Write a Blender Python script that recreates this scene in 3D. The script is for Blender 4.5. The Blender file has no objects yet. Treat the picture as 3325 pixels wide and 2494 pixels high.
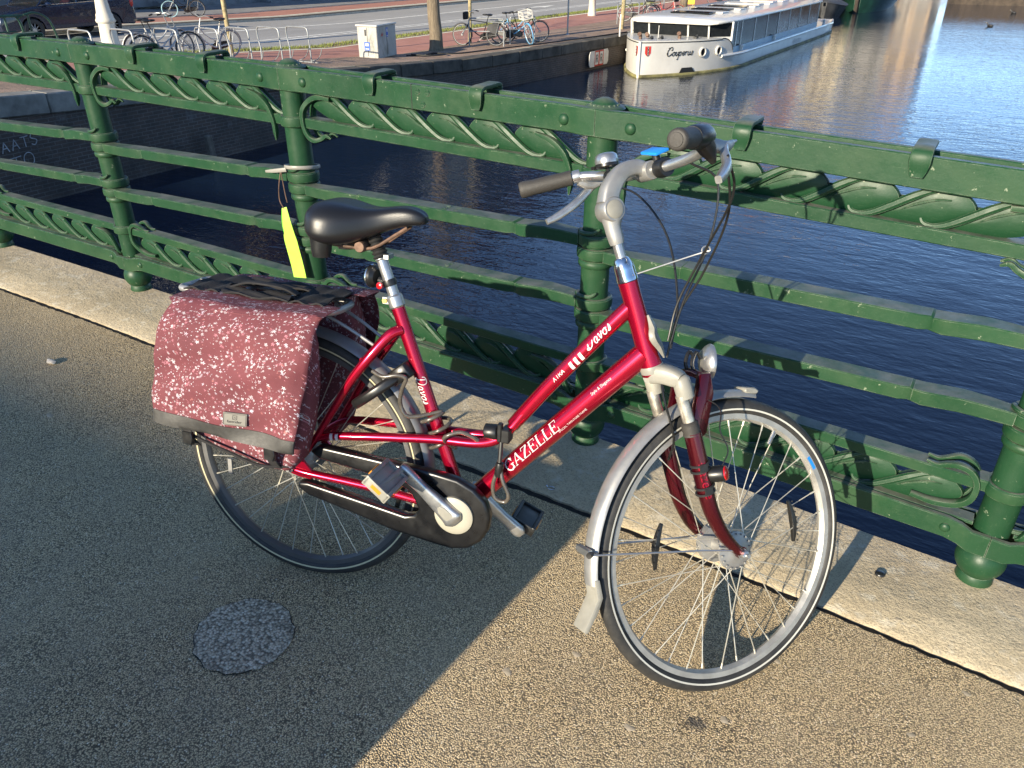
import bpy, bmesh, math, random
from mathutils import Vector, Matrix, Quaternion
random.seed(7)
R = math.radians
sc = bpy.context.scene
C = sc.collection

# ------------------------------------------------------------------ camera
cam = bpy.data.cameras.new('camera')
cam.sensor_width = 36.0
cam.lens = 36.0 * 2509.35 / 3325.0
cam.clip_start = 0.02
cam.clip_end = 2000.0
camo = bpy.data.objects.new('camera', cam)
C.objects.link(camo)
camo.matrix_world = (Matrix.Translation((0.99724, -2.13676, 1.55368)) @ Matrix.Rotation(R(31.5), 4, 'Z')
                     @ Matrix.Rotation(R(90 - 29.4387), 4, 'X') @ Matrix.Rotation(0.00279, 4, 'Z'))
sc.camera = camo

# ------------------------------------------------------------------ sky and sun
SUN_AZ, SUN_EL = 82.0, 17.5          # direction the shadows fall (degrees from +X) and height of the sun
world = bpy.data.worlds.new('World')
sc.world = world
world.use_nodes = True
wn = world.node_tree
wn.nodes.clear()
w_out = wn.nodes.new('ShaderNodeOutputWorld')
w_bg = wn.nodes.new('ShaderNodeBackground')
w_sky = wn.nodes.new('ShaderNodeTexSky')
w_sky.sky_type = 'NISHITA'
w_sky.sun_disc = False
w_sky.sun_elevation = R(SUN_EL)
w_sky.sun_rotation = R(90 - (SUN_AZ + 180))
w_sky.altitude = 1200.0
w_sky.air_density = 0.75
w_sky.dust_density = 0.0
w_sky.ozone_density = 2.5
w_bg.inputs['Strength'].default_value = 0.15
wn.links.new(w_sky.outputs[0], w_bg.inputs[0])
wn.links.new(w_bg.outputs[0], w_out.inputs[0])
sun = bpy.data.lights.new('sun', 'SUN')
sun.energy = 5.0
sun.angle = R(0.53)
sun.color = (1.0, 0.88, 0.68)
suno = bpy.data.objects.new('sun', sun)
C.objects.link(suno)
sd = Vector((math.cos(R(SUN_AZ)) * math.cos(R(SUN_EL)), math.sin(R(SUN_AZ)) * math.cos(R(SUN_EL)), -math.sin(R(SUN_EL))))
suno.rotation_euler = sd.to_track_quat('-Z', 'Y').to_euler()
suno.location = (-4, -30, 12)
vs = sc.view_settings
vs.view_transform = 'Standard'
vs.look = 'None'
vs.gamma = 1.0
vs.use_curve_mapping = False
vs.exposure = 1.12
sc.render.resolution_x, sc.render.resolution_y = 1024, 768

# ------------------------------------------------------------------ mesh helpers
WM = {}                                            # object -> world matrix kept by hand

def catmull(pts, n=6, closed=False):
    P = [Vector(p) for p in pts]
    if len(P) < 3: return P
    out = []
    m = len(P)
    segs = m if closed else m - 1
    for i in range(segs):
        p0 = P[(i - 1) % m] if closed or i > 0 else P[0] * 2 - P[1]
        p1 = P[i]; p2 = P[(i + 1) % m]
        p3 = P[(i + 2) % m] if closed or i + 2 < m else P[-1] * 2 - P[-2]
        for k in range(n):
            t = k / n
            out.append(0.5 * ((2 * p1) + (p2 - p0) * t + (2 * p0 - 5 * p1 + 4 * p2 - p3) * t * t + (3 * p1 - p0 - 3 * p2 + p3) * t ** 3))
    if not closed: out.append(P[-1].copy())
    return out

def lerp_list(vals, n):
    if not isinstance(vals, (list, tuple)): return [vals] * n
    out = []
    for i in range(n):
        t = i / max(1, n - 1) * (len(vals) - 1)
        k = min(int(t), len(vals) - 2)
        out.append(vals[k] + (vals[k + 1] - vals[k]) * (t - k))
    return out

class MB:
    def __init__(self):
        self.v = []; self.f = []
    def add(self, vs_, fs_):
        o = len(self.v)
        self.v += [Vector(p) for p in vs_]
        self.f += [tuple(i + o for i in f) for f in fs_]
        return self
    def box(self, c, s, M=None, taper=1.0):
        x, y, z = s[0] / 2, s[1] / 2, s[2] / 2
        t = taper
        vv = [Vector(p) for p in ((-x, -y, -z), (x, -y, -z), (x, y, -z), (-x, y, -z), (-x * t, -y * t, z), (x * t, -y * t, z), (x * t, y * t, z), (-x * t, y * t, z))]
        if M is not None: vv = [M @ p for p in vv]
        vv = [p + Vector(c) for p in vv]
        return self.add(vv, [(0, 3, 2, 1), (4, 5, 6, 7), (0, 1, 5, 4), (1, 2, 6, 5), (2, 3, 7, 6), (3, 0, 4, 7)])
    def tube(self, pts, r, n=10, cap=True, closed=False, sm=0, flat=None, up=None):
        """round tube; flat=(a,b) makes an oblong ribbon a along 'up' side and b across"""
        P = catmull(pts, sm, closed) if sm else [Vector(p) for p in pts]
        m = len(P)
        rr = lerp_list(r, m)
        T = []
        for i in range(m):
            a = P[(i - 1) % m] if closed or i > 0 else P[0]
            b = P[(i + 1) % m] if closed or i < m - 1 else P[-1]
            d = (b - a)
            T.append(d.normalized() if d.length > 1e-9 else Vector((0, 0, 1)))
        u = Vector(up) if up is not None else (Vector((0, 0, 1)) if abs(T[0].z) < 0.9 else Vector((1, 0, 0)))
        u = (u - T[0] * u.dot(T[0])).normalized()
        rings = []
        for i in range(m):
            if i:
                if up is not None: u2 = Vector(up)
                else: u2 = u
                u2 = u2 - T[i] * u2.dot(T[i])
                u = u2.normalized() if u2.length > 1e-6 else u
            w = T[i].cross(u)
            ring = []
            for k in range(n):
                a = 2 * math.pi * k / n
                if flat:
                    ca, sa = math.cos(a), math.sin(a)
                    e = 0.5
                    ring.append(P[i] + u * (math.copysign(abs(ca) ** e, ca) * flat[0] * rr[i]) + w * (math.copysign(abs(sa) ** e, sa) * flat[1] * rr[i]))
                else:
                    ring.append(P[i] + (u * math.cos(a) + w * math.sin(a)) * rr[i])
            rings.append(ring)
        vv = [p for rg in rings for p in rg]
        ff = []
        for i in range(m if closed else m - 1):
            j = (i + 1) % m
            for k in range(n):
                l = (k + 1) % n
                ff.append((i * n + k, i * n + l, j * n + l, j * n + k))
        if cap and not closed:
            ff.append(tuple(range(n - 1, -1, -1)))
            ff.append(tuple((m - 1) * n + k for k in range(n)))
        return self.add(vv, ff)
    def lathe(self, prof, o=(0, 0, 0), d=(0, 0, 1), n=24, a0=0, a1=360, cap=True):
        o = Vector(o); d = Vector(d).normalized()
        u = Vector((1, 0, 0)) if abs(d.x) < 0.9 else Vector((0, 1, 0))
        u = (u - d * u.dot(d)).normalized(); w = d.cross(u)
        full = abs(a1 - a0 - 360) < 1e-6
        na = n if full else n + 1
        vv = []
        for (r, z) in prof:
            for k in range(na):
                a = R(a0 + (a1 - a0) * k / n)
                vv.append(o + d * z + (u * math.cos(a) + w * math.sin(a)) * r)
        ff = []
        for i in range(len(prof) - 1):
            for k in range(n):
                l = (k + 1) % na
                ff.append((i * na + k, i * na + l, (i + 1) * na + l, (i + 1) * na + k))
        if cap and full:
            if prof[0][0] > 1e-6: ff.append(tuple(range(na - 1, -1, -1)))
            if prof[-1][0] > 1e-6: ff.append(tuple((len(prof) - 1) * na + k for k in range(na)))
        return self.add(vv, ff)
    def sphere(self, c, r, n=16, sc_=(1, 1, 1), M=None):
        vv = []; ff = []
        h = n // 2
        for i in range(h + 1):
            t = math.pi * i / h
            for k in range(n):
                a = 2 * math.pi * k / n
                p = Vector((math.sin(t) * math.cos(a) * r * sc_[0], math.sin(t) * math.sin(a) * r * sc_[1], math.cos(t) * r * sc_[2]))
                if M is not None: p = M @ p
                vv.append(p + Vector(c))
        for i in range(h):
            for k in range(n):
                l = (k + 1) % n
                ff.append((i * n + k, (i + 1) * n + k, (i + 1) * n + l, i * n + l))
        return self.add(vv, ff)
    def prism(self, outline, a, b, fn):
        """outline 2D points; fn(u,v,w) -> 3D; extruded from w=a to w=b"""
        m = len(outline)
        vv = [fn(u, v, a) for u, v in outline] + [fn(u, v, b) for u, v in outline]
        ff = [tuple(range(m - 1, -1, -1)), tuple(range(m, 2 * m))]
        for i in range(m):
            j = (i + 1) % m
            ff.append((i, j, m + j, m + i))
        return self.add(vv, ff)
    def grid(self, fn, nu, nv, thick=0.0, nrm=None):
        """fn(s,t)->Vector s,t in 0..1 ; optional thickness along -normal"""
        vv = [Vector(fn(i / nu, j / nv)) for j in range(nv + 1) for i in range(nu + 1)]
        ff = []
        for j in range(nv):
            for i in range(nu):
                a = j * (nu + 1) + i
                ff.append((a, a + 1, a + nu + 2, a + nu + 1))
        if thick:
            m = len(vv)
            nn = Vector(nrm) * thick
            vv += [p - nn for p in vv]
            ff2 = [tuple(reversed([i + m for i in f])) for f in ff]
            rim = [i for i in range(nu + 1)] + [(j + 1) * (nu + 1) - 1 for j in range(1, nv + 1)] + [nv * (nu + 1) + i for i in range(nu - 1, -1, -1)] + [j * (nu + 1) for j in range(nv - 1, 0, -1)]
            for k in range(len(rim)):
                a, b = rim[k], rim[(k + 1) % len(rim)]
                ff2.append((b, a, a + m, b + m))
            ff += ff2
        return self.add(vv, ff)
    def xf(self, M):
        self.v = [M @ p for p in self.v]; return self
    def mesh(self, name, smooth=35, bevel=0, segs=1, fix=True):
        me = bpy.data.meshes.new(name)
        bm = bmesh.new()
        vs_ = [bm.verts.new(p) for p in self.v]
        for f in self.f:
            try: bm.faces.new([vs_[i] for i in f])
            except ValueError: pass
        if fix:
            bmesh.ops.remove_doubles(bm, verts=bm.verts, dist=1e-6)
            bmesh.ops.recalc_face_normals(bm, faces=bm.faces)
        if bevel:
            es = [e for e in bm.edges if len(e.link_faces) == 2 and e.calc_face_angle(0) > R(35)]
            bmesh.ops.bevel(bm, geom=es, offset=bevel, segments=segs, profile=0.6, affect='EDGES', clamp_overlap=True)
        bm.to_mesh(me); bm.free()
        if smooth:
            for p in me.polygons: p.use_smooth = True
            me.set_sharp_from_angle(angle=R(smooth))
        return me

def link(name, data, mat=None, parent=None, M=None):
    """M = matrix in the parent's space (or world when there is no parent)"""
    o = bpy.data.objects.new(name, data)
    C.objects.link(o)
    if mat is not None and data is not None and len(data.materials) == 0: data.materials.append(mat)
    M = M or Matrix.Identity(4)
    if parent is not None:
        o.parent = parent
        o.matrix_local = M
        WM[o] = WM.get(parent, Matrix.Identity(4)) @ M
    else:
        o.matrix_world = M
        WM[o] = M
    return o

def part(mb, name, mat, parent=None, M=None, **kw):
    return link(name, mb.mesh(name, **kw), mat, parent, M)

def tag(o, label=None, cat=None, group=None, kind=None):
    if label: o['label'] = label
    if cat: o['category'] = cat
    if group: o['group'] = group
    if kind: o['kind'] = kind
    return o

def thing(name, label, cat, M=None, group=None):
    o = link(name, None, M=M)
    o.empty_display_size = 0.1
    return tag(o, label, cat, group)

def struct(mb, name, mat, parent=None, **kw):
    o = part(mb, name, mat, parent, **kw)
    if parent is None: o['kind'] = 'structure'
    return o

def T(x, y, z): return Matrix.Translation((x, y, z))
def RZ(d): return Matrix.Rotation(R(d), 4, 'Z')

def copy_tree(o, parent=None, M=None):
    c = o.copy(); C.objects.link(c)
    c.parent = parent
    c.matrix_parent_inverse = Matrix.Identity(4)
    if M is not None:
        if parent: c.matrix_local = M
        else: c.matrix_world = M
    for ch in list(o.children): copy_tree(ch, c)
    return c

# ------------------------------------------------------------------ materials
class NT:
    def __init__(self, name):
        self.m = bpy.data.materials.new(name)
        self.m.use_nodes = True
        self.t = self.m.node_tree
        self.b = self.t.nodes['Principled BSDF']
        self.co = None
    def n(self, typ, **kw):
        nd = self.t.nodes.new('ShaderNode' + typ)
        for k, v in kw.items():
            if k.startswith('i_'):
                key = k[2:]
                key = int(key) if key.isdigit() else key.replace('_', ' ')
                self.set(nd.inputs[key], v)
            else: setattr(nd, k, v)
        return nd
    def set(self, sock, v):
        if isinstance(v, bpy.types.NodeSocket): self.t.links.new(v, sock)
        elif isinstance(v, bpy.types.Node): self.t.links.new(v.outputs[0], sock)
        else: sock.default_value = v
    def coord(self, scale=(1, 1, 1), kind='Object', rot=(0, 0, 0), loc=(0, 0, 0)):
        if self.co is None: self.co = self.n('TexCoord')
        mp = self.n('Mapping')
        self.set(mp.inputs[0], self.co.outputs[kind])
        mp.inputs['Scale'].default_value = scale
        mp.inputs['Rotation'].default_value = rot
        mp.inputs['Location'].default_value = loc
        return mp.outputs[0]
    def noise(self, scale, detail=4, rough=0.55, vec=None, dist=0):
        nd = self.n('TexNoise')
        nd.inputs['Scale'].default_value = scale
        nd.inputs['Detail'].default_value = detail
        nd.inputs['Roughness'].default_value = rough
        nd.inputs['Distortion'].default_value = dist
        self.set(nd.inputs['Vector'], vec if vec is not None else self.coord())
        return nd.outputs[0]
    def vor(self, scale, vec=None, feature='F1', dim='3D', rand=1.0):
        nd = self.n('TexVoronoi', feature=feature, voronoi_dimensions=dim)
        nd.inputs['Scale'].default_value = scale
        nd.inputs['Randomness'].default_value = rand
        self.set(nd.inputs['Vector'], vec if vec is not None else self.coord())
        return nd
    def ramp(self, fac, stops, interp='LINEAR'):
        nd = self.n('ValToRGB')
        cr = nd.color_ramp
        cr.interpolation = interp
        while len(cr.elements) > len(stops): cr.elements.remove(cr.elements[-1])
        while len(cr.elements) < len(stops): cr.elements.new(0.5)
        for e, (p, c) in zip(cr.elements, stops):
            e.position = p
            e.color = c if len(c) == 4 else (*c, 1)
        self.set(nd.inputs[0], fac)
        return nd.outputs[0]
    def mix(self, fac, a, b, mode='MIX'):
        nd = self.n('Mix', data_type='RGBA', blend_type=mode)
        self.set(nd.inputs[0], fac)
        self.set(nd.inputs[6], a if not isinstance(a, tuple) or len(a) == 4 else (*a, 1))
        self.set(nd.inputs[7], b if not isinstance(b, tuple) or len(b) == 4 else (*b, 1))
        return nd.outputs[2]
    def math(self, op, a, b=0.0, c=None):
        nd = self.n('Math', operation=op)
        self.set(nd.inputs[0], a); self.set(nd.inputs[1], b)
        if c is not None: self.set(nd.inputs[2], c)
        return nd.outputs[0]
    def bump(self, h, strength=0.5, dist=0.01, normal=None):
        nd = self.n('Bump')
        nd.inputs['Strength'].default_value = strength
        nd.inputs['Distance'].default_value = dist
        self.set(nd.inputs['Height'], h)
        if normal is not None: self.set(nd.inputs['Normal'], normal)
        self.set(self.b.inputs['Normal'], nd.outputs[0])
        return nd.outputs[0]
    def out(self, base=None, rough=None, metal=None, **kw):
        if base is not None: self.set(self.b.inputs['Base Color'], (*base, 1) if isinstance(base, tuple) and len(base) == 3 else base)
        if rough is not None: self.set(self.b.inputs['Roughness'], rough)
        if metal is not None: self.set(self.b.inputs['Metallic'], metal)
        for k, v in kw.items(): self.set(self.b.inputs[k.replace('_', ' ')], v)
        return self.m

def plain(name, col, rough=0.5, metal=0.0, var=0.12, scale=8.0, bump=0.0, bscale=60, **kw):
    """plain colour with a slight uneven tone, dirt and roughness"""
    m = NT(name)
    n = m.noise(scale, 5, 0.6)
    lo = tuple(max(0, c * (1 - var * 1.6)) for c in col)
    hi = tuple(min(1, c * (1 + var)) for c in col)
    base = m.ramp(n, [(0.3, lo), (0.7, hi)])
    n2 = m.noise(scale * 3.1, 3, 0.6)
    rg = m.ramp(n2, [(0.3, (max(0.02, rough - 0.06),) * 3), (0.75, (min(1, rough + 0.1),) * 3)])
    if bump: m.bump(m.noise(bscale, 4, 0.6), bump, 0.002)
    return m.out(base, rg, metal, **kw)

MAT = {}
# painted green iron, scratched and chipped
m = NT('green_paint')
n1 = m.noise(5, 6, 0.6)
base = m.ramp(n1, [(0.3, (0.0070, 0.036, 0.0145)), (0.7, (0.0110, 0.049, 0.0195))])
sc1 = m.noise(16, 6, 0.75, m.coord((3, 3, 30), rot=(0.4, 0.8, 0.3)), 1.2)
sc2 = m.noise(22, 6, 0.75, m.coord((22, 3, 3), rot=(0.2, 0.5, 0.9)), 1.0)
worn = m.noise(3.5, 5, 0.65)
chip = m.noise(38, 5, 0.7)
sfac = m.math('MAXIMUM', m.ramp(sc1, [(0.60, (0, 0, 0)), (0.66, (1, 1, 1))]), m.ramp(sc2, [(0.60, (0, 0, 0)), (0.66, (1, 1, 1))]))
sfac = m.math('MULTIPLY', sfac, 0.45)
base = m.mix(sfac, base, (0.075, 0.115, 0.065))
base = m.mix(m.ramp(worn, [(0.50, (0, 0, 0)), (0.68, (0.45, 0.45, 0.45))]), base, (0.032, 0.066, 0.027))
base = m.mix(m.ramp(chip, [(0.655, (0, 0, 0)), (0.685, (0.8, 0.8, 0.8))]), base, (0.20, 0.23, 0.16))
# dust lies on upward faces
geo = m.n('NewGeometry')
sep = m.n('SeparateXYZ'); m.set(sep.inputs[0], geo.outputs['Normal'])
dust = m.math('MULTIPLY', m.ramp(sep.outputs[2], [(0.75, (0, 0, 0)), (0.98, (1, 1, 1))]), m.ramp(m.noise(9, 6, 0.7), [(0.35, (0.1, 0.1, 0.1)), (0.7, (0.75, 0.75, 0.75))]))
base = m.mix(dust, base, (0.18, 0.172, 0.148))
bv = m.n('Bevel', samples=3); bv.inputs['Radius'].default_value = 0.0035
dp = m.n('VectorMath', operation='DOT_PRODUCT'); m.set(dp.inputs[0], bv.outputs[0]); m.set(dp.inputs[1], geo.outputs['Normal'])
edge = m.ramp(dp.outputs['Value'], [(0.80, (1, 1, 1)), (0.985, (0, 0, 0))])
edge = m.math('MULTIPLY', edge, m.ramp(m.noise(17, 6, 0.75), [(0.42, (0, 0, 0)), (0.58, (0.85, 0.85, 0.85))]))
base = m.mix(edge, base, (0.22, 0.25, 0.19))
rg = m.ramp(m.noise(14, 4, 0.6), [(0.3, (0.36, 0.36, 0.36)), (0.75, (0.58, 0.58, 0.58))])
m.bump(m.noise(30, 4, 0.55), 0.22, 0.004)
MAT['green'] = m.out(base, rg, 0, Specular_IOR_Level=0.3, Coat_Weight=0.0)

# asphalt pavement with brown stone chips
m = NT('pavement_asphalt')
big = m.noise(0.9, 5, 0.6)
mid = m.noise(7, 5, 0.6)
v1 = m.vor(260)
v2 = m.vor(420)
col1 = m.ramp(v1.outputs['Color'], [(0.0, (0.27, 0.195, 0.104)), (0.45, (0.64, 0.475, 0.252)), (0.8, (0.82, 0.62, 0.350)), (0.97, (0.96, 0.86, 0.64))])
gap = m.ramp(v1.outputs['Distance'], [(0.33, (1, 1, 1)), (0.66, (0.15, 0.145, 0.14))])
base = m.mix(1.0, col1, gap, 'MULTIPLY')
base = m.mix(m.ramp(mid, [(0.35, (0, 0, 0)), (0.7, (0.32, 0.32, 0.32))]), base, (0.28, 0.225, 0.150))
base = m.mix(m.ramp(big, [(0.42, (0, 0, 0)), (0.68, (0.28, 0.28, 0.28))]), base, (0.64, 0.50, 0.30))
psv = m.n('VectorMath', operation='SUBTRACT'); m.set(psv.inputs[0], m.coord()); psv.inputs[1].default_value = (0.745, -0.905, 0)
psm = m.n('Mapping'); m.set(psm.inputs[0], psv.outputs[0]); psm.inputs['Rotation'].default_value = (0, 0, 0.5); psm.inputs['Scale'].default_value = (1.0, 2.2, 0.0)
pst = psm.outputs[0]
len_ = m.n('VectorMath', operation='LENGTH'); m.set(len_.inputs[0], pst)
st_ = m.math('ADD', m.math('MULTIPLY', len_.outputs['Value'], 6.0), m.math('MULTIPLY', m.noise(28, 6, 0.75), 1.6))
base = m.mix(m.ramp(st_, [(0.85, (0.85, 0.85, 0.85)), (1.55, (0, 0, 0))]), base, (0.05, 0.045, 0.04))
h = m.math('SUBTRACT', 1.0, v1.outputs['Distance'])
h = m.math('ADD', h, m.math('MULTIPLY', m.noise(60, 4, 0.6), 1.0))
m.bump(h, 0.85, 0.0035)
MAT['asphalt'] = m.out(base, 0.8, 0)
# coarser round repair in the pavement
m = NT('patch_asphalt')
v1 = m.vor(150)
col1 = m.ramp(v1.outputs['Color'], [(0.0, (0.22, 0.175, 0.12)), (0.5, (0.52, 0.425, 0.295)), (1.0, (0.80, 0.69, 0.52))])
base = m.mix(1.0, col1, m.ramp(v1.outputs['Distance'], [(0.38, (1, 1, 1)), (0.75, (0.30, 0.30, 0.30))]), 'MULTIPLY')
m.bump(m.math('ADD', m.math('SUBTRACT', 1.0, v1.outputs['Distance']), m.math('MULTIPLY', m.noise(45, 5, 0.7), 1.5)), 0.9, 0.006)
MAT['patch'] = m.out(base, 0.8)
# concrete edge
m = NT('edge_concrete')
n = m.noise(2.2, 6, 0.65); v1 = m.vor(140); n3 = m.noise(110, 4, 0.75)
base = m.ramp(n, [(0.3, (0.34, 0.275, 0.175)), (0.55, (0.47, 0.385, 0.25)), (0.75, (0.56, 0.47, 0.32))])
base = m.mix(m.ramp(v1.outputs['Distance'], [(0.12, (0.75, 0.75, 0.75)), (0.34, (0, 0, 0))]), base, (0.17, 0.13, 0.085))
base = m.mix(m.ramp(n3, [(0.50, (0, 0, 0)), (0.62, (0.6, 0.6, 0.6))]), base, (0.24, 0.205, 0.145))
base = m.mix(m.ramp(m.noise(14, 5, 0.7), [(0.54, (0, 0, 0)), (0.66, (0.5, 0.5, 0.5))]), base, (0.62, 0.57, 0.45))
m.bump(m.math('ADD', n3, m.math('MULTIPLY', m.noise(25, 4, 0.6), 1.2)), 0.8, 0.006)
MAT['concrete'] = m.out(base, 0.85)
m = NT('tar_joint')
m.bump(m.noise(70, 5, 0.7), 0.9, 0.01)
MAT['tar'] = m.out(m.ramp(m.noise(60, 5, 0.7), [(0.4, (0.008, 0.008, 0.008)), (0.75, (0.04, 0.036, 0.03))]), 0.7)

# canal water
m = NT('canal_water')
wv1 = m.noise(1.0, 3, 0.5, m.coord((0.55, 1.25, 1), rot=(0, 0, 0.15)), 0.4)
wv2 = m.noise(1.0, 3, 0.55, m.coord((2.6, 5.2, 1), rot=(0, 0, -0.25)), 0.3)
wv3 = m.noise(1.0, 2, 0.5, m.coord((9, 17, 1), rot=(0, 0, 0.35)))
calm = m.ramp(m.noise(0.09, 3, 0.5), [(0.35, (0.55, 0.55, 0.55)), (0.65, (1.15, 1.15, 1.15))])
h = m.math('ADD', m.math('MULTIPLY', wv1, 0.016), m.math('ADD', m.math('MULTIPLY', wv2, 0.0140), m.math('MULTIPLY', wv3, 0.0042)))
h = m.math('MULTIPLY', h, calm)
m.bump(h, 1.0, 1.0)
MAT['water'] = m.out((0.005, 0.012, 0.028), 0.03, 0, IOR=1.333)

MAT['black_rubber'] = plain('black_rubber', (0.016, 0.016, 0.016), 0.55, bump=0.3, bscale=300)
MAT['black_plastic'] = plain('black_plastic', (0.010, 0.010, 0.010), 0.34, scale=20)
MAT['black_gloss'] = plain('black_gloss_paint', (0.005, 0.005, 0.0055), 0.30, scale=10, Coat_Weight=0.1, Coat_Roughness=0.2)
m = NT('saddle_vinyl')
m.bump(m.math('ADD', m.vor(600).outputs['Distance'], m.noise(30, 3)), 0.12, 0.002)
MAT['saddle'] = m.out((0.008, 0.008, 0.009), 0.36, 0)
MAT['silver'] = plain('brushed_silver', (0.46, 0.46, 0.45), 0.32, 0.85, scale=25, var=0.1)
MAT['alu'] = plain('grey_aluminium', (0.33, 0.325, 0.31), 0.44, 0.6, scale=14, var=0.14, bump=0.05, bscale=120)
MAT['chrome'] = plain('chrome', (0.75, 0.75, 0.75), 0.12, 1.0, var=0.05)
MAT['fork_tube'] = plain('corroded_chrome', (0.55, 0.50, 0.42), 0.38, 0.8, scale=30, var=0.35)
MAT['rim'] = plain('rim_aluminium', (0.42, 0.41, 0.38), 0.42, 0.6, scale=22, var=0.14)
MAT['spoke'] = plain('spoke_steel', (0.58, 0.55, 0.46), 0.38, 0.6, var=0.1)
MAT['stripe'] = plain('reflective_stripe', (0.50, 0.49, 0.43), 0.45, 0, var=0.08)
MAT['stripe_y'] = plain('reflective_stripe_yellowed', (0.50, 0.45, 0.28), 0.45, 0, var=0.08)
# metallic red
def metal_red(name, col):
    m = NT(name)
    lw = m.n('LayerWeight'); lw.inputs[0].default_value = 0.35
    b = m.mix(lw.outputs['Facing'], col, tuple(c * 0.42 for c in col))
    d = m.noise(18, 6, 0.7)
    b = m.mix(m.ramp(d, [(0.58, (0, 0, 0)), (0.8, (0.12, 0.12, 0.12))]), b, (0.16, 0.07, 0.06))
    ch = m.noise(70, 4, 0.7)
    b = m.mix(m.ramp(ch, [(0.74, (0, 0, 0)), (0.77, (0.6, 0.6, 0.6))]), b, (0.45, 0.36, 0.33))
    return m.out(b, 0.26, 0.75, Coat_Weight=0.6, Coat_Roughness=0.08)
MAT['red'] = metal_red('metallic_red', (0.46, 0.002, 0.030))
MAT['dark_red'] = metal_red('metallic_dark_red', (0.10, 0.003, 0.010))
MAT['white_print'] = plain('white_print', (0.52, 0.50, 0.49), 0.4, var=0.05)
MAT['faded_print'] = plain('faded_print', (0.62, 0.50, 0.48), 0.4, var=0.25, scale=120)
MAT['white'] = plain('white_paint', (0.46, 0.45, 0.41), 0.4, var=0.06, scale=3)
MAT['cream'] = plain('cream_paint', (0.32, 0.30, 0.235), 0.5, var=0.1, scale=4)
MAT['red_lens'] = plain('red_lens', (0.42, 0.006, 0.008), 0.15, Coat_Weight=0.6)
MAT['orange_lens'] = plain('orange_reflector', (0.55, 0.22, 0.02), 0.25, Coat_Weight=0.5)
MAT['blue_plastic'] = plain('blue_plastic', (0.01, 0.20, 0.62), 0.4)
MAT['grip'] = plain('grip_rubber', (0.034, 0.031, 0.027), 0.62, bump=0.35, bscale=260)
MAT['rust'] = plain('rusty_steel', (0.13, 0.075, 0.05), 0.6, 0.3, var=0.4, scale=40)
MAT['brass'] = plain('brass', (0.6, 0.42, 0.12), 0.35, 0.9)
MAT['grey_plastic'] = plain('grey_plastic', (0.24, 0.23, 0.195), 0.42, var=0.12, scale=20)
MAT['lock_cable'] = plain('smoked_cable', (0.075, 0.065, 0.052), 0.25, var=0.2, scale=60, Coat_Weight=0.5)
# floral bag cloth
m = NT('floral_cloth')
sxy = m.n('SeparateXYZ'); m.set(sxy.inputs[0], m.coord())
cxz = m.n('CombineXYZ'); m.set(cxz.inputs[0], m.math('MULTIPLY_ADD', m.math('ABSOLUTE', sxy.outputs[1]), 0.8, sxy.outputs[0])); m.set(cxz.inputs[2], m.math('SUBTRACT', sxy.outputs[2], m.math('ABSOLUTE', sxy.outputs[1])))
def bagco(off):
    va = m.n('VectorMath', operation='ADD'); m.set(va.inputs[0], cxz.outputs[0]); va.inputs[1].default_value = off
    return va.outputs[0]
cloth = m.ramp(m.noise(6, 5, 0.65), [(0.3, (0.095, 0.020, 0.027)), (0.7, (0.140, 0.032, 0.040))])
weave = m.noise(900, 2, 0.5)
col = m.mix(m.ramp(weave, [(0.4, (0, 0, 0)), (0.7, (0.25, 0.25, 0.25))]), cloth, (0.20, 0.055, 0.062))
for (scl, R0, petals, seed, thr) in ((76.0, 0.44, 5, 0.0, 0.46), (96.0, 0.42, 5, 7.3, 0.49), (140.0, 0.36, 1, 3.7, 0.45)):
    cs = bagco((seed, 0, seed * 0.7))
    v = m.vor(scl, cs, rand=1.0)
    v.inputs['Randomness'].default_value = 0.85
    sp = m.n('VectorMath', operation='SCALE'); m.set(sp.inputs[0], cs); sp.inputs['Scale'].default_value = scl
    ps = m.n('VectorMath', operation='SCALE'); m.set(ps.inputs[0], v.outputs['Position']); ps.inputs['Scale'].default_value = scl
    df = m.n('VectorMath', operation='SUBTRACT'); m.set(df.inputs[0], sp.outputs[0]); m.set(df.inputs[1], ps.outputs[0])
    sx = m.n('SeparateXYZ'); m.set(sx.inputs[0], df.outputs[0])
    ln = m.n('VectorMath', operation='LENGTH'); m.set(ln.inputs[0], df.outputs[0])
    sc_c = m.n('SeparateColor'); m.set(sc_c.inputs[0], v.outputs['Color'])
    ang = m.math('ARCTAN2', sx.outputs[2], sx.outputs[0])
    ang = m.math('ADD', ang, m.math('MULTIPLY', sc_c.outputs[0], 6.28))
    pet = m.math('COSINE', m.math('MULTIPLY', ang, float(petals)))
    rad = m.math('MULTIPLY', m.math('MULTIPLY_ADD', pet, 0.30, 0.62), R0)
    msk = m.math('LESS_THAN', ln.outputs['Value'], rad)
    ctr = m.math('GREATER_THAN', ln.outputs['Value'], 0.06)
    clus = m.noise(17.0, 3, 0.6, bagco((seed + 2, 0, 1)))
    keep = m.math('GREATER_THAN', m.math('ADD', clus, m.math('MULTIPLY', sc_c.outputs[1], 0.16)), thr + 0.08)
    msk = m.math('MULTIPLY', m.math('MULTIPLY', msk, ctr), keep)
    fc_ = m.ramp(sc_c.outputs[2], [(0.0, (0.46, 0.43, 0.45)), (0.50, (0.42, 0.35, 0.40)), (0.60, (0.36, 0.14, 0.17)), (0.85, (0.36, 0.13, 0.12)), (0.9, (0.44, 0.40, 0.46))], 'CONSTANT')
    col = m.mix(msk, col, fc_)
m.bump(m.math('ADD', m.math('MULTIPLY', m.noise(14, 4, 0.55), 6.0), weave), 0.35, 0.002)
MAT['floral'] = m.out(col, 0.82, 0)
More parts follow.
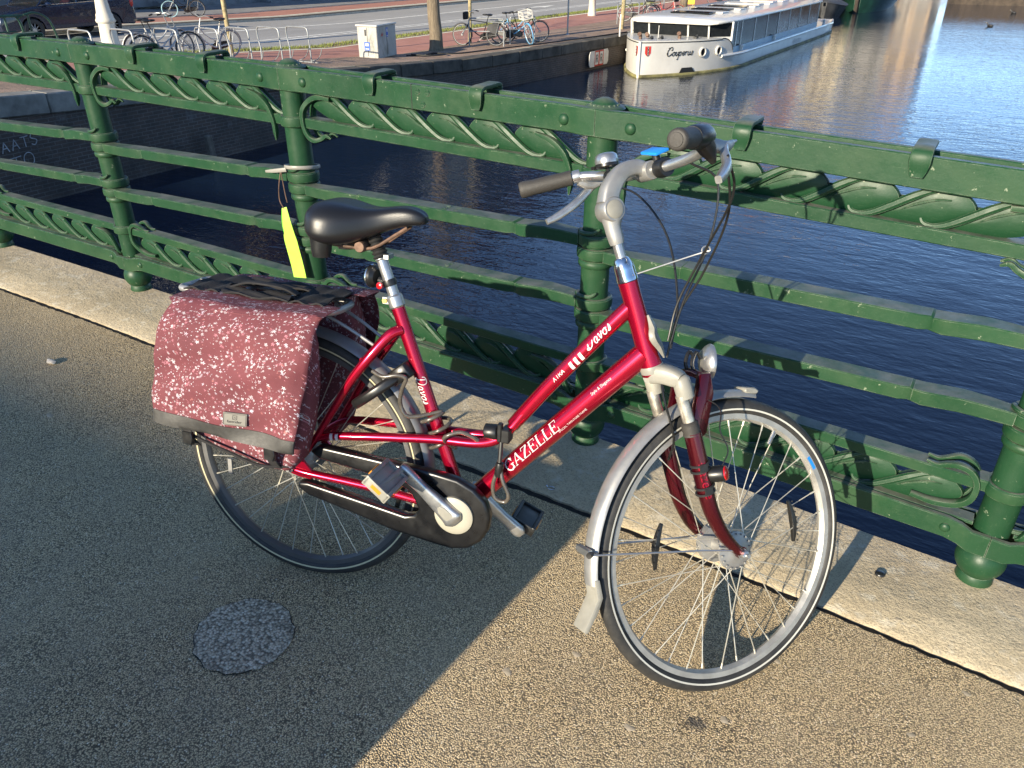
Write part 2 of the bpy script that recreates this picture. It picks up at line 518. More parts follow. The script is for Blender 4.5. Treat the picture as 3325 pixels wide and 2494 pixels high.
MAT['trim'] = plain('grey_leather_trim', (0.050, 0.048, 0.044), 0.55, var=0.25, scale=25, bump=0.3, bscale=200)
MAT['black_cloth'] = plain('black_cloth', (0.012, 0.011, 0.0115), 0.85, var=0.3, scale=20, bump=0.5, bscale=180)
MAT['badge'] = plain('badge_leather', (0.20, 0.19, 0.165), 0.5, var=0.1)
MAT['lime'] = plain('lime_plastic', (0.36, 0.62, 0.07), 0.4, var=0.12, scale=12)
MAT['clear_tie'] = plain('pale_cable_tie', (0.24, 0.23, 0.20), 0.4, var=0.1)
MAT['shell'] = plain('pale_paper', (0.52, 0.46, 0.38), 0.7, var=0.2, scale=60)
# ------------------------------------------------------------------ ground heights
S0 = 0.97105
def gz(x):
    u = x / S0
    return S0 * (-0.0046799 * u * u - 0.02591837 * u + 0.0024072)
def zq(y): return -0.38 - 0.92 * min(max((y - 2.0) / 16.0, 0), 1)
WATER = -2.3
def zg(x, y):
    zf = -1.10 - 0.20 * min(max((y - 17) / 9.0, 0), 1)
    t = min(max((-19.3 - x) / 6.0, 0), 1)
    return zq(y) * (1 - t) + zf * t
XQ = [(-40, -12.75), (11, -12.85), (18, -13.05), (22, -12.6), (27, -12.15), (40, -12.1), (74, -12.2), (140, -12.2)]
def xq(y):
    for (a, b), (c, d) in zip(XQ, XQ[1:]):
        if y <= c: return b + (d - b) * (y - a) / (c - a)
    return XQ[-1][1]

# ------------------------------------------------------------------ bridge deck and its edge
KX0, KX1 = -12.6, 8.0
mb = MB()
xs = []
x = KX0
while x < KX1:
    xs.append(x); x += 0.02 if -4.5 < x < 2.5 else 0.25
xs.append(KX1)
rj = random.Random(3)
jit = [rj.uniform(-0.004, 0.004) + 0.004 * math.sin(a * 2.1) + 0.002 * math.sin(a * 7.3) - 0.004 for a in xs]
ys = [-14, -9, -6, -4.2, -3.2, -2.4, -1.8, -1.4, -1.1, -0.85, -0.7, -0.55, -0.45]
rows = []
for a, j in zip(xs, jit):
    rows.append([Vector((a, y, gz(a))) for y in ys] + [Vector((a, -0.385 + j, gz(a))), Vector((a, -0.380 + j, gz(a) - 0.03))])
nn = len(rows[0])
mb.add([p for r in rows for p in r], [(i * nn + k, (i + 1) * nn + k, (i + 1) * nn + k + 1, i * nn + k + 1) for i in range(len(rows) - 1) for k in range(nn - 1)])
pavement = struct(mb, 'pavement', MAT['asphalt'])
mb = MB()
mb.add([p for a in xs for p in (Vector((a, -0.40, gz(a) - 0.011)), Vector((a, -0.34, gz(a) - 0.011)))],
       [(2 * i, 2 * i + 2, 2 * i + 3, 2 * i + 1) for i in range(len(xs) - 1)])
struct(mb, 'tar_joint', MAT['tar'])
mb = MB()
jit2 = [rj.uniform(-0.003, 0.003) + 0.003 * math.sin(a * 2.3 + 1) - 0.008 for a in xs]
rows = []
for a, j in zip(xs, jit2):
    z = gz(a) + 0.004
    rows.append([Vector((a, -0.350 + j, z - 0.03)), Vector((a, -0.353 + j, z - 0.006)), Vector((a, -0.343 + j, z)), Vector((a, -0.2, z)), Vector((a, -0.05, z)),
                 Vector((a, 0.028 + j * 0.3, z)), Vector((a, 0.036 + j * 0.3, z - 0.012)), Vector((a, 0.036, z - 0.16))])
nn = len(rows[0])
mb.add([p for r in rows for p in r], [(i * nn + k, (i + 1) * nn + k, (i + 1) * nn + k + 1, i * nn + k + 1) for i in range(len(rows) - 1) for k in range(nn - 1)])
struct(mb, 'kerb', MAT['concrete'], smooth=50)
# steel edge plate and slab below
MAT['edge_steel'] = plain('edge_steel', (0.02, 0.035, 0.04), 0.5, var=0.3, scale=6)
mb = MB()
xx = [KX0 + i * (KX1 - KX0) / 60 for i in range(61)]
def slab(y0, y1, dz0, dz1):
    o = len(mb.v); vv = []; ff = []
    for a in xx: vv += [Vector((a, y0, gz(a) + dz0)), Vector((a, y1, gz(a) + dz0)), Vector((a, y1, gz(a) + dz1)), Vector((a, y0, gz(a) + dz1))]
    for i in range(60):
        for k in range(4): ff.append((4 * i + k, 4 * i + (k + 1) % 4, 4 * i + 4 + (k + 1) % 4, 4 * i + 4 + k))
    ff += [(0, 1, 2, 3), (240, 243, 242, 241)]
    mb.add(vv, ff)
slab(0.039, 0.075, -0.035, -0.42)
slab(-14, 0.037, -0.17, -0.62)
struct(mb, 'bridge_beam', MAT['edge_steel'])
# round repair patch in the pavement
px, py = -0.33, -1.29
mb = MB()
rp = random.Random(5)
rad = [1 + rp.uniform(-0.04, 0.04) for _ in range(40)]
ring = [(px + 0.127 * rad[k] * math.cos(k * math.pi / 20), py + 0.12 * rad[k] * math.sin(k * math.pi / 20)) for k in range(40)]
mb.add([Vector((px, py, gz(px) + 0.0035))] + [Vector((a, b, gz(a) + 0.004)) for a, b in ring] , [(0, 1 + k, 1 + (k + 1) % 40) for k in range(40)])
struct(mb, 'patch', MAT['patch'], pavement)
mb = MB()
vv = []
for k in range(40):
    a, b = ring[k]
    dx, dy = (a - px), (b - py)
    wj = 1.022 + 0.010 * math.sin(k * 2.3)
    vv += [Vector((a, b, gz(a) + 0.0022)), Vector((px + dx * wj, py + dy * wj, gz(a) + 0.0022))]
mb.add(vv, [(2 * k, 2 * k + 1, 2 * ((k + 1) % 40) + 1, 2 * ((k + 1) % 40)) for k in range(40) if k not in (0, 1, 2, 3, 36, 37, 38, 39, 30)])
struct(mb, 'patch_seam', MAT['tar'], pavement)

# ------------------------------------------------------------------ water
mb = MB()
mb.add([Vector((-13.4, -60, WATER)), Vector((40, -60, WATER)), Vector((40, 130, WATER)), Vector((-13.4, 130, WATER))], [(0, 1, 2, 3)])
struct(mb, 'water', MAT['water'])

# ------------------------------------------------------------------ quay materials
def brick_mat(name, c1, c2, mortar, scale, stain=(0.02, 0.02, 0.018), wet=None, axis='YZ', bw=0.21, bh=0.065):
    m = NT(name)
    sx = m.n('SeparateXYZ'); m.set(sx.inputs[0], m.coord())
    cb = m.n('CombineXYZ')
    m.set(cb.inputs[0], sx.outputs[1] if axis == 'YZ' else sx.outputs[0]); m.set(cb.inputs[1], sx.outputs[2])
    br = m.n('TexBrick')
    m.set(br.inputs['Vector'], cb.outputs[0])
    br.inputs['Color1'].default_value = (*c1, 1); br.inputs['Color2'].default_value = (*c2, 1); br.inputs['Mortar'].default_value = (*mortar, 1)
    br.inputs['Scale'].default_value = 1.0
    br.inputs['Brick Width'].default_value = bw * scale; br.inputs['Row Height'].default_value = bh * scale
    br.inputs['Mortar Size'].default_value = 0.007 * scale
    base = m.mix(m.ramp(m.noise(1.1, 6, 0.7), [(0.4, (0, 0, 0)), (0.7, (0.8, 0.8, 0.8))]), br.outputs[0], stain)
    if wet:
        base = m.mix(m.ramp(m.noise(2.3, 6, 0.75), [(0.58, (0, 0, 0)), (0.75, (0.5, 0.5, 0.5))]), base, wet)
    m.bump(m.math('ADD', m.math('MULTIPLY', br.outputs['Fac'], -1.0), m.math('MULTIPLY', m.noise(30, 4), 0.6)), 0.6, 0.012)
    return m.out(base, 0.75)
MAT['quay_brick'] = brick_mat('quay_brick', (0.085, 0.058, 0.045), (0.055, 0.042, 0.036), (0.12, 0.11, 0.10), 1.0, (0.02, 0.019, 0.017), (0.16, 0.17, 0.17))
MAT['coping'] = plain('coping_stone', (0.21, 0.20, 0.175), 0.8, var=0.3, scale=3, bump=0.4, bscale=40)
MAT['coping_dark'] = plain('stained_coping_stone', (0.075, 0.066, 0.052), 0.85, var=0.4, scale=2.5, bump=0.4, bscale=40)
m = NT('red_path')
base = m.ramp(m.noise(1.4, 6, 0.65), [(0.3, (0.34, 0.15, 0.11)), (0.7, (0.44, 0.21, 0.155))])
m.bump(m.noise(90, 4), 0.3, 0.005)
MAT['red_path'] = m.out(base, 0.8)
m = NT('road_asphalt')
base = m.ramp(m.noise(0.5, 6, 0.65, m.coord((2, 0.5, 1))), [(0.3, (0.29, 0.28, 0.26)), (0.7, (0.38, 0.365, 0.335))])
base = m.mix(m.ramp(m.noise(120, 3), [(0.5, (0, 0, 0)), (0.7, (0.4, 0.4, 0.4))]), base, (0.08, 0.08, 0.08))
m.bump(m.noise(90, 4), 0.3, 0.006)
MAT['road'] = m.out(base, 0.78)
m = NT('quay_earth')
base = m.ramp(m.noise(0.9, 7, 0.7), [(0.28, (0.13, 0.10, 0.07)), (0.5, (0.29, 0.195, 0.135)), (0.72, (0.37, 0.25, 0.18))])
base = m.mix(m.ramp(m.noise(5, 6, 0.7), [(0.5, (0, 0, 0)), (0.7, (0.5, 0.5, 0.5))]), base, (0.10, 0.085, 0.06))
m.bump(m.noise(14, 6, 0.7), 0.7, 0.03)
MAT['earth'] = m.out(base, 0.9)
MAT['side_paving'] = plain('grey_paving', (0.24, 0.235, 0.225), 0.8, var=0.2, scale=1.5, bump=0.3, bscale=50)
MAT['kerb_stone'] = plain('kerb_stone', (0.42, 0.385, 0.31), 0.8, var=0.2, scale=2)
MAT['gutter_shade'] = plain('painted_gutter_shade', (0.028, 0.026, 0.024), 0.8, var=0.3, scale=2)  # near-black tone paints in the shadow along the far gutter
MAT['marking'] = plain('road_marking', (0.80, 0.78, 0.70), 0.6, var=0.2, scale=5)

def strip(name, xa, xb, mat, dz=0.0, y0=-30, y1=130, fn=None):
    mb = MB()
    yy = [y0]
    while yy[-1] < y1: yy.append(min(y1, yy[-1] + 1.0))
    vv = []
    for y in yy:
        a = xa(y) if callable(xa) else xa
        b = xb(y) if callable(xb) else xb
        n_ = 7 if abs(b - a) > 5 else 1
        vv += [Vector((a + (b - a) * k / n_, y, zg(a + (b - a) * k / n_, y) + dz)) for k in range(n_ + 1)]
    q_ = n_ + 1
    mb.add(vv, [(q_ * i + k, q_ * i + k + 1, q_ * i + q_ + k + 1, q_ * i + q_ + k) for i in range(len(yy) - 1) for k in range(n_)])
    return struct(mb, name, mat, smooth=0)
strip('quay_ground', -15.4, lambda y: xq(y) - 0.4, MAT['earth'])
strip('cycle_path', -18.25, -15.4, MAT['red_path'])
strip('verge', -19.25, -18.25, MAT['earth'], 0.01)
road = strip('road', -28.2, -19.25, MAT['road'], -0.04)
strip('painted_shade_strip', -28.75, -28.2, MAT['gutter_shade'], 0.05)
strip('far_verge', -29.4, -28.75, MAT['kerb_stone'], 0.045)
strip('far_cycle_path', -31.9, -29.4, MAT['red_path'], 0.05)
strip('far_pavement', -37.2, -31.9, MAT['side_paving'], 0.10)
mb = MB()
mb.add([Vector((-400, -30, -1.6)), Vector((-37, -30, -1.6)), Vector((-37, 400, -1.6)), Vector((-400, 400, -1.6)),
        Vector((-400, 128, -1.55)), Vector((400, 128, -1.55)), Vector((400, 900, -1.55)), Vector((-400, 900, -1.55))], [(0, 1, 2, 3), (4, 5, 6, 7)])
struct(mb, 'ground', MAT['side_paving'])
# dark kerb faces (real steps) beside the road
mb = MB()
for (xk, za, zb) in ((-28.2, -0.04, 0.05), (-31.9, 0.05, 0.10), (-19.25, -0.04, 0.01)):
    yy = list(range(-30, 131))
    vv = []
    for y in yy: vv += [Vector((xk, y, zg(xk, y) + za)), Vector((xk, y, zg(xk, y) + zb))]
    mb.add(vv, [(2 * i, 2 * i + 1, 2 * i + 3, 2 * i + 2) for i in range(len(yy) - 1)])
struct(mb, 'kerb_face', MAT['kerb_stone'], smooth=0)
# road lines
mb = MB()
def line(x0, w, y0, y1, z=-0.036):
    yy = [y0 + i for i in range(int(y1 - y0) + 1)]
    vv = []
    for y in yy: vv += [Vector((x0 - w / 2, y, zg(x0 - w / 2, y) + z)), Vector((x0 + w / 2, y, zg(x0 + w / 2, y) + z))]
    mb.add(vv, [(2 * i, 2 * i + 1, 2 * i + 3, 2 * i + 2) for i in range(len(yy) - 1)])
line(-21.3, 0.14, -20, 125); line(-21.7, 0.14, -20, 125); line(-24.7, 0.22, -20, 125)
for yy0 in (37.5, 48):
    o = [(-23.1, yy0), (-23.1, yy0 + 2.2), (-23.45, yy0 + 2.2), (-23.0, yy0 + 4.2), (-22.55, yy0 + 2.2), (-22.9, yy0 + 2.2), (-22.9, yy0)]
    mb.add([Vector((a, b, zq(b) - 0.036)) for a, b in o], [tuple(range(7))])
struct(mb, 'road_marking', MAT['marking'], road, smooth=0)

# grass tufts on the verge: blades, one mass
m = NT('grass')
MAT['grass'] = m.out(m.ramp(m.noise(3, 4), [(0.3, (0.085, 0.13, 0.02)), (0.7, (0.22, 0.23, 0.05))]), 0.7)
mb = MB()
rg_ = random.Random(11)
for i in range(9000):
    y = rg_.uniform(8, 46)
    x = -18.75 + rg_.gauss(0, 0.2)
    if x < -19.2 or x > -18.3: continue
    h = rg_.uniform(0.03, 0.10); a = rg_.uniform(0, 6.28); w = 0.012
    z = zq(y) + 0.008
    dx, dy = math.cos(a) * w, math.sin(a) * w
    mb.add([Vector((x - dx, y - dy, z)), Vector((x + dx, y + dy, z)), Vector((x + rg_.uniform(-.05, .05), y + rg_.uniform(-.05, .05), z + h))], [(0, 1, 2)])
o = part(mb, 'grass', MAT['grass'], smooth=0, fix=False)
tag(o, 'strip of short green grass between red cycle path and road', 'grass', kind='stuff')

# ------------------------------------------------------------------ quay wall with coping stones
mb = MB()
yy = [-20 + i for i in range(131)]
vv = []
for y in yy:
    vv += [Vector((xq(y) + 0.03, y, -3.2)), Vector((xq(y), y, zq(y) - 0.33)), Vector((xq(y) - 0.5, y, zq(y) - 0.33))]
mb.add(vv, [(3 * i + k, 3 * i + 3 + k, 3 * i + 4 + k, 3 * i + 1 + k) for i in range(len(yy) - 1) for k in range(2)])
quay = thing('quay_wall', 'long dark brick quay wall with grey stone coping beside the canal', 'wall', T(-12.8, 12, -2.3))
def part_w(mb, name, mat, parent, **kw):
    return part(mb, name, mat, parent, M=WM[parent].inverted(), **kw)
part_w(mb, 'brickwork', MAT['quay_brick'], quay, smooth=0)
y = 0.4
rc_ = random.Random(4)
while y < 46:
    L = rc_.uniform(1.1, 1.5)
    y1 = y + L - 0.012
    dx = rc_.uniform(-0.012, 0.012); dz = rc_.uniform(-0.008, 0.008)
    mb = MB()
    vv = []
    for q in (y, y1):
        X = xq(q) + 0.06 + dx; Z = zq(q) + dz
        vv += [Vector((X, q, Z - 0.33)), Vector((X, q, Z)), Vector((X - 0.5, q, Z)), Vector((X - 0.5, q, Z - 0.33))]
    mb.add(vv, [(0, 1, 2, 3), (7, 6, 5, 4), (0, 4, 5, 1), (1, 5, 6, 2), (2, 6, 7, 3), (3, 7, 4, 0)])
    part_w(mb, 'coping_stone', MAT['coping'] if y < 9 else MAT['coping_dark'], quay, bevel=0.02)
    y += L
mb = MB()
vv = []
for q in [46 + i * 2 for i in range(32)]:
    vv += [Vector((xq(q) + 0.06, q, zq(q) - 0.33)), Vector((xq(q) + 0.06, q, zq(q))), Vector((xq(q) - 0.5, q, zq(q)))]
mb.add(vv, [(3 * i + k, 3 * i + 3 + k, 3 * i + 4 + k, 3 * i + 1 + k) for i in range(31) for k in range(2)])
part_w(mb, 'far_coping', MAT['coping_dark'], quay, smooth=0)
# ------------------------------------------------------------------ green iron railing
PITCH = 1.262
railing = thing('iron_railing', 'green wrought iron bridge railing with round posts and twisted leaf bands', 'railing', T(0, 0, 0))
GREEN = MAT['green']
IDX = list(range(-6, 4))
PX = {i: i * PITCH for i in IDX}

# post meshes, shared
mb = MB()
mb.lathe([(0.046, 0.115), (0.046, 1.10)], n=20)
post_me = mb.mesh('post'); post_me.materials.append(GREEN)
mb = MB()
mb.lathe([(0.0, 1.178), (0.012, 1.1775), (0.026, 1.172), (0.036, 1.164), (0.042, 1.158), (0.056, 1.154), (0.061, 1.149), (0.058, 1.143), (0.050, 1.138), (0.049, 1.09)], n=28, cap=False)
for k in range(16):
    a = 2 * math.pi * k / 16
    mb.sphere((0.041 * math.cos(a), 0.041 * math.sin(a), 1.159), 0.0035, 6)
cap_me = mb.mesh('post_cap'); cap_me.materials.append(GREEN)
mb = MB()
prof = [(0.048, 0.0), (0.05, 0.006), (0.048, 0.018), (0.046, 0.028)]
for k in range(13):
    a = R(-48 + 96 * k / 12)
    prof.append((0.066 * math.cos(a), 0.078 + 0.064 * math.sin(a)))
prof += [(0.046, 0.135)]
mb.lathe(prof, n=28)
ball_me = mb.mesh('ball_foot', smooth=50); ball_me.materials.append(GREEN)
def collar_mesh(name, h, r):
    mb = MB()
    mb.lathe([(0.047, -h / 2), (r - 0.004, -h / 2), (r, -h / 2 + 0.004), (r + 0.0015, 0), (r, h / 2 - 0.004), (r - 0.004, h / 2), (0.047, h / 2)], n=28, cap=False)
    me = mb.mesh(name); me.materials.append(GREEN); return me
col_me = collar_mesh('collar', 0.036, 0.061)
col2_me = collar_mesh('collar', 0.024, 0.055)
scol_me = collar_mesh('collar', 0.038, 0.058)
# small hooked end lying on top of a collar
mb = MB()
pts = [(0.054 * math.cos(R(a)), 0.054 * math.sin(R(a)), z) for a, z in ((-185, 0.018), (-160, 0.022), (-130, 0.024), (-105, 0.026), (-80, 0.030), (-65, 0.038), (-58, 0.045))]
mb.tube(pts, [0.007, 0.008, 0.008, 0.007, 0.006, 0.005, 0.003], n=8, sm=3)
curl_me = mb.mesh('hook_curl'); curl_me.materials.append(GREEN)

for i in IDX:
    M = T(PX[i], 0, gz(PX[i]))
    p = link('post', post_me, None, railing, M)
    link('post_cap', cap_me, None, p); link('ball_foot', ball_me, None, p)
    for zc in (0.758, 0.548):
        link('collar', col_me, None, p, T(0, 0, zc)); link('collar', col_me, None, p, T(0, 0, zc - 0.043) )
        link('collar', col2_me, None, p, T(0, 0, zc - 0.078))
        link('hook_curl', curl_me, None, p, T(0, 0, zc))
    link('collar', scol_me, None, p, T(0, 0, 0.964))
    link('collar', scol_me, None, p, T(0, 0, 0.322))

mb = MB(); mb.sphere((0, 0, 0), 0.0175, 14, (1, 0.62, 1)); riv_me = mb.mesh('rivet'); riv_me.materials.append(GREEN)
mb = MB(); mb.lathe([(0.0, 0.0035), (0.009, 0.0032), (0.0115, 0.0)], n=14); mb.box((0, 0, 0.0036), (0.017, 0.002, 0.0012))
screw_me = mb.mesh('screw'); screw_me.materials.append(GREEN)

def sweep_bar(mb, prof, secs, fn):
    """prof: list of (y,z) closed profile; secs: list of (u, dy, dz, sy, sz); fn(u,y,z)->Vector"""
    m = len(prof); vv = []
    for (u, dy, dz, sy, sz) in secs:
        for (a, b) in prof: vv.append(fn(u, dy + a * sy, dz + b * sz))
    ff = []
    for i in range(len(secs) - 1):
        for k in range(m):
            l = (k + 1) % m
            ff.append((i * m + k, i * m + l, (i + 1) * m + l, (i + 1) * m + k))
    ff += [tuple(range(m)), tuple((len(secs) - 1) * m + k for k in range(m - 1, -1, -1))]
    mb.add(vv, ff)

def rect(hy, hz, b=0.003):
    return [(-hy, -hz + b), (-hy, hz - b), (-hy + b, hz), (hy - b, hz), (hy, hz - b), (hy, -hz + b), (hy - b, -hz), (-hy + b, -hz)]

# one leaf of the twisted band: local u along (0..0.19), w up (0..1 -> HT)
def leaf_mesh(HT, flip):
    P = 0.182
    ol = [(-0.30, 0.50), (-0.25, 0.76), (-0.06, 0.97), (0.20, 0.98), (0.40, 0.84), (0.58, 0.62), (0.76, 0.38), (0.95, 0.10), (0.82, -0.02), (0.52, -0.04), (0.22, 0.02), (-0.08, 0.22)]
    ol = [(p.x, p.y) for p in catmull([Vector((a, b, 0)) for a, b in ol], 3, True)]
    cx, cy = 0.30, 0.45
    mb = MB()
    n = len(ol)
    vv = []
    sg = -1 if flip else 1
    def q(u, w, y): return Vector((sg * u * P, y + (u - 0.3) * 0.012, w * HT))
    for ring, (s_, y_) in enumerate(((1.0, 0.004), (0.97, -0.004), (0.75, -0.0105), (0.45, -0.0135), (0.0, -0.0145))):
        for (a, b) in (ol if s_ > 0 else [(cx, cy)]):
            vv.append(q(cx + (a - cx) * s_, cy + (b - cy) * s_, y_ - 0.006 * max(0, (a - 0.3)) * s_))
    back = len(vv)
    for (a, b) in ol: vv.append(q(a, b, 0.010))
    ff = []
    for r_ in range(3):
        for k in range(n):
            l = (k + 1) % n
            ff.append((r_ * n + k, r_ * n + l, (r_ + 1) * n + l, (r_ + 1) * n + k))
    for k in range(n): ff.append((3 * n + k, 3 * n + (k + 1) % n, 4 * n))
    for k in range(n): ff.append((k, back + k, back + (k + 1) % n, (k + 1) % n))
    ff.append(tuple(range(back + n - 1, back - 1, -1)))
    mb.add(vv, ff)
    rib = [(0.02, 0.97, -0.006), (0.25, 0.93, -0.014), (0.48, 0.70, -0.021), (0.72, 0.38, -0.024), (0.95, 0.10, -0.024), (1.12, 0.01, -0.022), (1.24, 0.07, -0.020), (1.27, 0.22, -0.018), (1.20, 0.28, -0.017)]
    mb.tube([q(a, b, c) for a, b, c in rib], [0.004, 0.0085, 0.0115, 0.0115, 0.0095, 0.0075, 0.0062, 0.005, 0.0035], n=8, sm=4)
    vein = [(0.02, 0.74, -0.0135), (0.2, 0.70, -0.0165), (0.42, 0.52, -0.0185), (0.6, 0.30, -0.018)]
    mb.tube([q(a, b, c) for a, b, c in vein], [0.002, 0.0035, 0.0035, 0.001], n=6, sm=3)
    me = mb.mesh('leaf', smooth=42); me.materials.append(GREEN); return me
LEAF = {(k, f): leaf_mesh(h, f) for k, h in (('up', 0.096), ('lo', 0.108)) for f in (False, True)}

for i in IDX[:-1]:
    x0, x1 = PX[i], PX[i + 1]
    L = x1 - x0
    g0, g1 = gz(x0), gz(x1)
    def F(u, y, z): return Vector((x0 + u, y, z + g0 + (g1 - g0) * u / L))
    flip = i >= 0
    def G(u, y, z): return F(L - u, y, z) if flip else F(u, y, z)
    # ---- top rail: two flat bars with a groove between them, bowed out round the posts
    mb = MB()
    us = [(0.0, 0.012), (0.045, 0.012), (0.075, 0.004), (0.10, 0.0), (L - 0.10, 0.0), (L - 0.075, 0.004), (L - 0.045, 0.012), (L, 0.012)]
    for sgn in (-1, 1):
        sweep_bar(mb, rect(0.0115, 0.039), [(u + (0.0008 if k == 0 else -0.0008 if k == 7 else 0), sgn * (0.0375 + d), 1.115, 1, 1) for k, (u, d) in enumerate(us)], F)
    tr = part(mb, 'top_rail', GREEN, railing)
    mb = MB()
    sweep_bar(mb, rect(0.026, 0.006), [(0.06, 0, 1.138, 1, 1), (L - 0.06, 0, 1.138, 1, 1)], F)
    part(mb, 'filler_bar', GREEN, tr)
    for u in (0.106, L - 0.106):
        link('rivet', riv_me, None, tr, Matrix.Translation(F(u, -0.049, 1.112)))
    # ---- clamps over the top rail
    for u in (L * 0.335, L * 0.675):
        mb = MB()
        path = [(0.066, 1.150, 0.5), (0.061, 1.163, 0.9), (0.045, 1.169, 1.0), (0.0, 1.168, 1.0), (-0.040, 1.167, 1.0), (-0.0575, 1.158, 1.02), (-0.0605, 1.140, 1.05), (-0.0585, 1.118, 0.86), (-0.0600, 1.104, 0.62)]
        pp = [F(u, a, b) for a, b, c in path]
        mb.tube(pp, [c for a, b, c in path], n=12, sm=3, flat=(0.024, 0.0075), up=(1, 0, 0))
        mb.sphere(F(u, 0.066, 1.156), 0.016, 12, (1.2, 0.8, 1))
        part(mb, 'rail_clamp', GREEN, tr)
    # ---- bar under the upper leaf band
    mb = MB()
    sweep_bar(mb, rect(0.027, 0.0185), [(0.05, 0, 0.964, 1, 1), (L - 0.05, 0, 0.964, 1, 1)], F)
    part(mb, 'band_rail', GREEN, railing)
    # ---- two plain rails with forged nicks
    for zc in (0.758, 0.548):
        mb = MB()
        zl, zh = zc - 0.043, zc
        def zz(u): return zl + (zh - zl) * u / L - 0.010 * math.sin(math.pi * u / L)
        sec = []
        for (u, sy, sz, dy, dz) in ((0.045, 0.75, 0.9, -0.02, 0.0), (0.10, 0.9, 0.95, -0.012, -0.003), (0.17, 1.0, 1.0, -0.004, -0.004), (0.262, 1.02, 1.02, -0.002, -0.002), (0.288, 0.98, 0.90, 0.010, -0.004), (0.296, 0.92, 0.94, 0.003, 0.001), (0.32, 1.0, 1.0, 0, 0),
                                    (L - 0.32, 1.0, 1.0, 0, 0), (L - 0.296, 0.92, 0.94, 0.003, 0.001), (L - 0.288, 0.98, 0.90, 0.010, -0.004), (L - 0.262, 1.02, 1.02, -0.002, -0.002), (L - 0.17, 1.0, 1.0, -0.004, 0.003), (L - 0.10, 0.9, 0.95, -0.012, 0.002), (L - 0.045, 0.75, 0.9, -0.02, 0.0)):
            sec.append((u, dy, zz(u) + dz, sy, sz))
        sweep_bar(mb, rect(0.033, 0.0210), sec, F)
        r_ = part(mb, 'rail', GREEN, railing)
        if i == -1:
            um = 0.60 * L
            for du, dy in ((-0.03, -0.012), (-0.03, 0.012), (-0.075, -0.012), (-0.075, 0.012)):
                link('screw', screw_me, None, r_, Matrix.Translation(F(um + du, dy, zz(um) + 0.0195)) @ RZ(random.uniform(0, 180)))
            mb = MB(); mb.box(F(um, 0, zz(um)), (0.004, 0.0585, 0.0396)); part(mb, 'splice', MAT['tar'], r_)
    if i == -1:
        mb = MB(); mb.box(F(0.47 * L, -0.0375, 1.115), (0.003, 0.0236, 0.0784)); part(mb, 'splice', MAT['tar'], tr)
        for du, dz in ((0.025, 0.018), (0.065, 0.018), (0.045, -0.02)):
            link('screw', screw_me, None, tr, Matrix.Translation(F(0.47 * L + du, -0.0492, 1.115 + dz)) @ Matrix.Rotation(R(90), 4, 'X'))
    # ---- bar above the lower leaf band, grooved bar and bottom straps
    mb = MB()
    sweep_bar(mb, rect(0.028, 0.0175), [(0.05, 0, 0.322, 1, 1), (L - 0.05, 0, 0.322, 1, 1)], F)
    part(mb, 'band_rail', GREEN, railing)
    mb = MB()
    sweep_bar(mb, rect(0.024, 0.006), [(0.05, 0, 0.193, 1, 1), (L - 0.05, 0, 0.193, 1, 1)], F)
    part(mb, 'filler_bar', GREEN, railing)
    mb = MB()
    us = [(0.0, 0.016), (0.045, 0.016), (0.075, 0.006), (0.11, 0.0), (L - 0.11, 0.0), (L - 0.075, 0.006), (L - 0.045, 0.016), (L, 0.016)]
    for sgn in (-1, 1):
        sweep_bar(mb, rect(0.009, 0.034), [(u + (0.0008 if k == 0 else -0.0008 if k == 7 else 0), sgn * (0.036 + d), 0.166 - (0.012 if k in (0, 1, 6, 7) else 0.004 if k in (2, 5) else 0), 1, 1) for k, (u, d) in enumerate(us)], F)
    st = part(mb, 'bottom_strap', GREEN, railing)
    for u in (0.112, L - 0.112):
        link('rivet', riv_me, None, st, Matrix.Translation(F(u, -0.045, 0.166)) @ Matrix.Scale(0.85, 4))
    # ---- leaf bands
    for kind, zb, HT in (('up', 0.981, 0.096), ('lo', 0.198, 0.108)):
        mb = MB()
        if kind == 'up':
            hook = [(0.20, 1.060), (0.145, 1.062), (0.100, 1.045), (0.070, 1.010), (0.064, 0.965), (0.078, 0.925), (0.110, 0.908), (0.145, 0.918), (0.165, 0.930), (0.185, 0.922)]
            tail = [(L - 0.215, 1.055), (L - 0.155, 1.040), (L - 0.110, 1.005), (L - 0.090, 0.955), (L - 0.088, 0.915), (L - 0.092, 0.885)]
        else:
            hook = [(0.22, 0.225), (0.16, 0.222), (0.105, 0.236), (0.076, 0.270), (0.072, 0.318), (0.092, 0.352), (0.125, 0.362), (0.155, 0.350), (0.178, 0.340), (0.205, 0.346)]
            tail = [(L - 0.215, 0.292), (L - 0.150, 0.285), (L - 0.105, 0.262), (L - 0.080, 0.225), (L - 0.068, 0.200), (L - 0.055, 0.188)]
        for dy in (-0.016, 0.016):
            mb.tube([G(a, dy * 1.6 * (1 if 2 < k < 7 else 0.7), b) for k, (a, b) in enumerate(hook)], [0.8, 1.1, 1.15, 1.1, 1.0, 1.0, 1.0, 0.9, 0.8, 0.35], n=10, sm=4, flat=(0.011, 0.009), up=(0, 1, 0))
        mb.tube([G(a, -0.026, b) for a, b in tail], [0.5, 1.1, 1.2, 1.0, 0.9, 0.3], n=10, sm=4, flat=(0.012, 0.009), up=(0, 1, 0))
        # backing web that carries the leaves
        sweep_bar(mb, rect(0.005, 0.016), [(0.15, 0.019, zb + HT * 0.45, 1, 1), (L - 0.16, 0.019, zb + HT * 0.45, 1, 1)], F)
        bp = part(mb, 'leaf_band', GREEN, railing, smooth=45)
        nl = 6
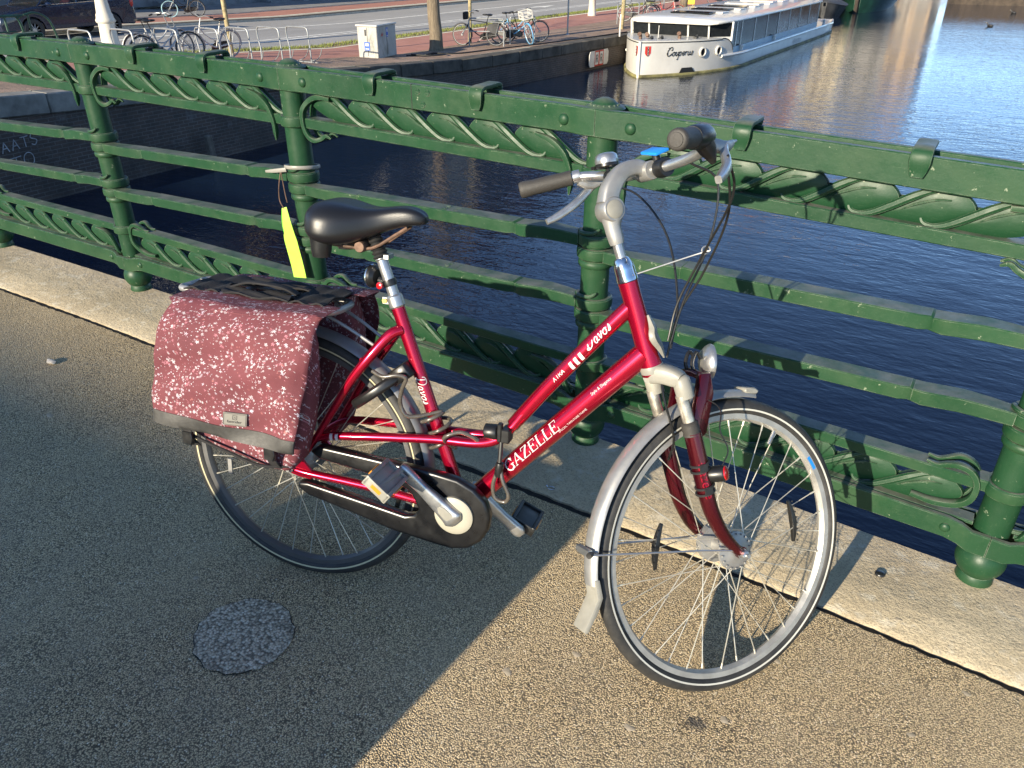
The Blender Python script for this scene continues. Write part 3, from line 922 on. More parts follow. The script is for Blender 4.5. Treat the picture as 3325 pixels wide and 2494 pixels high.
        for k in range(nl):
            u = 0.150 + (L - 0.40) * k / (nl - 1)
            base = F(L - u if flip else u, 0.006, zb)
            sl = math.atan2(g1 - g0, L)
            link('leaf', LEAF[(kind, flip)], None, bp, Matrix.Translation(base) @ Matrix.Rotation(-sl, 4, 'Y'))
        if kind == 'lo':
            for u in (L * 0.38, L * 0.68):
                mb = MB(); mb.lathe([(0.006, 0), (0.004, 0.012), (0.006, 0.02)], o=G(u, -0.012, 0.196), n=8)
                part(mb, 'stud', GREEN, bp)
# ------------------------------------------------------------------ strokes for lettering
def glyphs():
    g = {}
    g['G'] = (0.98, [([(.80,.76),(.62,.96),(.40,1.0),(.16,.84),(.06,.5),(.16,.16),(.4,.0),(.62,.04),(.77,.16)], .13), ([(.77,.0),(.77,.42)], .13), ([(.60,.42),(.93,.42)], .06), ([(.80,.66),(.80,1.0)], .05)])
    g['A'] = (1.02, [([(.08,.0),(.45,1.0)], .06), ([(.45,1.0),(.86,.0)], .15), ([(.2,.33),(.68,.33)], .055), ([(-.05,.025),(.22,.025)], .055), ([(.68,.025),(1.0,.025)], .055)])
    g['Z'] = (0.90, [([(.08,.97),(.76,.97)], .06), ([(.72,.95),(.10,.05)], .15), ([(.05,.03),(.8,.03)], .06), ([(.1,.97),(.08,.72)], .05), ([(.8,.03),(.82,.3)], .05)])
    g['E'] = (0.92, [([(.2,0),(.2,1)], .15), ([(.05,.97),(.78,.97)], .06), ([(.2,.5),(.58,.5)], .05), ([(.05,.03),(.8,.03)], .06), ([(.78,.97),(.78,.72)], .05), ([(.58,.38),(.58,.62)], .05), ([(.8,.03),(.84,.3)], .05)])
    g['L'] = (0.84, [([(.2,0),(.2,1)], .15), ([(.05,.97),(.36,.97)], .05), ([(.05,.03),(.75,.03)], .06), ([(.75,.03),(.79,.32)], .05)])
    s = {}
    s['C'] = (0.80, [([(.62,.62),(.78,.8),(.62,1.0),(.35,.95),(.12,.6),(.12,.25),(.3,.02),(.55,.05),(.8,.28)], .085), ([(.05,.9),(.2,.98),(.3,.8)], .04)])
    s['D'] = (0.82, [([(.24,.95),(.12,.05)], .09), ([(-.08,.72),(.0,.95),(.3,1.03),(.62,.95),(.75,.6),(.55,.15),(.2,.0),(-.05,.08),(.04,.2),(.25,.05)], .07)])
    s['o'] = (0.50, [([(.3,.45),(.1,.35),(.05,.15),(.2,0),(.38,.08),(.42,.3),(.3,.45),(.52,.38)], .075)])
    s['u'] = (0.52, [([(0,.35),(.1,.45),(.07,.12),(.18,0),(.35,.12),(.42,.45),(.4,.1),(.54,.04)], .075)])
    s['p'] = (0.48, [([(0,.35),(.1,.45),(-.04,-.45)], .075), ([(.07,.3),(.25,.46),(.38,.3),(.3,.05),(.12,.0),(.05,.1)], .07), ([(-.15,-.45),(.08,-.42)], .05)])
    s['e'] = (0.42, [([(.02,.18),(.3,.25),(.32,.4),(.2,.46),(.06,.3),(.06,.1),(.2,0),(.44,.14)], .07)])
    s['r'] = (0.36, [([(0,.3),(.1,.46),(.07,0)], .08), ([(.08,.22),(.2,.42),(.36,.40)], .06)])
    s['s'] = (0.42, [([(.0,.02),(.2,.2),(.25,.48),(.32,.26),(.28,.06),(.12,0),(.04,.08)], .07)])
    s['a'] = (0.52, [([(.38,.4),(.2,.46),(.05,.25),(.1,.02),(.28,.05),(.4,.42),(.38,.08),(.54,.05)], .075)])
    s['v'] = (0.44, [([(0,.4),(.1,.46),(.15,.02),(.35,.3),(.36,.46),(.48,.42)], .075)])
    b = {}
    b['X'] = (0.7, [([(.05,0),(.6,1)], .13), ([(.05,1),(.6,0)], .13)])
    b['T'] = (0.62, [([(.3,0),(.3,.72)], .12), ([(.02,.70),(.58,.70)], .12)])
    b['R'] = (0.62, [([(.08,0),(.08,.72)], .12), ([(.08,.68),(.42,.66),(.5,.52),(.4,.38),(.08,.36)], .1), ([(.28,.36),(.56,0)], .11)])
    b['A'] = (0.66, [([(.02,0),(.3,.72)], .11), ([(.3,.72),(.6,0)], .11), ([(.12,.22),(.48,.22)], .09)])
    b['K'] = (0.7, [([(.1,0),(.1,1)], .16), ([(.6,1),(.12,.45)], .14), ([(.25,.6),(.64,0)], .15)])
    b['x'] = (0.5, [([(.05,0),(.5,.55)], .15), ([(.05,.55),(.5,0)], .15)])
    b['P'] = (0.6, [([(.1,0),(.1,1)], .14), ([(.1,.95),(.45,.92),(.55,.72),(.45,.5),(.1,.48)], .12)])
    b['Q'] = (0.66, [([(.1,0),(.1,1)], .14), ([(.1,.95),(.45,.92),(.55,.72),(.45,.5),(.1,.48)], .12), ([(.3,.48),(.6,0)], .13)])
    b['S'] = (0.55, [([(.45,.85),(.25,1.0),(.08,.8),(.25,.55),(.45,.35),(.3,.02),(.05,.12)], .10)])
    return g, s, b
SERIF, SCRIPT, BLOCK = glyphs()

def ribbons(mb, polylines, mapfn, seg=0.004, smooth=True):
    """polylines: list of ([(u,v)..], width) in surface units; mapfn(u,v)->Vector"""
    for pts, w in polylines:
        P = [Vector((a, b, 0)) for a, b in pts]
        if smooth and len(P) > 2: P = catmull(P, 5)
        Q = [P[0]]
        for a, b in zip(P, P[1:]):
            k = max(1, int((b - a).length / seg))
            for t in range(1, k + 1): Q.append(a + (b - a) * (t / k))
        vv = []
        for i in range(len(Q)):
            d = Q[min(i + 1, len(Q) - 1)] - Q[max(i - 1, 0)]
            if d.length < 1e-9: d = Vector((1, 0, 0))
            d.normalize()
            nrm = Vector((-d.y, d.x, 0)) * (w / 2)
            a, b = Q[i] - nrm, Q[i] + nrm
            vv += [mapfn(a.x, a.y), mapfn(b.x, b.y)]
        mb.add(vv, [(2 * i, 2 * i + 1, 2 * i + 3, 2 * i + 2) for i in range(len(Q) - 1)])

def word(mb, text, font, mapfn, h, u0=0.0, v0=0.0, sp=0.0, slant=0.0, adv=None, seg=0.004, wk=1.0):
    x = 0.0
    for ch in text:
        if ch == ' ': x += 0.4; continue
        a, st = font[ch]
        ribbons(mb, [([(u0 + (x + p + slant * q) * h, v0 + q * h) for p, q in pts], w * h * wk) for pts, w in st], mapfn, seg)
        x += a + sp
    return x * h

def font_mesh(text, size, mapfn, mb, u0=0, v0=0):
    cu = bpy.data.curves.new('text', 'FONT'); cu.body = text; cu.size = size; cu.resolution_u = 2
    ob = bpy.data.objects.new('text', cu); C.objects.link(ob)
    bpy.context.view_layer.update()
    me = bpy.data.meshes.new_from_object(ob.evaluated_get(bpy.context.evaluated_depsgraph_get()))
    mb.add([mapfn(u0 + v.co.x, v0 + v.co.y) for v in me.vertices], [tuple(p.vertices) for p in me.polygons])
    bpy.data.objects.remove(ob); bpy.data.curves.remove(cu); bpy.data.meshes.remove(me)

def tube_map(A, B, r, out, phi0=0.0, eps=0.0012):
    A, B, out = Vector(A), Vector(B), Vector(out)
    d = (B - A).normalized()
    o = (out - d * out.dot(d)).normalized()
    up = o.cross(d)
    if up.z < 0: up = -up
    def fn(u, v):
        a = v / r + phi0
        return A + d * u + (o * math.cos(a) + up * math.sin(a)) * (r + eps)
    return fn

# ------------------------------------------------------------------ the red bicycle
def basis(az, lean, o):
    az, ti = R(az), R(lean)
    hd = Vector((math.cos(az), math.sin(az), 0)); rt = Vector((math.sin(az), -math.cos(az), 0)); up = Vector((0, 0, 1))
    n = rt * math.cos(ti) + up * math.sin(ti); u = up * math.cos(ti) - rt * math.sin(ti)
    M = Matrix(((hd.x, -n.x, u.x, o[0]), (hd.y, -n.y, u.y, o[1]), (hd.z, -n.z, u.z, o[2]), (0, 0, 0, 1)))
    return M
RCO = (-0.36984, -0.96724, 0.35991 + 0.001)
FCO = (0.68935, -0.66598, 0.31095 + 0.003)
MF = basis(14.235, 9.511, RCO)                    # frame space: x forward, y to the bike's left, z up, origin rear hub
MS = basis(57.566, 21.559, FCO)                   # steering space: the same for the turned front wheel
def f(a, r_, u): return Vector((a, -r_, u))       # (forward, right, up)
ROOT = MF @ T(0, 0, -0.3535)
bike = thing('city_bicycle', 'red step-through city bicycle with silver mudguards leaning on its stand beside the railing', 'bicycle', ROOT)
F2R = T(0, 0, 0.3535)                             # frame space -> root space
S2R = ROOT.inverted() @ MS
def fp_(mb, name, mat, parent=None, **kw):
    if parent is None: return part(mb, name, mat, bike, F2R, **kw)
    return part(mb, name, mat, parent, **kw)
def sp_(mb, name, mat, parent=None, **kw):
    if parent is None: return part(mb, name, mat, bike, S2R, **kw)
    return part(mb, name, mat, parent, **kw)

def ringmesh(mb, prof, n=96, a0=0, a1=360):
    """prof: (radius, lateral) closed loop revolved round the axle (y)"""
    full = abs(a1 - a0) >= 359.9
    na = n if full else n + 1
    m = len(prof); vv = []
    for k in range(na):
        a = R(a0 + (a1 - a0) * k / n)
        for (r_, l) in prof: vv.append(Vector((r_ * math.cos(a), l, r_ * math.sin(a))))
    ff = []
    for k in range(n):
        j = (k + 1) % na
        for i in range(m):
            l = (i + 1) % m
            ff.append((k * m + i, k * m + l, j * m + l, j * m + i))
    if not full: ff += [tuple(range(m)), tuple((na - 1) * m + i for i in range(m - 1, -1, -1))]
    mb.add(vv, ff)
MAT['tyre'] = None
m = NT('tyre_rubber')
cx = m.n('SeparateXYZ'); m.set(cx.inputs[0], m.coord())
ang = m.math('ARCTAN2', cx.outputs[2], cx.outputs[0])
sn = m.math('SINE', m.math('ADD', m.math('MULTIPLY', ang, 150.0), m.math('MULTIPLY', m.math('ABSOLUTE', cx.outputs[1]), 500.0)))
rl = m.n('VectorMath', operation='LENGTH'); cbx = m.n('CombineXYZ'); m.set(cbx.inputs[0], cx.outputs[0]); m.set(cbx.inputs[2], cx.outputs[2]); m.set(rl.inputs[0], cbx.outputs[0])
tread = m.math('MULTIPLY', m.math('GREATER_THAN', rl.outputs['Value'], 0.3445), m.math('GREATER_THAN', sn, 0.3))
m.bump(m.math('ADD', tread, m.math('MULTIPLY', m.noise(120, 3), 0.25)), 0.7, 0.002)
dd = m.noise(20, 5, 0.7)
MAT['tyre'] = m.out(m.ramp(dd, [(0.35, (0.014, 0.014, 0.014)), (0.75, (0.045, 0.042, 0.037))]), 0.62)

def wheel(name, mat_hub, drum, stripe, add, rim_mat):
    mb = MB()
    ringmesh(mb, [(0.303, -0.005), (0.301, 0.0), (0.303, 0.005), (0.307, 0.0115), (0.3195, 0.0125), (0.3205, 0.0105), (0.316, 0.009), (0.316, -0.009), (0.3205, -0.0105), (0.3195, -0.0125), (0.307, -0.0115)], 120)
    w = add(mb, 'wheel', rim_mat)
    tag(w, name)
    mb = MB()
    ringmesh(mb, [(0.3345 + 0.0195 * math.cos(R(a)), 0.0195 * math.sin(R(a)) * 0.97) for a in range(0, 360, 20)], 120)
    ty = part(mb, 'tyre', MAT['tyre'], w)
    mb = MB()
    for s_ in (-1, 1):
        ringmesh(mb, [(0.3285, s_ * 0.0183), (0.3325, s_ * 0.0191), (0.3325, s_ * 0.0197), (0.3285, s_ * 0.0189)], 120)
    part(mb, 'reflective_line', stripe, w)
    mb = MB()
    if drum:
        mb.lathe([(0.010, -0.050), (0.020, -0.046), (0.030, -0.044), (0.0455, -0.041), (0.0465, -0.036), (0.040, -0.032), (0.026, -0.026), (0.024, 0.018), (0.034, 0.022), (0.047, 0.026), (0.0475, 0.044), (0.044, 0.047), (0.018, 0.050), (0.010, 0.052)], d=(0, 1, 0), n=32)
        for k in range(18):
            a = 2 * math.pi * k / 18
            mb.sphere((0.041 * math.cos(a), -0.0445, 0.041 * math.sin(a)), 0.0028, 6)
    else:
        mb.lathe([(0.010, -0.062), (0.028, -0.058), (0.033, -0.050), (0.044, -0.034), (0.044, -0.030), (0.030, -0.026), (0.029, 0.026), (0.044, 0.030), (0.044, 0.034), (0.030, 0.048), (0.016, 0.056), (0.010, 0.062)], d=(0, 1, 0), n=32)
    hub = part(mb, 'hub', mat_hub, w)
    mb = MB()
    mb.lathe([(0.005, -0.088), (0.005, 0.088)], d=(0, 1, 0), n=10)
    for s_ in (-1, 1):
        mb.lathe([(0.0105, s_ * 0.068), (0.0105, s_ * 0.079), (0.007, s_ * 0.081)], d=(0, 1, 0), n=6)
        mb.lathe([(0.013, s_ * 0.064), (0.013, s_ * 0.067)], d=(0, 1, 0), n=16)
    part(mb, 'axle_nut', MAT['silver'], w)
    # spokes: eight shapes shared by all
    for k in range(36):
        a = 2 * math.pi * k / 36
        side = 1 if k % 2 else -1
        off = R(38) * (1 if (k // 2) % 2 else -1)
        rf = 0.0435
        p0 = Vector((rf * math.cos(a + off), side * 0.036, rf * math.sin(a + off)))
        p1 = Vector((0.297 * math.cos(a), side * 0.004, 0.297 * math.sin(a)))
        p2 = Vector((0.3035 * math.cos(a), side * 0.003, 0.3035 * math.sin(a)))
        mb = MB(); mb.tube([p0, p1], 0.0013, n=5)
        mb.tube([p1 + (p0 - p1).normalized() * 0.008, p2], 0.0021, n=6)
        part(mb, 'spoke', MAT['spoke'], w)
    return w
fw = wheel('turned front wheel with silver drum brake hub', MAT['alu'], True, MAT['stripe'], sp_, MAT['rim'])
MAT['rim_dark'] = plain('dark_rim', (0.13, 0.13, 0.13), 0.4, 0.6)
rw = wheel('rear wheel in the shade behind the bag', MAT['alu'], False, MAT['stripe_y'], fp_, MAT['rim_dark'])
# spoke reflectors on the front wheel, valve, rim sticker
for a in (2, 162):
    mb = MB()
    pts = [Vector((0.205 * math.cos(R(a + d)), -0.012, 0.205 * math.sin(R(a + d)))) for d in (-15, -8, 0, 8, 15)]
    mb.tube(pts, [0.6, 1, 1.25, 1, 0.6], n=10, sm=3, flat=(0.0065, 0.006), up=(0, 1, 0))
    for d in range(-14, 15, 4):
        mb.sphere((0.212 * math.cos(R(a + d)), -0.018, 0.212 * math.sin(R(a + d))), 0.0025, 6)
    part(mb, 'spoke_reflector', MAT['black_plastic'], fw)
mb = MB(); mb.tube([Vector((0.303 * math.cos(R(52)), 0, 0.303 * math.sin(R(52)))), Vector((0.268 * math.cos(R(52)), 0, 0.268 * math.sin(R(52))))], [0.004, 0.004], n=8)
part(mb, 'valve', MAT['silver'], fw)
mb = MB(); ringmesh(mb, [(0.309, -0.0121), (0.3165, -0.0127), (0.3165, -0.0132), (0.309, -0.0126)], 6, 22, 29)
part(mb, 'rim_sticker', MAT['blue_plastic'], fw)
mb = MB()
a = 180 - 28
mb.box((0.24 * math.cos(R(196)), -0.012, 0.24 * math.sin(R(196))), (0.012, 0.006, 0.045))
part(mb, 'spoke_reflector', MAT['alu'], rw)

# ---------------- frame
HT_T, HT_B = (0.812, 0.575), (0.886, 0.386)
mb = MB()
def v2(p, r_=0.0): return f(p[0], r_, p[1])
hd = (v2(HT_T) - v2(HT_B)).normalized()
mb.tube([v2(HT_B) - hd * 0.012, v2(HT_B) + hd * 0.004, v2(HT_B) + hd * 0.03, v2(HT_T) - hd * 0.03, v2(HT_T)], [0.0255, 0.0265, 0.0235, 0.0215, 0.0225], n=24)
DT_A, DT_B = (0.455, -0.052), (0.866, 0.420)
mb.tube([v2(DT_A), v2(DT_B)], [0.0258, 0.0262], n=24)
# upper tube: from the head, along the down tube, then bending back as twin tubes
TT = [(0.828, 0.525), (0.742, 0.420), (0.655, 0.308), (0.600, 0.232), (0.574, 0.196)]
mb.tube([v2(p) for p in TT], [0.0180, 0.0180, 0.0178, 0.0175, 0.0165], n=18, sm=3)
for s_ in (-1, 1):
    tw = [f(0.60, s_ * 0.006, 0.232), f(0.572, s_ * 0.011, 0.190), f(0.540, s_ * 0.020, 0.158), f(0.490, s_ * 0.027, 0.143), f(0.40, s_ * 0.030, 0.137), f(0.30, s_ * 0.040, 0.128), f(0.18, s_ * 0.052, 0.115), f(0.09, s_ * 0.058, 0.100), f(0.03, s_ * 0.062, 0.060), f(0.0, s_ * 0.064, 0.012)]
    mb.tube(tw, [0.0115, 0.0118, 0.0118, 0.0118, 0.0118, 0.0115, 0.0110, 0.0100, 0.0085, 0.007], n=14, sm=4)
ST_T, ST_B = (0.268, 0.458), (0.452, -0.04)
mb.tube([v2(ST_B), v2(ST_T)], 0.0165, n=20)
mb.lathe([(0.024, -0.042), (0.024, 0.042)], o=f(0.456, 0, -0.050), d=(0, 1, 0), n=24)
for s_ in (-1, 1):
    st = [f(0.287, s_ * 0.010, 0.398), f(0.262, s_ * 0.026, 0.385), f(0.215, s_ * 0.048, 0.325), f(0.170, s_ * 0.056, 0.262), f(0.128, s_ * 0.060, 0.190), f(0.05, s_ * 0.064, 0.06), f(0.006, s_ * 0.065, 0.012)]
    mb.tube(st, [0.0135, 0.0135, 0.0130, 0.0120, 0.0105, 0.0085, 0.0075], n=14, sm=4)
    mb.tube([f(0.0, s_ * 0.064, -0.004), f(0.05, s_ * 0.062, -0.010), f(0.20, s_ * 0.050, -0.020), f(0.36, s_ * 0.040, -0.038), f(0.45, s_ * 0.028, -0.048)], [0.008, 0.0105, 0.0115, 0.0115, 0.0115], n=12, sm=3)
    # dropout plate
    mb.prism([(-0.030, -0.012), (-0.020, 0.014), (0.0, 0.030), (0.030, 0.030), (0.060, -0.004), (0.055, -0.024), (0.02, -0.022)], s_ * 0.063 - 0.0035, s_ * 0.063 + 0.0035, lambda a, b, w_: f(a, w_, b))
mb.tube([f(0.20, -0.05, 0.318), f(0.20, 0.05, 0.318)], 0.008, n=10)
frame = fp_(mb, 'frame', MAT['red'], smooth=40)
# transfers on the frame
DTv = v2(DT_B) - v2(DT_A)
mp = tube_map(v2(DT_A), v2(DT_B), 0.0262, f(0, 1, 0.30), 0.10)
mb = MB()
word(mb, 'GAZELLE', SERIF, lambda u, v: mp(u, v), 0.0275, 0.182, -0.013, 0.02, 0.12, seg=0.003)
part(mb, 'lettering', MAT['white_print'], frame, smooth=0)
mb = MB()
font_mesh('SPECIAL TWINTUBE FRAME', 0.0075, mp, mb, 0.352, -0.0185)
font_mesh('Style & Elegance', 0.0095, mp, mb, 0.475, -0.001)
part(mb, 'small_print', MAT['faded_print'], frame, smooth=0)
TA, TB = v2((0.600, 0.232)), v2((0.828, 0.525))
mt = tube_map(TA, TB, 0.0180, f(0, 1, 0.30), 0.0)
mb = MB()
word(mb, 'Davos', SCRIPT, mt, 0.026, 0.232, -0.006, 0.05, 0.25, seg=0.002, wk=1.2)
part(mb, 'lettering', MAT['white_print'], frame, smooth=0)
mb = MB()
word(mb, 'XTRA', BLOCK, mt, 0.014, 0.118, -0.002, 0.02, 0.1, seg=0.002, wk=0.9)
part(mb, 'lettering', MAT['white_print'], frame, smooth=0)
mb = MB()
for u in (0.176, 0.192, 0.208):
    ribbons(mb, [([(u, -0.012), (u + 0.003, 0.016)], 0.0085)], mt, 0.002, False)
part(mb, 'stripe_print', MAT['faded_print'], frame, smooth=0)
ms_ = tube_map(v2(ST_T), v2(ST_B), 0.0165, f(0.0, 1, 0.0), 0.0)
mb = MB()
word(mb, 'Davos', SCRIPT, ms_, 0.024, 0.185, -0.008, 0.05, 0.2, seg=0.002, wk=1.2)
part(mb, 'lettering', MAT['white_print'], frame, smooth=0)
# dark band and print on the rear of the twin tube
mtw = tube_map(f(0.09, 0.058, 0.100), f(0.18, 0.052, 0.115), 0.0110, f(0, 1, 0.4))
mb = MB()
for u in (0.028, 0.043): ribbons(mb, [([(u, -0.010), (u, 0.012)], 0.008)], mtw, 0.002, False)
part(mb, 'stripe_print', MAT['faded_print'], frame, smooth=0)

# ---------------- headset, stem, handlebar
AX = Vector((-0.1604, 0, 0.9871))
def sa(t, fw_=0.0, r_=0.0):           # point on the steering axis, t from the lower head race
    return Vector((-0.1355, 0, 0.4645)) + AX * t + Vector((fw_, -r_, 0))
mb = MB()
mb.lathe([(0.0235, -0.004), (0.0235, 0.004), (0.0225, 0.008), (0.0225, 0.022), (0.0215, 0.030), (0.0165, 0.044), (0.0125, 0.047)], o=sa(0.205), d=AX, n=28)
sp_(mb, 'headset_cup', MAT['chrome'])
mb = MB()
mb.lathe([(0.0112, 0.0), (0.0112, 0.10)], o=sa(0.24), d=AX, n=18)
sp_(mb, 'quill', MAT['silver'])
mb = MB()
J = Vector((-0.188, 0, 0.815))
mb.tube([sa(0.282), sa(0.292), sa(0.32), J - AX * 0.015, J + Vector((0.002, 0, 0.006))], [0.0155, 0.0170, 0.0180, 0.0240, 0.0225], n=20, sm=3)
mb.lathe([(0.024, -0.021), (0.0265, -0.018), (0.0265, 0.018), (0.024, 0.021)], o=J, d=(0, 1, 0), n=28)
arm = [J + Vector((-0.004, 0, 0.012)), J + Vector((0.010, 0, 0.045)), J + Vector((0.042, 0, 0.074)), J + Vector((0.080, 0, 0.080)), Vector((-0.084, 0, 0.882))]
mb.tube(arm, [1.15, 1.1, 0.95, 0.9, 0.9], n=14, sm=4, flat=(0.0165, 0.0185), up=(0, 1, 0))
mb.lathe([(0.019, -0.024), (0.0205, -0.021), (0.0205, 0.021), (0.019, 0.024)], o=(-0.084, 0, 0.884), d=(0, 1, 0), n=24)
stem = sp_(mb, 'stem', MAT['alu'], smooth=45)
mb = MB(); mb.lathe([(0.0195, 0.0), (0.0195, 0.0025), (0.017, 0.004), (0, 0.0045)], o=J + Vector((0, -0.0205, 0)), d=(0, -1, 0), n=28)
part(mb, 'stem_plug', MAT['grey_plastic'], stem)
mb = MB()
half = [(-0.233, 0.3157, 0.904), (-0.178, 0.285, 0.909), (-0.121, 0.250, 0.913), (-0.080, 0.205, 0.905), (-0.062, 0.150, 0.893), (-0.068, 0.085, 0.886), (-0.084, 0.0, 0.884)]
bar = [f(a, b, c) for a, b, c in half] + [f(a, -b, c) for a, b, c in reversed(half[:-1])]
mb.tube(bar, 0.0111, n=16, sm=5)
sp_(mb, 'handlebar', MAT['silver'])
def unit(a, b): return (b - a).normalized()
for s_ in (1, -1):
    e0, e1 = f(half[0][0], s_ * half[0][1], half[0][2]), f(half[2][0], s_ * half[2][1], half[2][2])
    d = unit(e0, e1)
    mb = MB()
    mb.tube([e0 - d * 0.004, e0 - d * 0.002, e0 + d * 0.006, e0 + d * 0.03, e0 + d * 0.07, e0 + d * 0.105, e0 + d * 0.125], [0.0150, 0.0185, 0.0200, 0.0185, 0.0190, 0.0176, 0.0185], n=18)
    g = sp_(mb, 'grip', MAT['grip'], smooth=50)
    if s_ == 1:
        mb = MB(); mb.tube([e0 + d * 0.066, e0 + d * 0.07, e0 + d * 0.115, e0 + d * 0.128], [0.0195, 0.0215, 0.0240, 0.0215], n=18); mb.tube([e0 + d * 0.108, e0 + d * 0.115 + Vector((0.010, 0, -0.026)), e0 + d * 0.118 + Vector((0.018, 0, -0.050))], [0.0225, 0.016, 0.005], n=14, sm=3); part(mb, 'twist_shifter', MAT['black_plastic'], g, smooth=50)
        mb = MB(); mb.lathe([(0.0125, 0), (0.0120, 0.0015), (0, 0.002)], o=e0 - d * 0.0042, d=-d, n=20); part(mb, 'grip_cap', MAT['grip'], g)
    # brake lever: clamp, body, blade
    c0 = e0 + d * 0.137
    mb = MB()
    mb.lathe([(0.0150, -0.009), (0.0155, 0.0), (0.0150, 0.009)], o=c0, d=d, n=20)
    lev = sp_(mb, 'brake_lever', MAT['silver'])
    piv = c0 + Vector((0.034, 0, -0.024)) + d * 0.010
    mb = MB()
    mb.tube([c0 + Vector((0.004, 0, -0.012)), c0 + Vector((0.018, 0, -0.020)) + d * 0.004, piv, piv + d * 0.03 + Vector((0.006, 0, 0.006))], [1.0, 1.25, 1.2, 0.6], n=12, sm=3, flat=(0.0095, 0.0080), up=(0, 0, 1))
    mb.tube([piv + d * 0.028 + Vector((0.006, 0, 0.006)), piv + d * 0.050 + Vector((0.007, 0, 0.008))], [0.0042, 0.0030], n=8)
    part(mb, 'lever_body', MAT['alu'], lev, smooth=45)
    mb = MB()
    tip = f(-0.205, -0.262, 0.818) if s_ < 0 else f(-0.150, 0.308, 0.829)
    mb.tube([piv, piv - d * 0.020 + Vector((0.006, 0, -0.010)), (piv * 0.5 + tip * 0.5) + Vector((0.012, 0, -0.004)), tip * 0.8 + piv * 0.2 + Vector((0.006, 0, -0.004)), tip], [1.1, 1.1, 1.15, 1.1, 0.85], n=12, sm=4, flat=(0.0085, 0.0075), up=(0, 0, 1))
    part(mb, 'lever_blade', MAT['silver'], lev, smooth=45)
# bell
bp_ = f(-0.0625, -0.150, 0.893) * 0.55 + f(-0.080, -0.205, 0.905) * 0.45
mb = MB(); mb.lathe([(0.0125, -0.004), (0.0135, 0), (0.0125, 0.004)], o=bp_, d=(0.2, 0.95, 0.1), n=16); mb.tube([bp_, bp_ + Vector((0, 0, 0.022))], 0.005, n=8)
mb.lathe([(0.024, 0.0), (0.0275, 0.003), (0.0275, 0.010)], o=bp_ + Vector((0, 0, 0.020)), n=24)
mb.box(bp_ + Vector((-0.022, 0.02, 0.024)), (0.016, 0.010, 0.008))
bell = sp_(mb, 'bell', MAT['black_plastic'])
mb = MB(); mb.lathe([(0.0272, 0.008), (0.0280, 0.014), (0.0255, 0.026), (0.019, 0.031), (0.008, 0.033), (0, 0.0333)], o=bp_ + Vector((0, 0, 0.022)), n=28)
part(mb, 'bell_dome', MAT['silver'], bell, smooth=60)
# blue phone mount and black clamp beside the stem
q = f(-0.072, 0.032, 0.886)
mb = MB(); mb.lathe([(0.0195, -0.014), (0.021, 0), (0.0195, 0.014)], o=q + Vector((0, -0.012, -0.002)), d=(0, 1, 0), n=20); mb.tube([q + Vector((0, 0.004, 0.012)), q + Vector((0.0, 0.010, 0.030))], 0.009, n=12)
pm = sp_(mb, 'phone_mount', MAT['black_plastic'])
mb = MB()
Mq = Matrix.Rotation(R(12), 4, 'X') @ Matrix.Rotation(R(-14), 4, 'Y')
mb.box(q + Vector((0.002, 0.014, 0.036)), (0.034, 0.058, 0.007), Mq)
part(mb, 'mount_plate', MAT['blue_plastic'], pm, bevel=0.003, segs=2)

# ---------------- suspension fork
mb = MB()
cr0 = sa(-0.006)
mb.lathe([(0.026, -0.010), (0.027, 0.0), (0.0255, 0.006)], o=sa(0.0), d=AX, n=24)
for s_ in (-1, 1):
    mb.tube([cr0 + Vector((-0.002, 0, -0.008)), cr0 + Vector((0.012, -s_ * 0.022, -0.010)), cr0 + Vector((0.026, -s_ * 0.046, -0.020)), Vector((-0.1035, -s_ * 0.056, 0.432))], [1.25, 1.25, 1.15, 1.0], n=14, sm=4, flat=(0.017, 0.017), up=(0, 0, 1))
    mb.lathe([(0.0195, -0.045), (0.0200, -0.020), (0.0185, 0.0), (0.012, 0.006), (0, 0.007)], o=(-0.1025, -s_ * 0.056, 0.437), d=AX, n=20)
crown = sp_(mb, 'fork_crown', MAT['grey_plastic'], smooth=45)
for s_ in (-1, 1):
    mb = MB()
    mb.tube([Vector((-0.1065, -s_ * 0.056, 0.40)), Vector((-0.092, -s_ * 0.056, 0.318))], 0.0135, n=18)
    stn = sp_(mb, 'stanchion', MAT['fork_tube'])
    mb = MB()
    mb.lathe([(0.0175, -0.020), (0.0205, -0.017), (0.0185, -0.010), (0.0205, -0.004), (0.0185, 0.004), (0.0195, 0.010), (0.0150, 0.014)], o=(-0.0935, -s_ * 0.056, 0.325), d=AX, n=20)
    part(mb, 'rubber_boot', MAT['black_rubber'] if s_ < 0 else MAT['grip'], stn, smooth=50)
    mb = MB()
    leg = [(-0.0905, 0.312), (-0.0840, 0.250), (-0.0780, 0.190), (-0.0680, 0.125), (-0.0450, 0.062), (-0.0150, 0.018), (0.0, 0.002)]
    mb.tube([Vector((a, -s_ * (0.057 + 0.004 * i / 6), b)) for i, (a, b) in enumerate(leg)], [0.0195, 0.0200, 0.0190, 0.0180, 0.0160, 0.0125, 0.0115], n=18, sm=4)
    mb.lathe([(0.0145, -0.005), (0.0145, 0.005)], o=(0, -s_ * 0.060, 0.002), d=(0, 1, 0), n=20)
    lg = sp_(mb, 'fork_leg', MAT['dark_red'])
    if s_ == 1:
        mfl = tube_map(Vector((-0.0840, -0.0575, 0.250)), Vector((-0.0680, -0.060, 0.125)), 0.0192, Vector((-0.35, -1, 0)), 0.0, 0.0008)
        mb = MB(); font_mesh('Gazelle', 0.030, mfl, mb, 0.002, -0.010)
        part(mb, 'embossed_name', MAT['red'], lg, smooth=0)
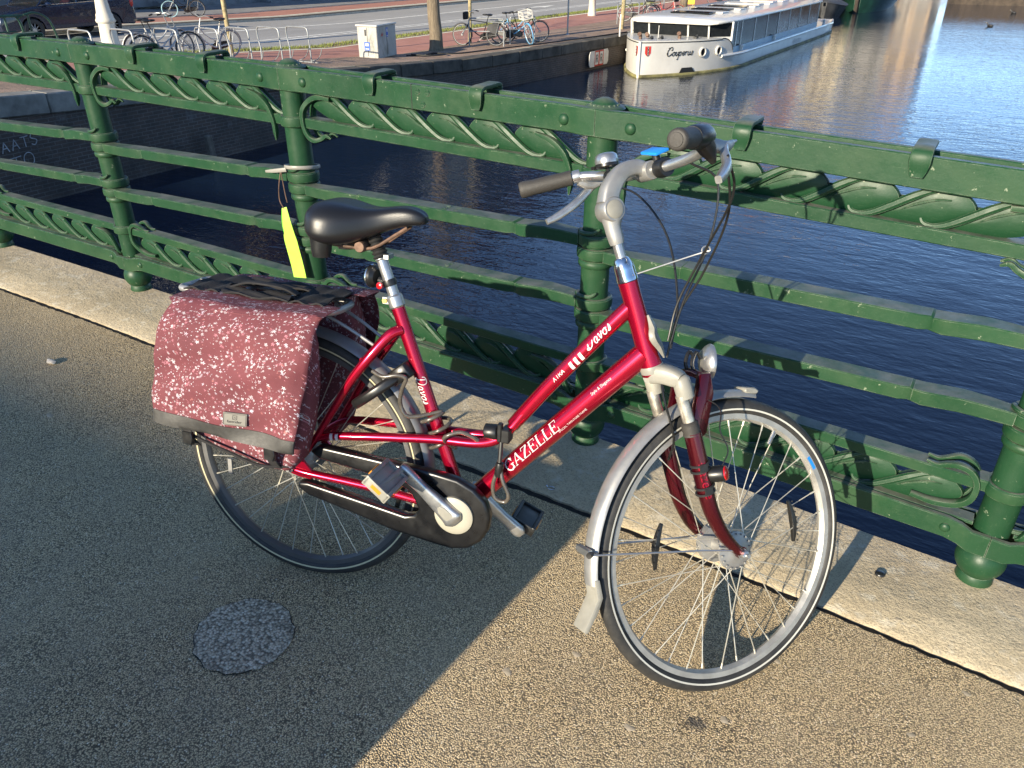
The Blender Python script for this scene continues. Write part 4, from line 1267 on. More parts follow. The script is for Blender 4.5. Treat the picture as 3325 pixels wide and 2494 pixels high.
# brace plate in front of the legs, carries the lamp
mb = MB()
for s_ in (-1, 1):
    mb.prism([(-0.080, 0.285), (-0.050, 0.300), (-0.018, 0.385), (-0.020, 0.432), (-0.046, 0.434), (-0.064, 0.380), (-0.086, 0.320)], s_ * 0.044 - 0.008, s_ * 0.044 + 0.010, lambda a, b, w_: f(a, w_, b))
mb.tube([f(-0.036, -0.040, 0.425), f(-0.034, 0.0, 0.432), f(-0.036, 0.040, 0.425)], 0.010, n=10, sm=3)
sp_(mb, 'fork_brace', MAT['dark_red'], bevel=0.004, segs=2)
# head lamp
lc = Vector((0.006, 0.0, 0.447))
mb = MB()
ld = Vector((0.92, -0.34, -0.20)).normalized()
mb.lathe([(0.0, -0.011), (0.014, -0.010), (0.028, -0.005), (0.038, 0.004), (0.0425, 0.012), (0.0415, 0.016), (0.030, 0.013)], o=lc, d=ld, n=28, cap=False)
lamp = sp_(mb, 'head_lamp', MAT['silver'], smooth=60)
mb = MB(); mb.lathe([(0.0, 0.0185), (0.02, 0.0178), (0.040, 0.0145)], o=lc, d=ld, n=28)
part(mb, 'lens', MAT['grey_plastic'], lamp)
mb = MB()
for s_ in (-1, 1):
    mb.tube([f(-0.034, s_ * 0.012, 0.428), f(-0.036, s_ * 0.012, 0.455), f(-0.022, s_ * 0.012, 0.476), lc + Vector((-0.016, -s_ * 0.010, 0.012))], 0.0042, n=8, sm=4)
part(mb, 'lamp_bracket', MAT['black_plastic'], lamp)
# small red clip-on light on the right fork leg with two rubber bands
mb = MB()
rl_ = Vector((-0.052, -0.083, 0.212)); rd = Vector((0.55, -0.80, 0.10)).normalized()
mb.lathe([(0.014, -0.022), (0.0185, -0.018), (0.0185, 0.012), (0.0165, 0.015)], o=rl_, d=rd, n=22)
cl = sp_(mb, 'clip_light', MAT['black_plastic'])
mb = MB(); mb.lathe([(0.0165, 0.0), (0.0155, 0.003), (0.008, 0.0055), (0, 0.006)], o=rl_ + rd * 0.0145, d=rd, n=22)
part(mb, 'lens', MAT['red_lens'], cl)
mb = MB()
for (a, b) in ((-0.0825, 0.232), (-0.0765, 0.178)):
    for dz in (-0.007, 0.007):
        mb.tube([Vector((a + 0.0205 * math.cos(R(t)), -0.0585 + 0.0205 * math.sin(R(t)), b + dz + 0.004 * math.cos(R(t)))) for t in range(0, 360, 20)], 0.003, n=6, closed=True)
    mb.box((a - 0.005, -0.0585 - 0.0205, b), (0.020, 0.004, 0.012))
part(mb, 'rubber_strap', MAT['black_rubber'], cl)
# brake arm on the hub
mb = MB(); mb.tube([f(0.0, -0.062, 0.01), f(-0.03, -0.066, 0.06), f(-0.070, -0.066, 0.135)], [1, 1, 0.8], n=10, flat=(0.010, 0.004), up=(1, 0, 0))
sp_(mb, 'brake_arm', MAT['alu'])

# ---------------- mudguards
def guard(a0, a1, r_, add, mat):
    mb = MB()
    w_ = 0.0245
    prof = [(r_ - 0.010, -w_), (r_ - 0.002, -w_ * 0.86), (r_ + 0.003, -w_ * 0.45), (r_ + 0.0045, 0), (r_ + 0.003, w_ * 0.45), (r_ - 0.002, w_ * 0.86), (r_ - 0.010, w_),
            (r_ - 0.0115, w_ - 0.001), (r_ - 0.0035, w_ * 0.83), (r_ + 0.0015, w_ * 0.44), (r_ + 0.003, 0), (r_ + 0.0015, -w_ * 0.44), (r_ - 0.0035, -w_ * 0.83), (r_ - 0.0115, -w_ + 0.001)]
    ringmesh(mb, prof, 60, a0, a1)
    return add(mb, 'mudguard', mat, smooth=50)
fg_ = guard(70, 176, 0.371, sp_, MAT['alu'])
tag(fg_, 'silver front mudguard')
MAT['guard_shade_tone'] = plain('shade_toned_silver', (0.20, 0.20, 0.20), 0.45, 0.5, var=0.2)  # rear guard's silver, darkened in the colour to stand for shade
rg2 = guard(3, 150, 0.371, fp_, MAT['guard_shade_tone'])
mb = MB()
mb.prism([(-0.366, 0.040), (-0.366, -0.004), (-0.384, -0.030), (-0.412, -0.066), (-0.402, -0.072), (-0.368, -0.032), (-0.352, -0.004), (-0.354, 0.040)], -0.026, 0.026, lambda a, b, w_: f(a, w_, b))
part(mb, 'mud_flap', MAT['grey_plastic'], fg_, bevel=0.004, segs=2)
mb = MB(); mb.prism([(0.095, 0.356), (0.128, 0.345), (0.138, 0.352), (0.126, 0.362), (0.098, 0.368)], -0.022, 0.022, lambda a, b, w_: f(a, w_, b))
part(mb, 'guard_tip', MAT['grey_plastic'], fg_, bevel=0.003)
mb = MB()
mb.box((-0.368, 0, 0.104), (0.010, 0.054, 0.016))
for s_ in (-1, 1): mb.tube([f(-0.372, s_ * 0.030, 0.103), f(-0.10, s_ * 0.052, 0.035), f(-0.01, s_ * 0.068, 0.012)], 0.0024, n=8)
part(mb, 'guard_stay', MAT['silver'], fg_)
mb = MB(); mb.tube([f(-0.366, 0.026, 0.103), f(-0.376, 0.033, 0.104)], 0.0065, n=10)
part(mb, 'stay_plug', MAT['black_plastic'], fg_)

# ---------------- seat post, saddle, reflector light
mb = MB()
sdir = (v2(ST_T) - v2(ST_B)).normalized()
mb.tube([v2(ST_T) - sdir * 0.02, v2(ST_T) + sdir * 0.115], 0.0137, n=20)
post_ = fp_(mb, 'seat_post', MAT['silver'])
mb = MB(); mb.lathe([(0.0165, -0.004), (0.0195, 0), (0.0195, 0.024), (0.0165, 0.028)], o=v2(ST_T) - sdir * 0.006, d=sdir, n=22); mb.box(v2(ST_T) + Vector((-0.024, 0, 0.006)), (0.016, 0.022, 0.016))
clp = part(mb, 'seat_clamp', MAT['silver'], post_)
mb = MB(); mb.lathe([(0.006, -0.014), (0.006, 0.014)], o=v2(ST_T) + Vector((-0.026, 0, 0.006)), d=(0, 1, 0), n=10); part(mb, 'bolt', MAT['brass'], post_)
mb = MB()
pf = []
b0 = v2(ST_T) + sdir * 0.112
for k in range(13): pf.append(((0.0200 if k % 2 else 0.0158) - 0.0002 * k, 0.0065 * k * 0.72))
mb.lathe(pf, o=b0, d=sdir, n=22)
part(mb, 'spring_boot', MAT['black_rubber'], post_, smooth=60)
mb = MB(); mb.lathe([(0.0150, 0), (0.0165, 0.003), (0.0150, 0.008)], o=b0 - sdir * 0.004, d=sdir, n=20); mb.box(b0 + Vector((0.018, 0, 0.006)), (0.012, 0.030, 0.010)); part(mb, 'boot_clamp', MAT['silver'], post_)
# saddle loft
secs = [  # x, half width, top, bottom
    (0.028, 0.030, 0.660, 0.635), (0.036, 0.072, 0.674, 0.610), (0.055, 0.095, 0.688, 0.596), (0.085, 0.104, 0.693, 0.588), (0.120, 0.098, 0.690, 0.588), (0.155, 0.080, 0.683, 0.596),
    (0.190, 0.058, 0.678, 0.608), (0.225, 0.042, 0.680, 0.622), (0.265, 0.034, 0.687, 0.636), (0.300, 0.030, 0.688, 0.644), (0.328, 0.025, 0.681, 0.648), (0.345, 0.014, 0.670, 0.652)]
mb = MB()
n = 24; vv = []
for (x_, hw, tp, bt) in [(0.060 + (a - 0.028) * 0.285 / 0.317, b, c, d) for a, b, c, d in secs]:
    for k in range(n):
        a = 2 * math.pi * k / n
        ca, sa_ = math.cos(a), math.sin(a)
        e = 0.62
        yv = math.copysign(abs(ca) ** e, ca) * hw
        zv = math.copysign(abs(sa_) ** e, sa_)
        mid = bt + (tp - bt) * 0.42
        z = mid + zv * ((tp - mid) if zv > 0 else (mid - bt))
        z -= 0.010 * (abs(yv) / 0.1) ** 2 if zv > 0 else 0
        if zv > 0 and abs(yv) < hw * 0.3: z -= 0.004
        vv.append(Vector((x_, yv, z + 0.002)))
ff = []
for i in range(len(secs) - 1):
    for k in range(n):
        l = (k + 1) % n
        ff.append((i * n + k, i * n + l, (i + 1) * n + l, (i + 1) * n + k))
ff += [tuple(range(n)), tuple((len(secs) - 1) * n + k for k in range(n - 1, -1, -1))]
mb.add(vv, ff)
me = mb.mesh('saddle', smooth=80)
saddle = link('saddle', me, MAT['saddle'], bike, F2R)
md = saddle.modifiers.new('s', 'SUBSURF'); md.levels = 1; md.render_levels = 2
for s_ in (-1, 1):
    mb = MB(); mb.lathe([(0.026, 0.014), (0.024, -0.012), (0.021, -0.028), (0.0, -0.030)], o=f(0.105, s_ * 0.060, 0.592), n=18)
    part(mb, 'elastomer', MAT['black_plastic'], saddle)
mb = MB()
for s_ in (-1, 1): mb.tube([f(0.10, s_ * 0.035, 0.592), f(0.15, s_ * 0.024, 0.586), f(0.215, s_ * 0.022, 0.588), f(0.27, s_ * 0.016, 0.622), f(0.30, s_ * 0.012, 0.642)], 0.004, n=8, sm=3)
mb.lathe([(0.012, -0.034), (0.014, -0.030), (0.014, 0.030), (0.012, 0.034)], o=f(0.188, 0, 0.590), d=(0, 1, 0), n=16)
mb.tube([b0 + sdir * 0.05, f(0.204, 0, 0.600)], 0.012, n=12)
part(mb, 'saddle_rails', MAT['rust'], saddle)
lp = v2(ST_T) + sdir * 0.052
mb = MB(); mb.lathe([(0.0165, -0.008), (0.0175, 0), (0.0165, 0.008)], o=lp, d=sdir, n=20); mb.tube([lp, lp + Vector((-0.028, 0, 0.004))], 0.008, n=10)
mb.lathe([(0.0, 0.004), (0.018, 0.003), (0.0265, -0.004), (0.0275, -0.012)], o=lp + Vector((-0.034, 0.0, 0.010)), d=(1, -0.25, 0), n=24, cap=False)
rl2 = fp_(mb, 'rear_light', MAT['black_plastic'])
mb = MB(); mb.lathe([(0.0275, -0.012), (0.0285, -0.014), (0.024, -0.020), (0, -0.023)], o=lp + Vector((-0.034, 0.0, 0.010)), d=(1, -0.25, 0), n=24)
part(mb, 'chrome_rim', MAT['chrome'], rl2)
mb = MB(); mb.lathe([(0.008, 0), (0.008, 0.007), (0.003, 0.0085), (0, 0.0085)], o=lp + Vector((-0.016, -0.016, -0.006)), d=(-0.1, -1, 0.1), n=14)
part(mb, 'switch', MAT['red_lens'], rl2)

# ---------------- drive: chain case, cranks, pedals, kick stand
co_ = [(0.060, 0.060), (0.085, 0.081), (0.109, 0.080), (0.20, 0.076), (0.29, 0.072), (0.402, 0.067), (0.462, 0.060), (0.505, 0.042), (0.535, 0.014), (0.550, -0.025), (0.547, -0.062), (0.528, -0.098), (0.495, -0.125), (0.452, -0.136), (0.405, -0.133), (0.289, -0.119), (0.171, -0.092), (0.05, -0.068), (0.022, -0.052), (0.020, -0.034), (0.05, -0.030),
       (0.20, -0.050), (0.325, -0.068), (0.350, -0.062), (0.362, -0.044), (0.352, -0.022), (0.335, 0.004), (0.300, 0.018), (0.20, 0.032), (0.085, 0.044)]
mb = MB()
mb.prism(co_, 0.048, 0.0765, lambda a, b, w_: f(a, w_, b))
cc = fp_(mb, 'chain_case', MAT['black_gloss'], bevel=0.009, segs=3, smooth=50)
mb = MB()
inner = [(0.375, 0.030), (0.462, 0.044), (0.515, 0.010), (0.530, -0.03), (0.515, -0.082), (0.460, -0.118), (0.40, -0.112)]
mb.lathe([(0.050, 0.0), (0.050, 0.007), (0.043, 0.011), (0.030, 0.012)], o=f(0.458, 0.0755, -0.036), d=(0, -1, 0), n=36)
part(mb, 'crank_cover', MAT['cream'], cc, smooth=50)
mb = MB()     # small white flower print on the case
pl = lambda u, v: f(0.372 + u, 0.0772, -0.002 + v)
ribbons(mb, [([(0.018, -0.012), (0.016, 0.008), (0.012, 0.026)], 0.0012), ([(0.016, 0.0), (0.03, 0.006), (0.036, -0.001), (0.026, -0.006), (0.016, -0.004)], 0.0012), ([(0.016, 0.004), (0.004, 0.012), (-0.004, 0.006), (0.004, 0.0), (0.016, 0.0)], 0.0012),
             ([(0.015, 0.012), (0.026, 0.018), (0.030, 0.012), (0.020, 0.008)], 0.0012)], pl, 0.002)
for k in range(10): ribbons(mb, [([(0.012 + 0.002 * math.cos(k * .628), 0.030 + 0.002 * math.sin(k * .628)), (0.012 + 0.0065 * math.cos(k * .628), 0.030 + 0.0065 * math.sin(k * .628))], 0.0011)], pl, 0.002, False)
part(mb, 'flower_print', MAT['white_print'], cc, smooth=0)
BBc = (0.458, -0.036)
cd = (Vector((0.334, 0.078)) - Vector(BBc)); cd.normalize()
for s_ in (1, -1):
    e = Vector(BBc) + cd * 0.170 * s_
    r0 = 0.088 if s_ > 0 else -0.062
    r1 = 0.108 if s_ > 0 else -0.092
    mb = MB()
    P0 = f(BBc[0], r0, BBc[1]); P1 = f(e.x, r1, e.y)
    mb.tube([P0 - (P1 - P0) * 0.10, P0 - (P1 - P0) * 0.02, P0 + (P1 - P0) * 0.15, P0 + (P1 - P0) * 0.6, P0 + (P1 - P0) * 0.97, P0 + (P1 - P0) * 1.05], [1.2, 1.9, 1.55, 1.05, 1.2, 0.8], n=14, flat=(0.0145, 0.0085), up=(P1 - P0).cross(Vector((0, 1, 0))), sm=3)
    crk = fp_(mb, 'crank', MAT['silver'], smooth=50)
    if s_ > 0:
        mb = MB(); o2 = f(BBc[0], 0.1005, BBc[1]) + (P1 - P0) * 0.06
        dd_ = (P1 - P0).normalized()
        mb.tube([o2 - dd_ * 0.016, o2, o2 + dd_ * 0.022, o2 + dd_ * 0.032], [0.75, 1.0, 0.8, 0.3], n=14, flat=(0.014, 0.003), up=dd_.cross(Vector((0, 1, 0))))
        part(mb, 'crank_cap', MAT['grey_plastic'], crk)
    # pedal
    pc = f(e.x + (-0.012 if s_ > 0 else 0.0), r1 + s_ * 0.066, e.y + (0.0 if s_ > 0 else 0.008))
    pt = Matrix.Rotation(R(38 if s_ > 0 else 22), 4, 'Y')
    mb = MB()
    mb.box(pc, (0.056, 0.096, 0.016), pt)
    for dx in (-0.031, 0.031):
        mb.box(pc + pt @ Vector((dx, 0, 0)), (0.010, 0.104, 0.028), pt)
    for dy in (-0.048, 0.048):
        mb.box(pc + pt @ Vector((0, dy, 0)), (0.070, 0.008, 0.026), pt)
    mb.tube([f(e.x, r1, e.y), pc + Vector((0, -s_ * 0.045, 0))], 0.0085, n=10)
    pd = fp_(mb, 'pedal', MAT['grey_plastic'] if s_ > 0 else MAT['black_plastic'], bevel=0.004, segs=2)
    for dx in (-0.038, 0.038):
        mb = MB(); mb.box(pc + pt @ Vector((dx, 0, 0)), (0.003, 0.040, 0.013), pt); part(mb, 'reflector', MAT['orange_lens'], pd, bevel=0.001)
    mb = MB(); mb.box(pc + pt @ Vector((0, -s_ * 0.0508, 0)), (0.030, 0.003, 0.012), pt)
    part(mb, 'reflector', MAT['orange_lens'], pd, bevel=0.001)
mb = MB(); mb.tube([f(0.27, -0.065, -0.03), f(0.225, -0.095, -0.15), f(0.185, -0.155, -0.315)], [0.008, 0.0075, 0.007], n=10, sm=3)
mb.box(f(0.275, -0.055, -0.028), (0.05, 0.03, 0.02))
fp_(mb, 'kick_stand', MAT['black_plastic'])

# ---------------- carrier, ring lock, rear brake cable bits
mb = MB()
for s_ in (-1, 1):
    mb.tube([f(-0.30, s_ * 0.020, 0.440), f(-0.305, s_ * 0.045, 0.440), f(-0.27, s_ * 0.060, 0.440), f(-0.10, s_ * 0.062, 0.436), f(0.08, s_ * 0.058, 0.430), f(0.118, s_ * 0.050, 0.428), f(0.128, s_ * 0.020, 0.428), f(0.128, 0, 0.428)], 0.0085, n=12, sm=4)
    mb.tube([f(-0.12, s_ * 0.062, 0.434), f(-0.04, s_ * 0.075, 0.22), f(0.0, s_ * 0.074, 0.02)], 0.006, n=10)
    mb.tube([f(0.08, s_ * 0.040, 0.425), f(0.16, s_ * 0.034, 0.388), f(0.235, s_ * 0.026, 0.345)], 0.0042, n=8, sm=3)
mb.tube([f(-0.305, -0.046, 0.440), f(-0.305, 0.046, 0.440)], 0.0085, n=10)
for x_ in (-0.16, -0.02): mb.tube([f(x_, -0.060, 0.436), f(x_, 0.060, 0.436)], 0.006, n=10)
fp_(mb, 'carrier', MAT['alu'])
mb = MB()
ringc = f(0.235, 0, 0.245)
rx = Vector((0.62, 0, 0.785)); 
pts = []
for t in range(-140, 141, 14):
    pts.append(ringc + Vector((0, 0, 0)) + Vector((0, 1, 0)) * (0.060 * math.sin(R(t))) + Vector((0.785, 0, 0.62)).normalized() * (0.078 * math.cos(R(t)) - 0.010))
mb.tube(pts, 1.0, n=14, flat=(0.013, 0.017), up=Vector((-0.62, 0, 0.785)))
mb.box(pts[len(pts) // 2] + Vector((0.004, 0, 0.004)), (0.055, 0.085, 0.038), Matrix.Rotation(R(-38), 4, 'Y'))
rlk = fp_(mb, 'ring_lock', MAT['black_plastic'], smooth=50, bevel=0.003)

# ---------------- cables along the head tube (world path, then into the steering space)
mb = MB()
def S(a, r_, u): return f(a, r_, u)
cab = [[S(-0.095, 0.275, 0.872), S(-0.060, 0.235, 0.800), S(-0.060, 0.120, 0.690), S(-0.085, 0.055, 0.600), S(-0.105, 0.030, 0.52)],
       [S(-0.090, 0.265, 0.876), S(-0.045, 0.200, 0.770), S(-0.045, 0.105, 0.660), S(-0.075, 0.040, 0.575), S(-0.100, 0.010, 0.48)],
       [S(-0.060, 0.120, 0.880), S(-0.010, 0.135, 0.835), S(-0.030, 0.115, 0.720), S(-0.070, 0.055, 0.600), S(-0.098, 0.026, 0.51)],
       [S(-0.070, -0.215, 0.885), S(-0.035, -0.120, 0.845), S(-0.030, -0.030, 0.74), S(-0.060, 0.020, 0.60), S(-0.096, 0.024, 0.50)]]
for c_ in cab: mb.tube(c_, 0.0026, n=8, sm=6)
mb.tube([S(-0.125, 0.018, 0.455), S(-0.135, 0.030, 0.40), S(-0.115, 0.020, 0.30), S(-0.110, -0.02, 0.24)], 0.0028, n=8, sm=4)
cbl = sp_(mb, 'brake_cable', MAT['black_plastic'])
mb = MB(); mb.tube([S(-0.03, 0.115, 0.70), S(-0.055, 0.09, 0.695), S(-0.16, 0.03, 0.675)], 0.0016, n=6, sm=4)
mb.tube([S(-0.040 + 0.011 * math.cos(R(t)), 0.112, 0.702 + 0.008 * math.sin(R(t))) for t in range(0, 360, 30)], 0.0018, n=6, closed=True)
part(mb, 'cable_tie', MAT['alu'], cbl)
mb = MB(); mb.tube([f(-0.045, 0.03, 0.385), f(-0.026, 0.078, 0.355), f(-0.040, 0.088, 0.310), f(-0.030, 0.095, 0.262), f(-0.052, 0.090, 0.225)], 0.0016, n=6, sm=5)
part(mb, 'lamp_wire', MAT['black_plastic'], cbl)
# cable guide badge on the head tube
mb = MB()
gc = v2(HT_T) * 0.42 + v2(HT_B) * 0.58
gd = (v2(HT_T) - v2(HT_B)).normalized()
mb.tube([gc + gd * 0.045 + f(0.026, 0.004, 0), gc + gd * 0.02 + f(0.030, 0.010, 0), gc + f(0.028, 0.018, 0), gc - gd * 0.025 + f(0.034, 0.010, 0), gc - gd * 0.05 + f(0.036, 0.004, 0)], [0.4, 1.0, 1.3, 0.9, 0.3], n=12, sm=4, flat=(0.017, 0.007), up=(0, 1, 0))
fp_(mb, 'cable_guide', MAT['grey_plastic'], smooth=50)
# ------------------------------------------------------------------ double pannier bag over the carrier
bagM = MF
bag = thing('pannier_bag', 'double pannier bag of dusky pink cloth printed with small white blossoms', 'bag', MF @ T(-0.1, 0, 0.42))
B2 = T(0.1, 0, -0.42)
def bp2(mb, name, mat, parent=None, **kw):
    if parent is None: return part(mb, name, mat, bag, B2, **kw)
    return part(mb, name, mat, parent, **kw)
rb = random.Random(21)
def wob(s, t, k=1.0):
    return (0.006 * math.sin(7 * s + 3 * t) * math.sin(5 * t + 1) + 0.004 * math.sin(13 * s - 6 * t) + 0.003 * math.sin(19 * t + 9 * s)) * k
def flap(side):
    # s along the bike (0 rear .. 1 front), t from the top centre down the outside
    def fn(s, t):
        top = (-0.262 + s * 0.415)
        bot = (-0.308 + s * 0.394)
        if t < 0.16:
            k = t / 0.16
            a = top; r_ = 0.062 + 0.085 * k; u = 0.446 - 0.004 * k + 0.003 * math.sin(9 * s)
            a += -0.0 * k
        else:
            k = (t - 0.16) / 0.84
            kk = k ** 0.9
            rnd = min(1, k / 0.16)
            a = top + (bot - top) * kk
            if k < 0.22: a += (0.020 if s < 0.5 else -0.012) * (1 - k / 0.22) * abs(2 * s - 1) ** 6
            r_ = 0.147 + 0.032 * math.sin(rnd * math.pi / 2) + 0.016 * math.sin(k * math.pi * 0.8) + 0.004 * k
            u = 0.442 - 0.012 * rnd - 0.300 * k + (0.0 if k < 0.1 else 0)
            u -= 0.022 * s * k
            r_ += wob(s, k, 1.0) * min(1, k * 3) + 0.010 * math.exp(-((s - 0.15) / 0.12) ** 2) * math.sin(9 * k) * (1 - k)
            if s > 0.93: r_ -= (s - 0.93) * 0.25 * (1 - 0.5 * k)
        return f(a, side * r_, u)
    return fn
for side in (1, -1):
    mb = MB(); fn = flap(side)
    mb.grid(fn, 40, 44, 0.003, (0, -side, 0.3))
    fl = bp2(mb, 'flap', MAT['floral'], smooth=80)
    mb = MB()
    def tr_fn(s, t):
        p = fn(s, 0.905 + 0.097 * t); return p + f(0, side * 0.0022, -0.001)
    mb.grid(tr_fn, 40, 4, 0.006, (0, -side, 0.0))
    part(mb, 'trim', MAT['trim'], fl, smooth=80)
    # body: padded box with narrowed bottom
    mb = MB()
    n = 28; vv = []
    lv = [(0.430, 0.0, 0.9), (0.36, 0.0, 1.0), (0.26, 0.003, 1.02), (0.16, 0.0, 0.97), (0.095, -0.004, 0.86), (0.060, -0.004, 0.74), (0.048, -0.004, 0.5)]
    for (u, dx, k) in lv:
        for i in range(n):
            a = 2 * math.pi * i / n
            ca, sa_ = math.cos(a), math.sin(a); e = 0.42
            x_ = -0.082 + dx + 0.195 * k * math.copysign(abs(ca) ** e, ca) - 0.03 * (0.43 - u)
            r_ = 0.118 + 0.044 * (0.55 + 0.45 * k) * math.copysign(abs(sa_) ** e, sa_) + wob(i / n * 2, u * 3, 0.5)
            uu = u - 0.075 * max(0, (x_ + 0.26) / 0.33) * (1 if u < 0.12 else 0.0) + (0.05 if u < 0.12 else 0) * 0.9
            vv.append(f(x_, side * r_, uu))
    ff = []
    for j in range(len(lv) - 1):
        for i in range(n):
            l = (i + 1) % n
            ff.append((j * n + i, j * n + l, (j + 1) * n + l, (j + 1) * n + i))
    ff += [tuple(range(n)), tuple((len(lv) - 1) * n + i for i in range(n))]
    mb.add(vv, ff)
    body = bp2(mb, 'bag_body', MAT['floral'], smooth=70)
    mb = MB()
    mb.tube([f(-0.255, side * 0.150, 0.105), f(-0.20, side * 0.172, 0.093), f(-0.10, side * 0.176, 0.070), f(-0.02, side * 0.172, 0.050), f(0.045, side * 0.150, 0.050)], 0.004, n=8, sm=4)
    part(mb, 'piping', MAT['black_cloth'], body)
    for (x_, ub) in ((-0.222, 0.075), (0.012, 0.055)):
        mb = MB()
        mb.tube([f(x_ - 0.004, side * 0.172, 0.150), f(x_, side * 0.178, 0.115), f(x_ + 0.004, side * 0.177, ub + 0.02), f(x_ + 0.006, side * 0.155, ub - 0.012)], 1.0, n=10, sm=3, flat=(0.0135, 0.0022), up=(1, 0, 0))
        st = part(mb, 'strap', MAT['black_cloth'], body)
        mb = MB(); mb.box(f(x_ + 0.003, side * 0.180, 0.092), (0.030, 0.008, 0.034)); mb.tube([f(x_ + 0.016, side * 0.185, 0.108), f(x_ + 0.020, side * 0.187, 0.092), f(x_ + 0.012, side * 0.183, 0.074)], 0.002, n=6)
        part(mb, 'buckle', MAT['black_plastic'], st, bevel=0.002)
    if side == 1:
        # badge with name
        o_ = fn(0.60, 0.835); dx_ = (fn(0.65, 0.835) - fn(0.55, 0.835)).normalized(); dz_ = (fn(0.6, 0.80) - fn(0.6, 0.87)).normalized()
        nz = dx_.cross(dz_).normalized()
        if nz.y > 0: nz = -nz
        def bm_(u, v, w_=0.006): return o_ + dx_ * u + dz_ * v + nz * w_
        mb = MB(); mb.prism([(-0.029, -0.017), (0.029, -0.017), (0.029, 0.017), (-0.029, 0.017)], 0.001, 0.005, bm_)
        bd = part(mb, 'badge', MAT['badge'], fl)
        mb = MB()
        fr = lambda u, v: bm_(u, v, 0.0056)
        ribbons(mb, [([(-0.027, -0.015), (0.027, -0.015)], 0.0007), ([(0.027, -0.015), (0.027, 0.015)], 0.0007), ([(0.027, 0.015), (-0.027, 0.015)], 0.0007), ([(-0.027, 0.015), (-0.027, -0.015)], 0.0007),
                     ([(-0.005, 0.000), (0.005, 0.000), ], 0.0009), ([(0.005, 0.000), (0.005, 0.011)], 0.0009), ([(0.005, 0.011), (-0.005, 0.011)], 0.0009), ([(-0.005, 0.011), (-0.005, 0.0)], 0.0009), ([(-0.002, 0.003), (0.0, 0.008), (0.002, 0.003)], 0.0009)], fr, 0.004, False)
        font_mesh('fastrider', 0.0105, fr, mb, -0.0185, -0.0095)
        part(mb, 'badge_print', MAT['black_cloth'], bd, smooth=0)
# black saddle cloth over the carrier between the two bags, with two openings and a carrying handle
mb = MB()
def deck(x0, x1, y0, y1):
    mb.grid(lambda s, t: f(x0 + (x1 - x0) * s, y0 + (y1 - y0) * t, 0.4525 + 0.004 * math.sin(11 * s + 5 * t) + 0.003 * math.sin(4 * t * 3.1)), 10, 8, 0.004, (0, 0, 1))
deck(-0.275, -0.175, -0.078, 0.078); deck(0.02, 0.115, -0.078, 0.078); deck(-0.175, 0.02, -0.078, -0.030); deck(-0.175, 0.02, 0.030, 0.078)
bp2(mb, 'deck_cloth', MAT['black_cloth'], smooth=60)
mb = MB()
mb.tube([f(-0.165, 0.030, 0.455), f(-0.12, 0.030, 0.470), f(-0.07, 0.030, 0.472), f(-0.015, 0.030, 0.468), f(0.02, 0.030, 0.455)], 1.0, n=10, sm=4, flat=(0.012, 0.003), up=(0, 1, 0))
bp2(mb, 'handle', MAT['black_cloth'])

# ------------------------------------------------------------------ spiral cable lock wound round the seat tube
lock = thing('cable_lock', 'dark spiral cable lock wound round the seat tube of the red bicycle', 'lock', MF @ T(0.36, 0, 0.2))
L2 = T(-0.36, 0, -0.2)
sdn = -sdir
side_ = sdn.cross(Vector((0, 1, 0))).normalized()
pts = [f(0.232, 0.060, 0.300), f(0.262, 0.066, 0.292), f(0.298, 0.062, 0.300), f(0.318, 0.056, 0.292), f(0.306, 0.052, 0.262), f(0.300, 0.048, 0.222), f(0.322, 0.044, 0.190)]
for k in range(0, 27):
    a = R(-70 + k * 40)
    c_ = v2(ST_T) + sdn * (0.283 + 0.0040 * k)
    r_ = 0.030 + 0.006 * math.sin(k * 0.9)
    pts.append(c_ + Vector((0, -1, 0)) * r_ * math.cos(a) + side_ * (-r_) * math.sin(a) * 1.05)
pts += [f(0.415, 0.050, 0.150), f(0.450, 0.046, 0.172), f(0.480, 0.040, 0.166), f(0.498, 0.030, 0.150)]
mb = MB(); mb.tube(pts, 0.0052, n=10, sm=4)
part(mb, 'cable', MAT['lock_cable'], lock, L2, smooth=60)
mb = MB()
lo_ = [f(0.556, 0.036, 0.120), f(0.552, 0.044, 0.085), f(0.545, 0.048, 0.050), f(0.553, 0.050, 0.018), f(0.578, 0.050, 0.012), f(0.586, 0.050, 0.032), f(0.570, 0.048, 0.065), f(0.560, 0.042, 0.095)]
mb.tube(lo_, 0.0050, n=10, sm=5)
part(mb, 'cable_loop', MAT['lock_cable'], lock, L2, smooth=60)
mb = MB(); mb.lathe([(0.0095, -0.018), (0.0105, -0.014), (0.0105, 0.014), (0.0095, 0.018)], o=f(0.557, 0.042, 0.092), d=(0.1, 0, 1), n=16)
mb.tube([f(0.557, 0.040, 0.11), f(0.556, 0.032, 0.165)], 0.0055, n=10)
part(mb, 'ferrule', MAT['black_plastic'], lock, L2)
mb = MB()
mb.lathe([(0.017, -0.026), (0.0195, -0.022), (0.0195, 0.006), (0.017, 0.010)], o=f(0.535, 0.02, 0.178), d=(1, 0, 0.1), n=18)
mb.box(f(0.566, 0.022, 0.178), (0.022, 0.036, 0.036)); mb.box(f(0.552, 0.034, 0.186), (0.012, 0.016, 0.048))
part(mb, 'lock_holder', MAT['black_plastic'], lock, L2, bevel=0.003)

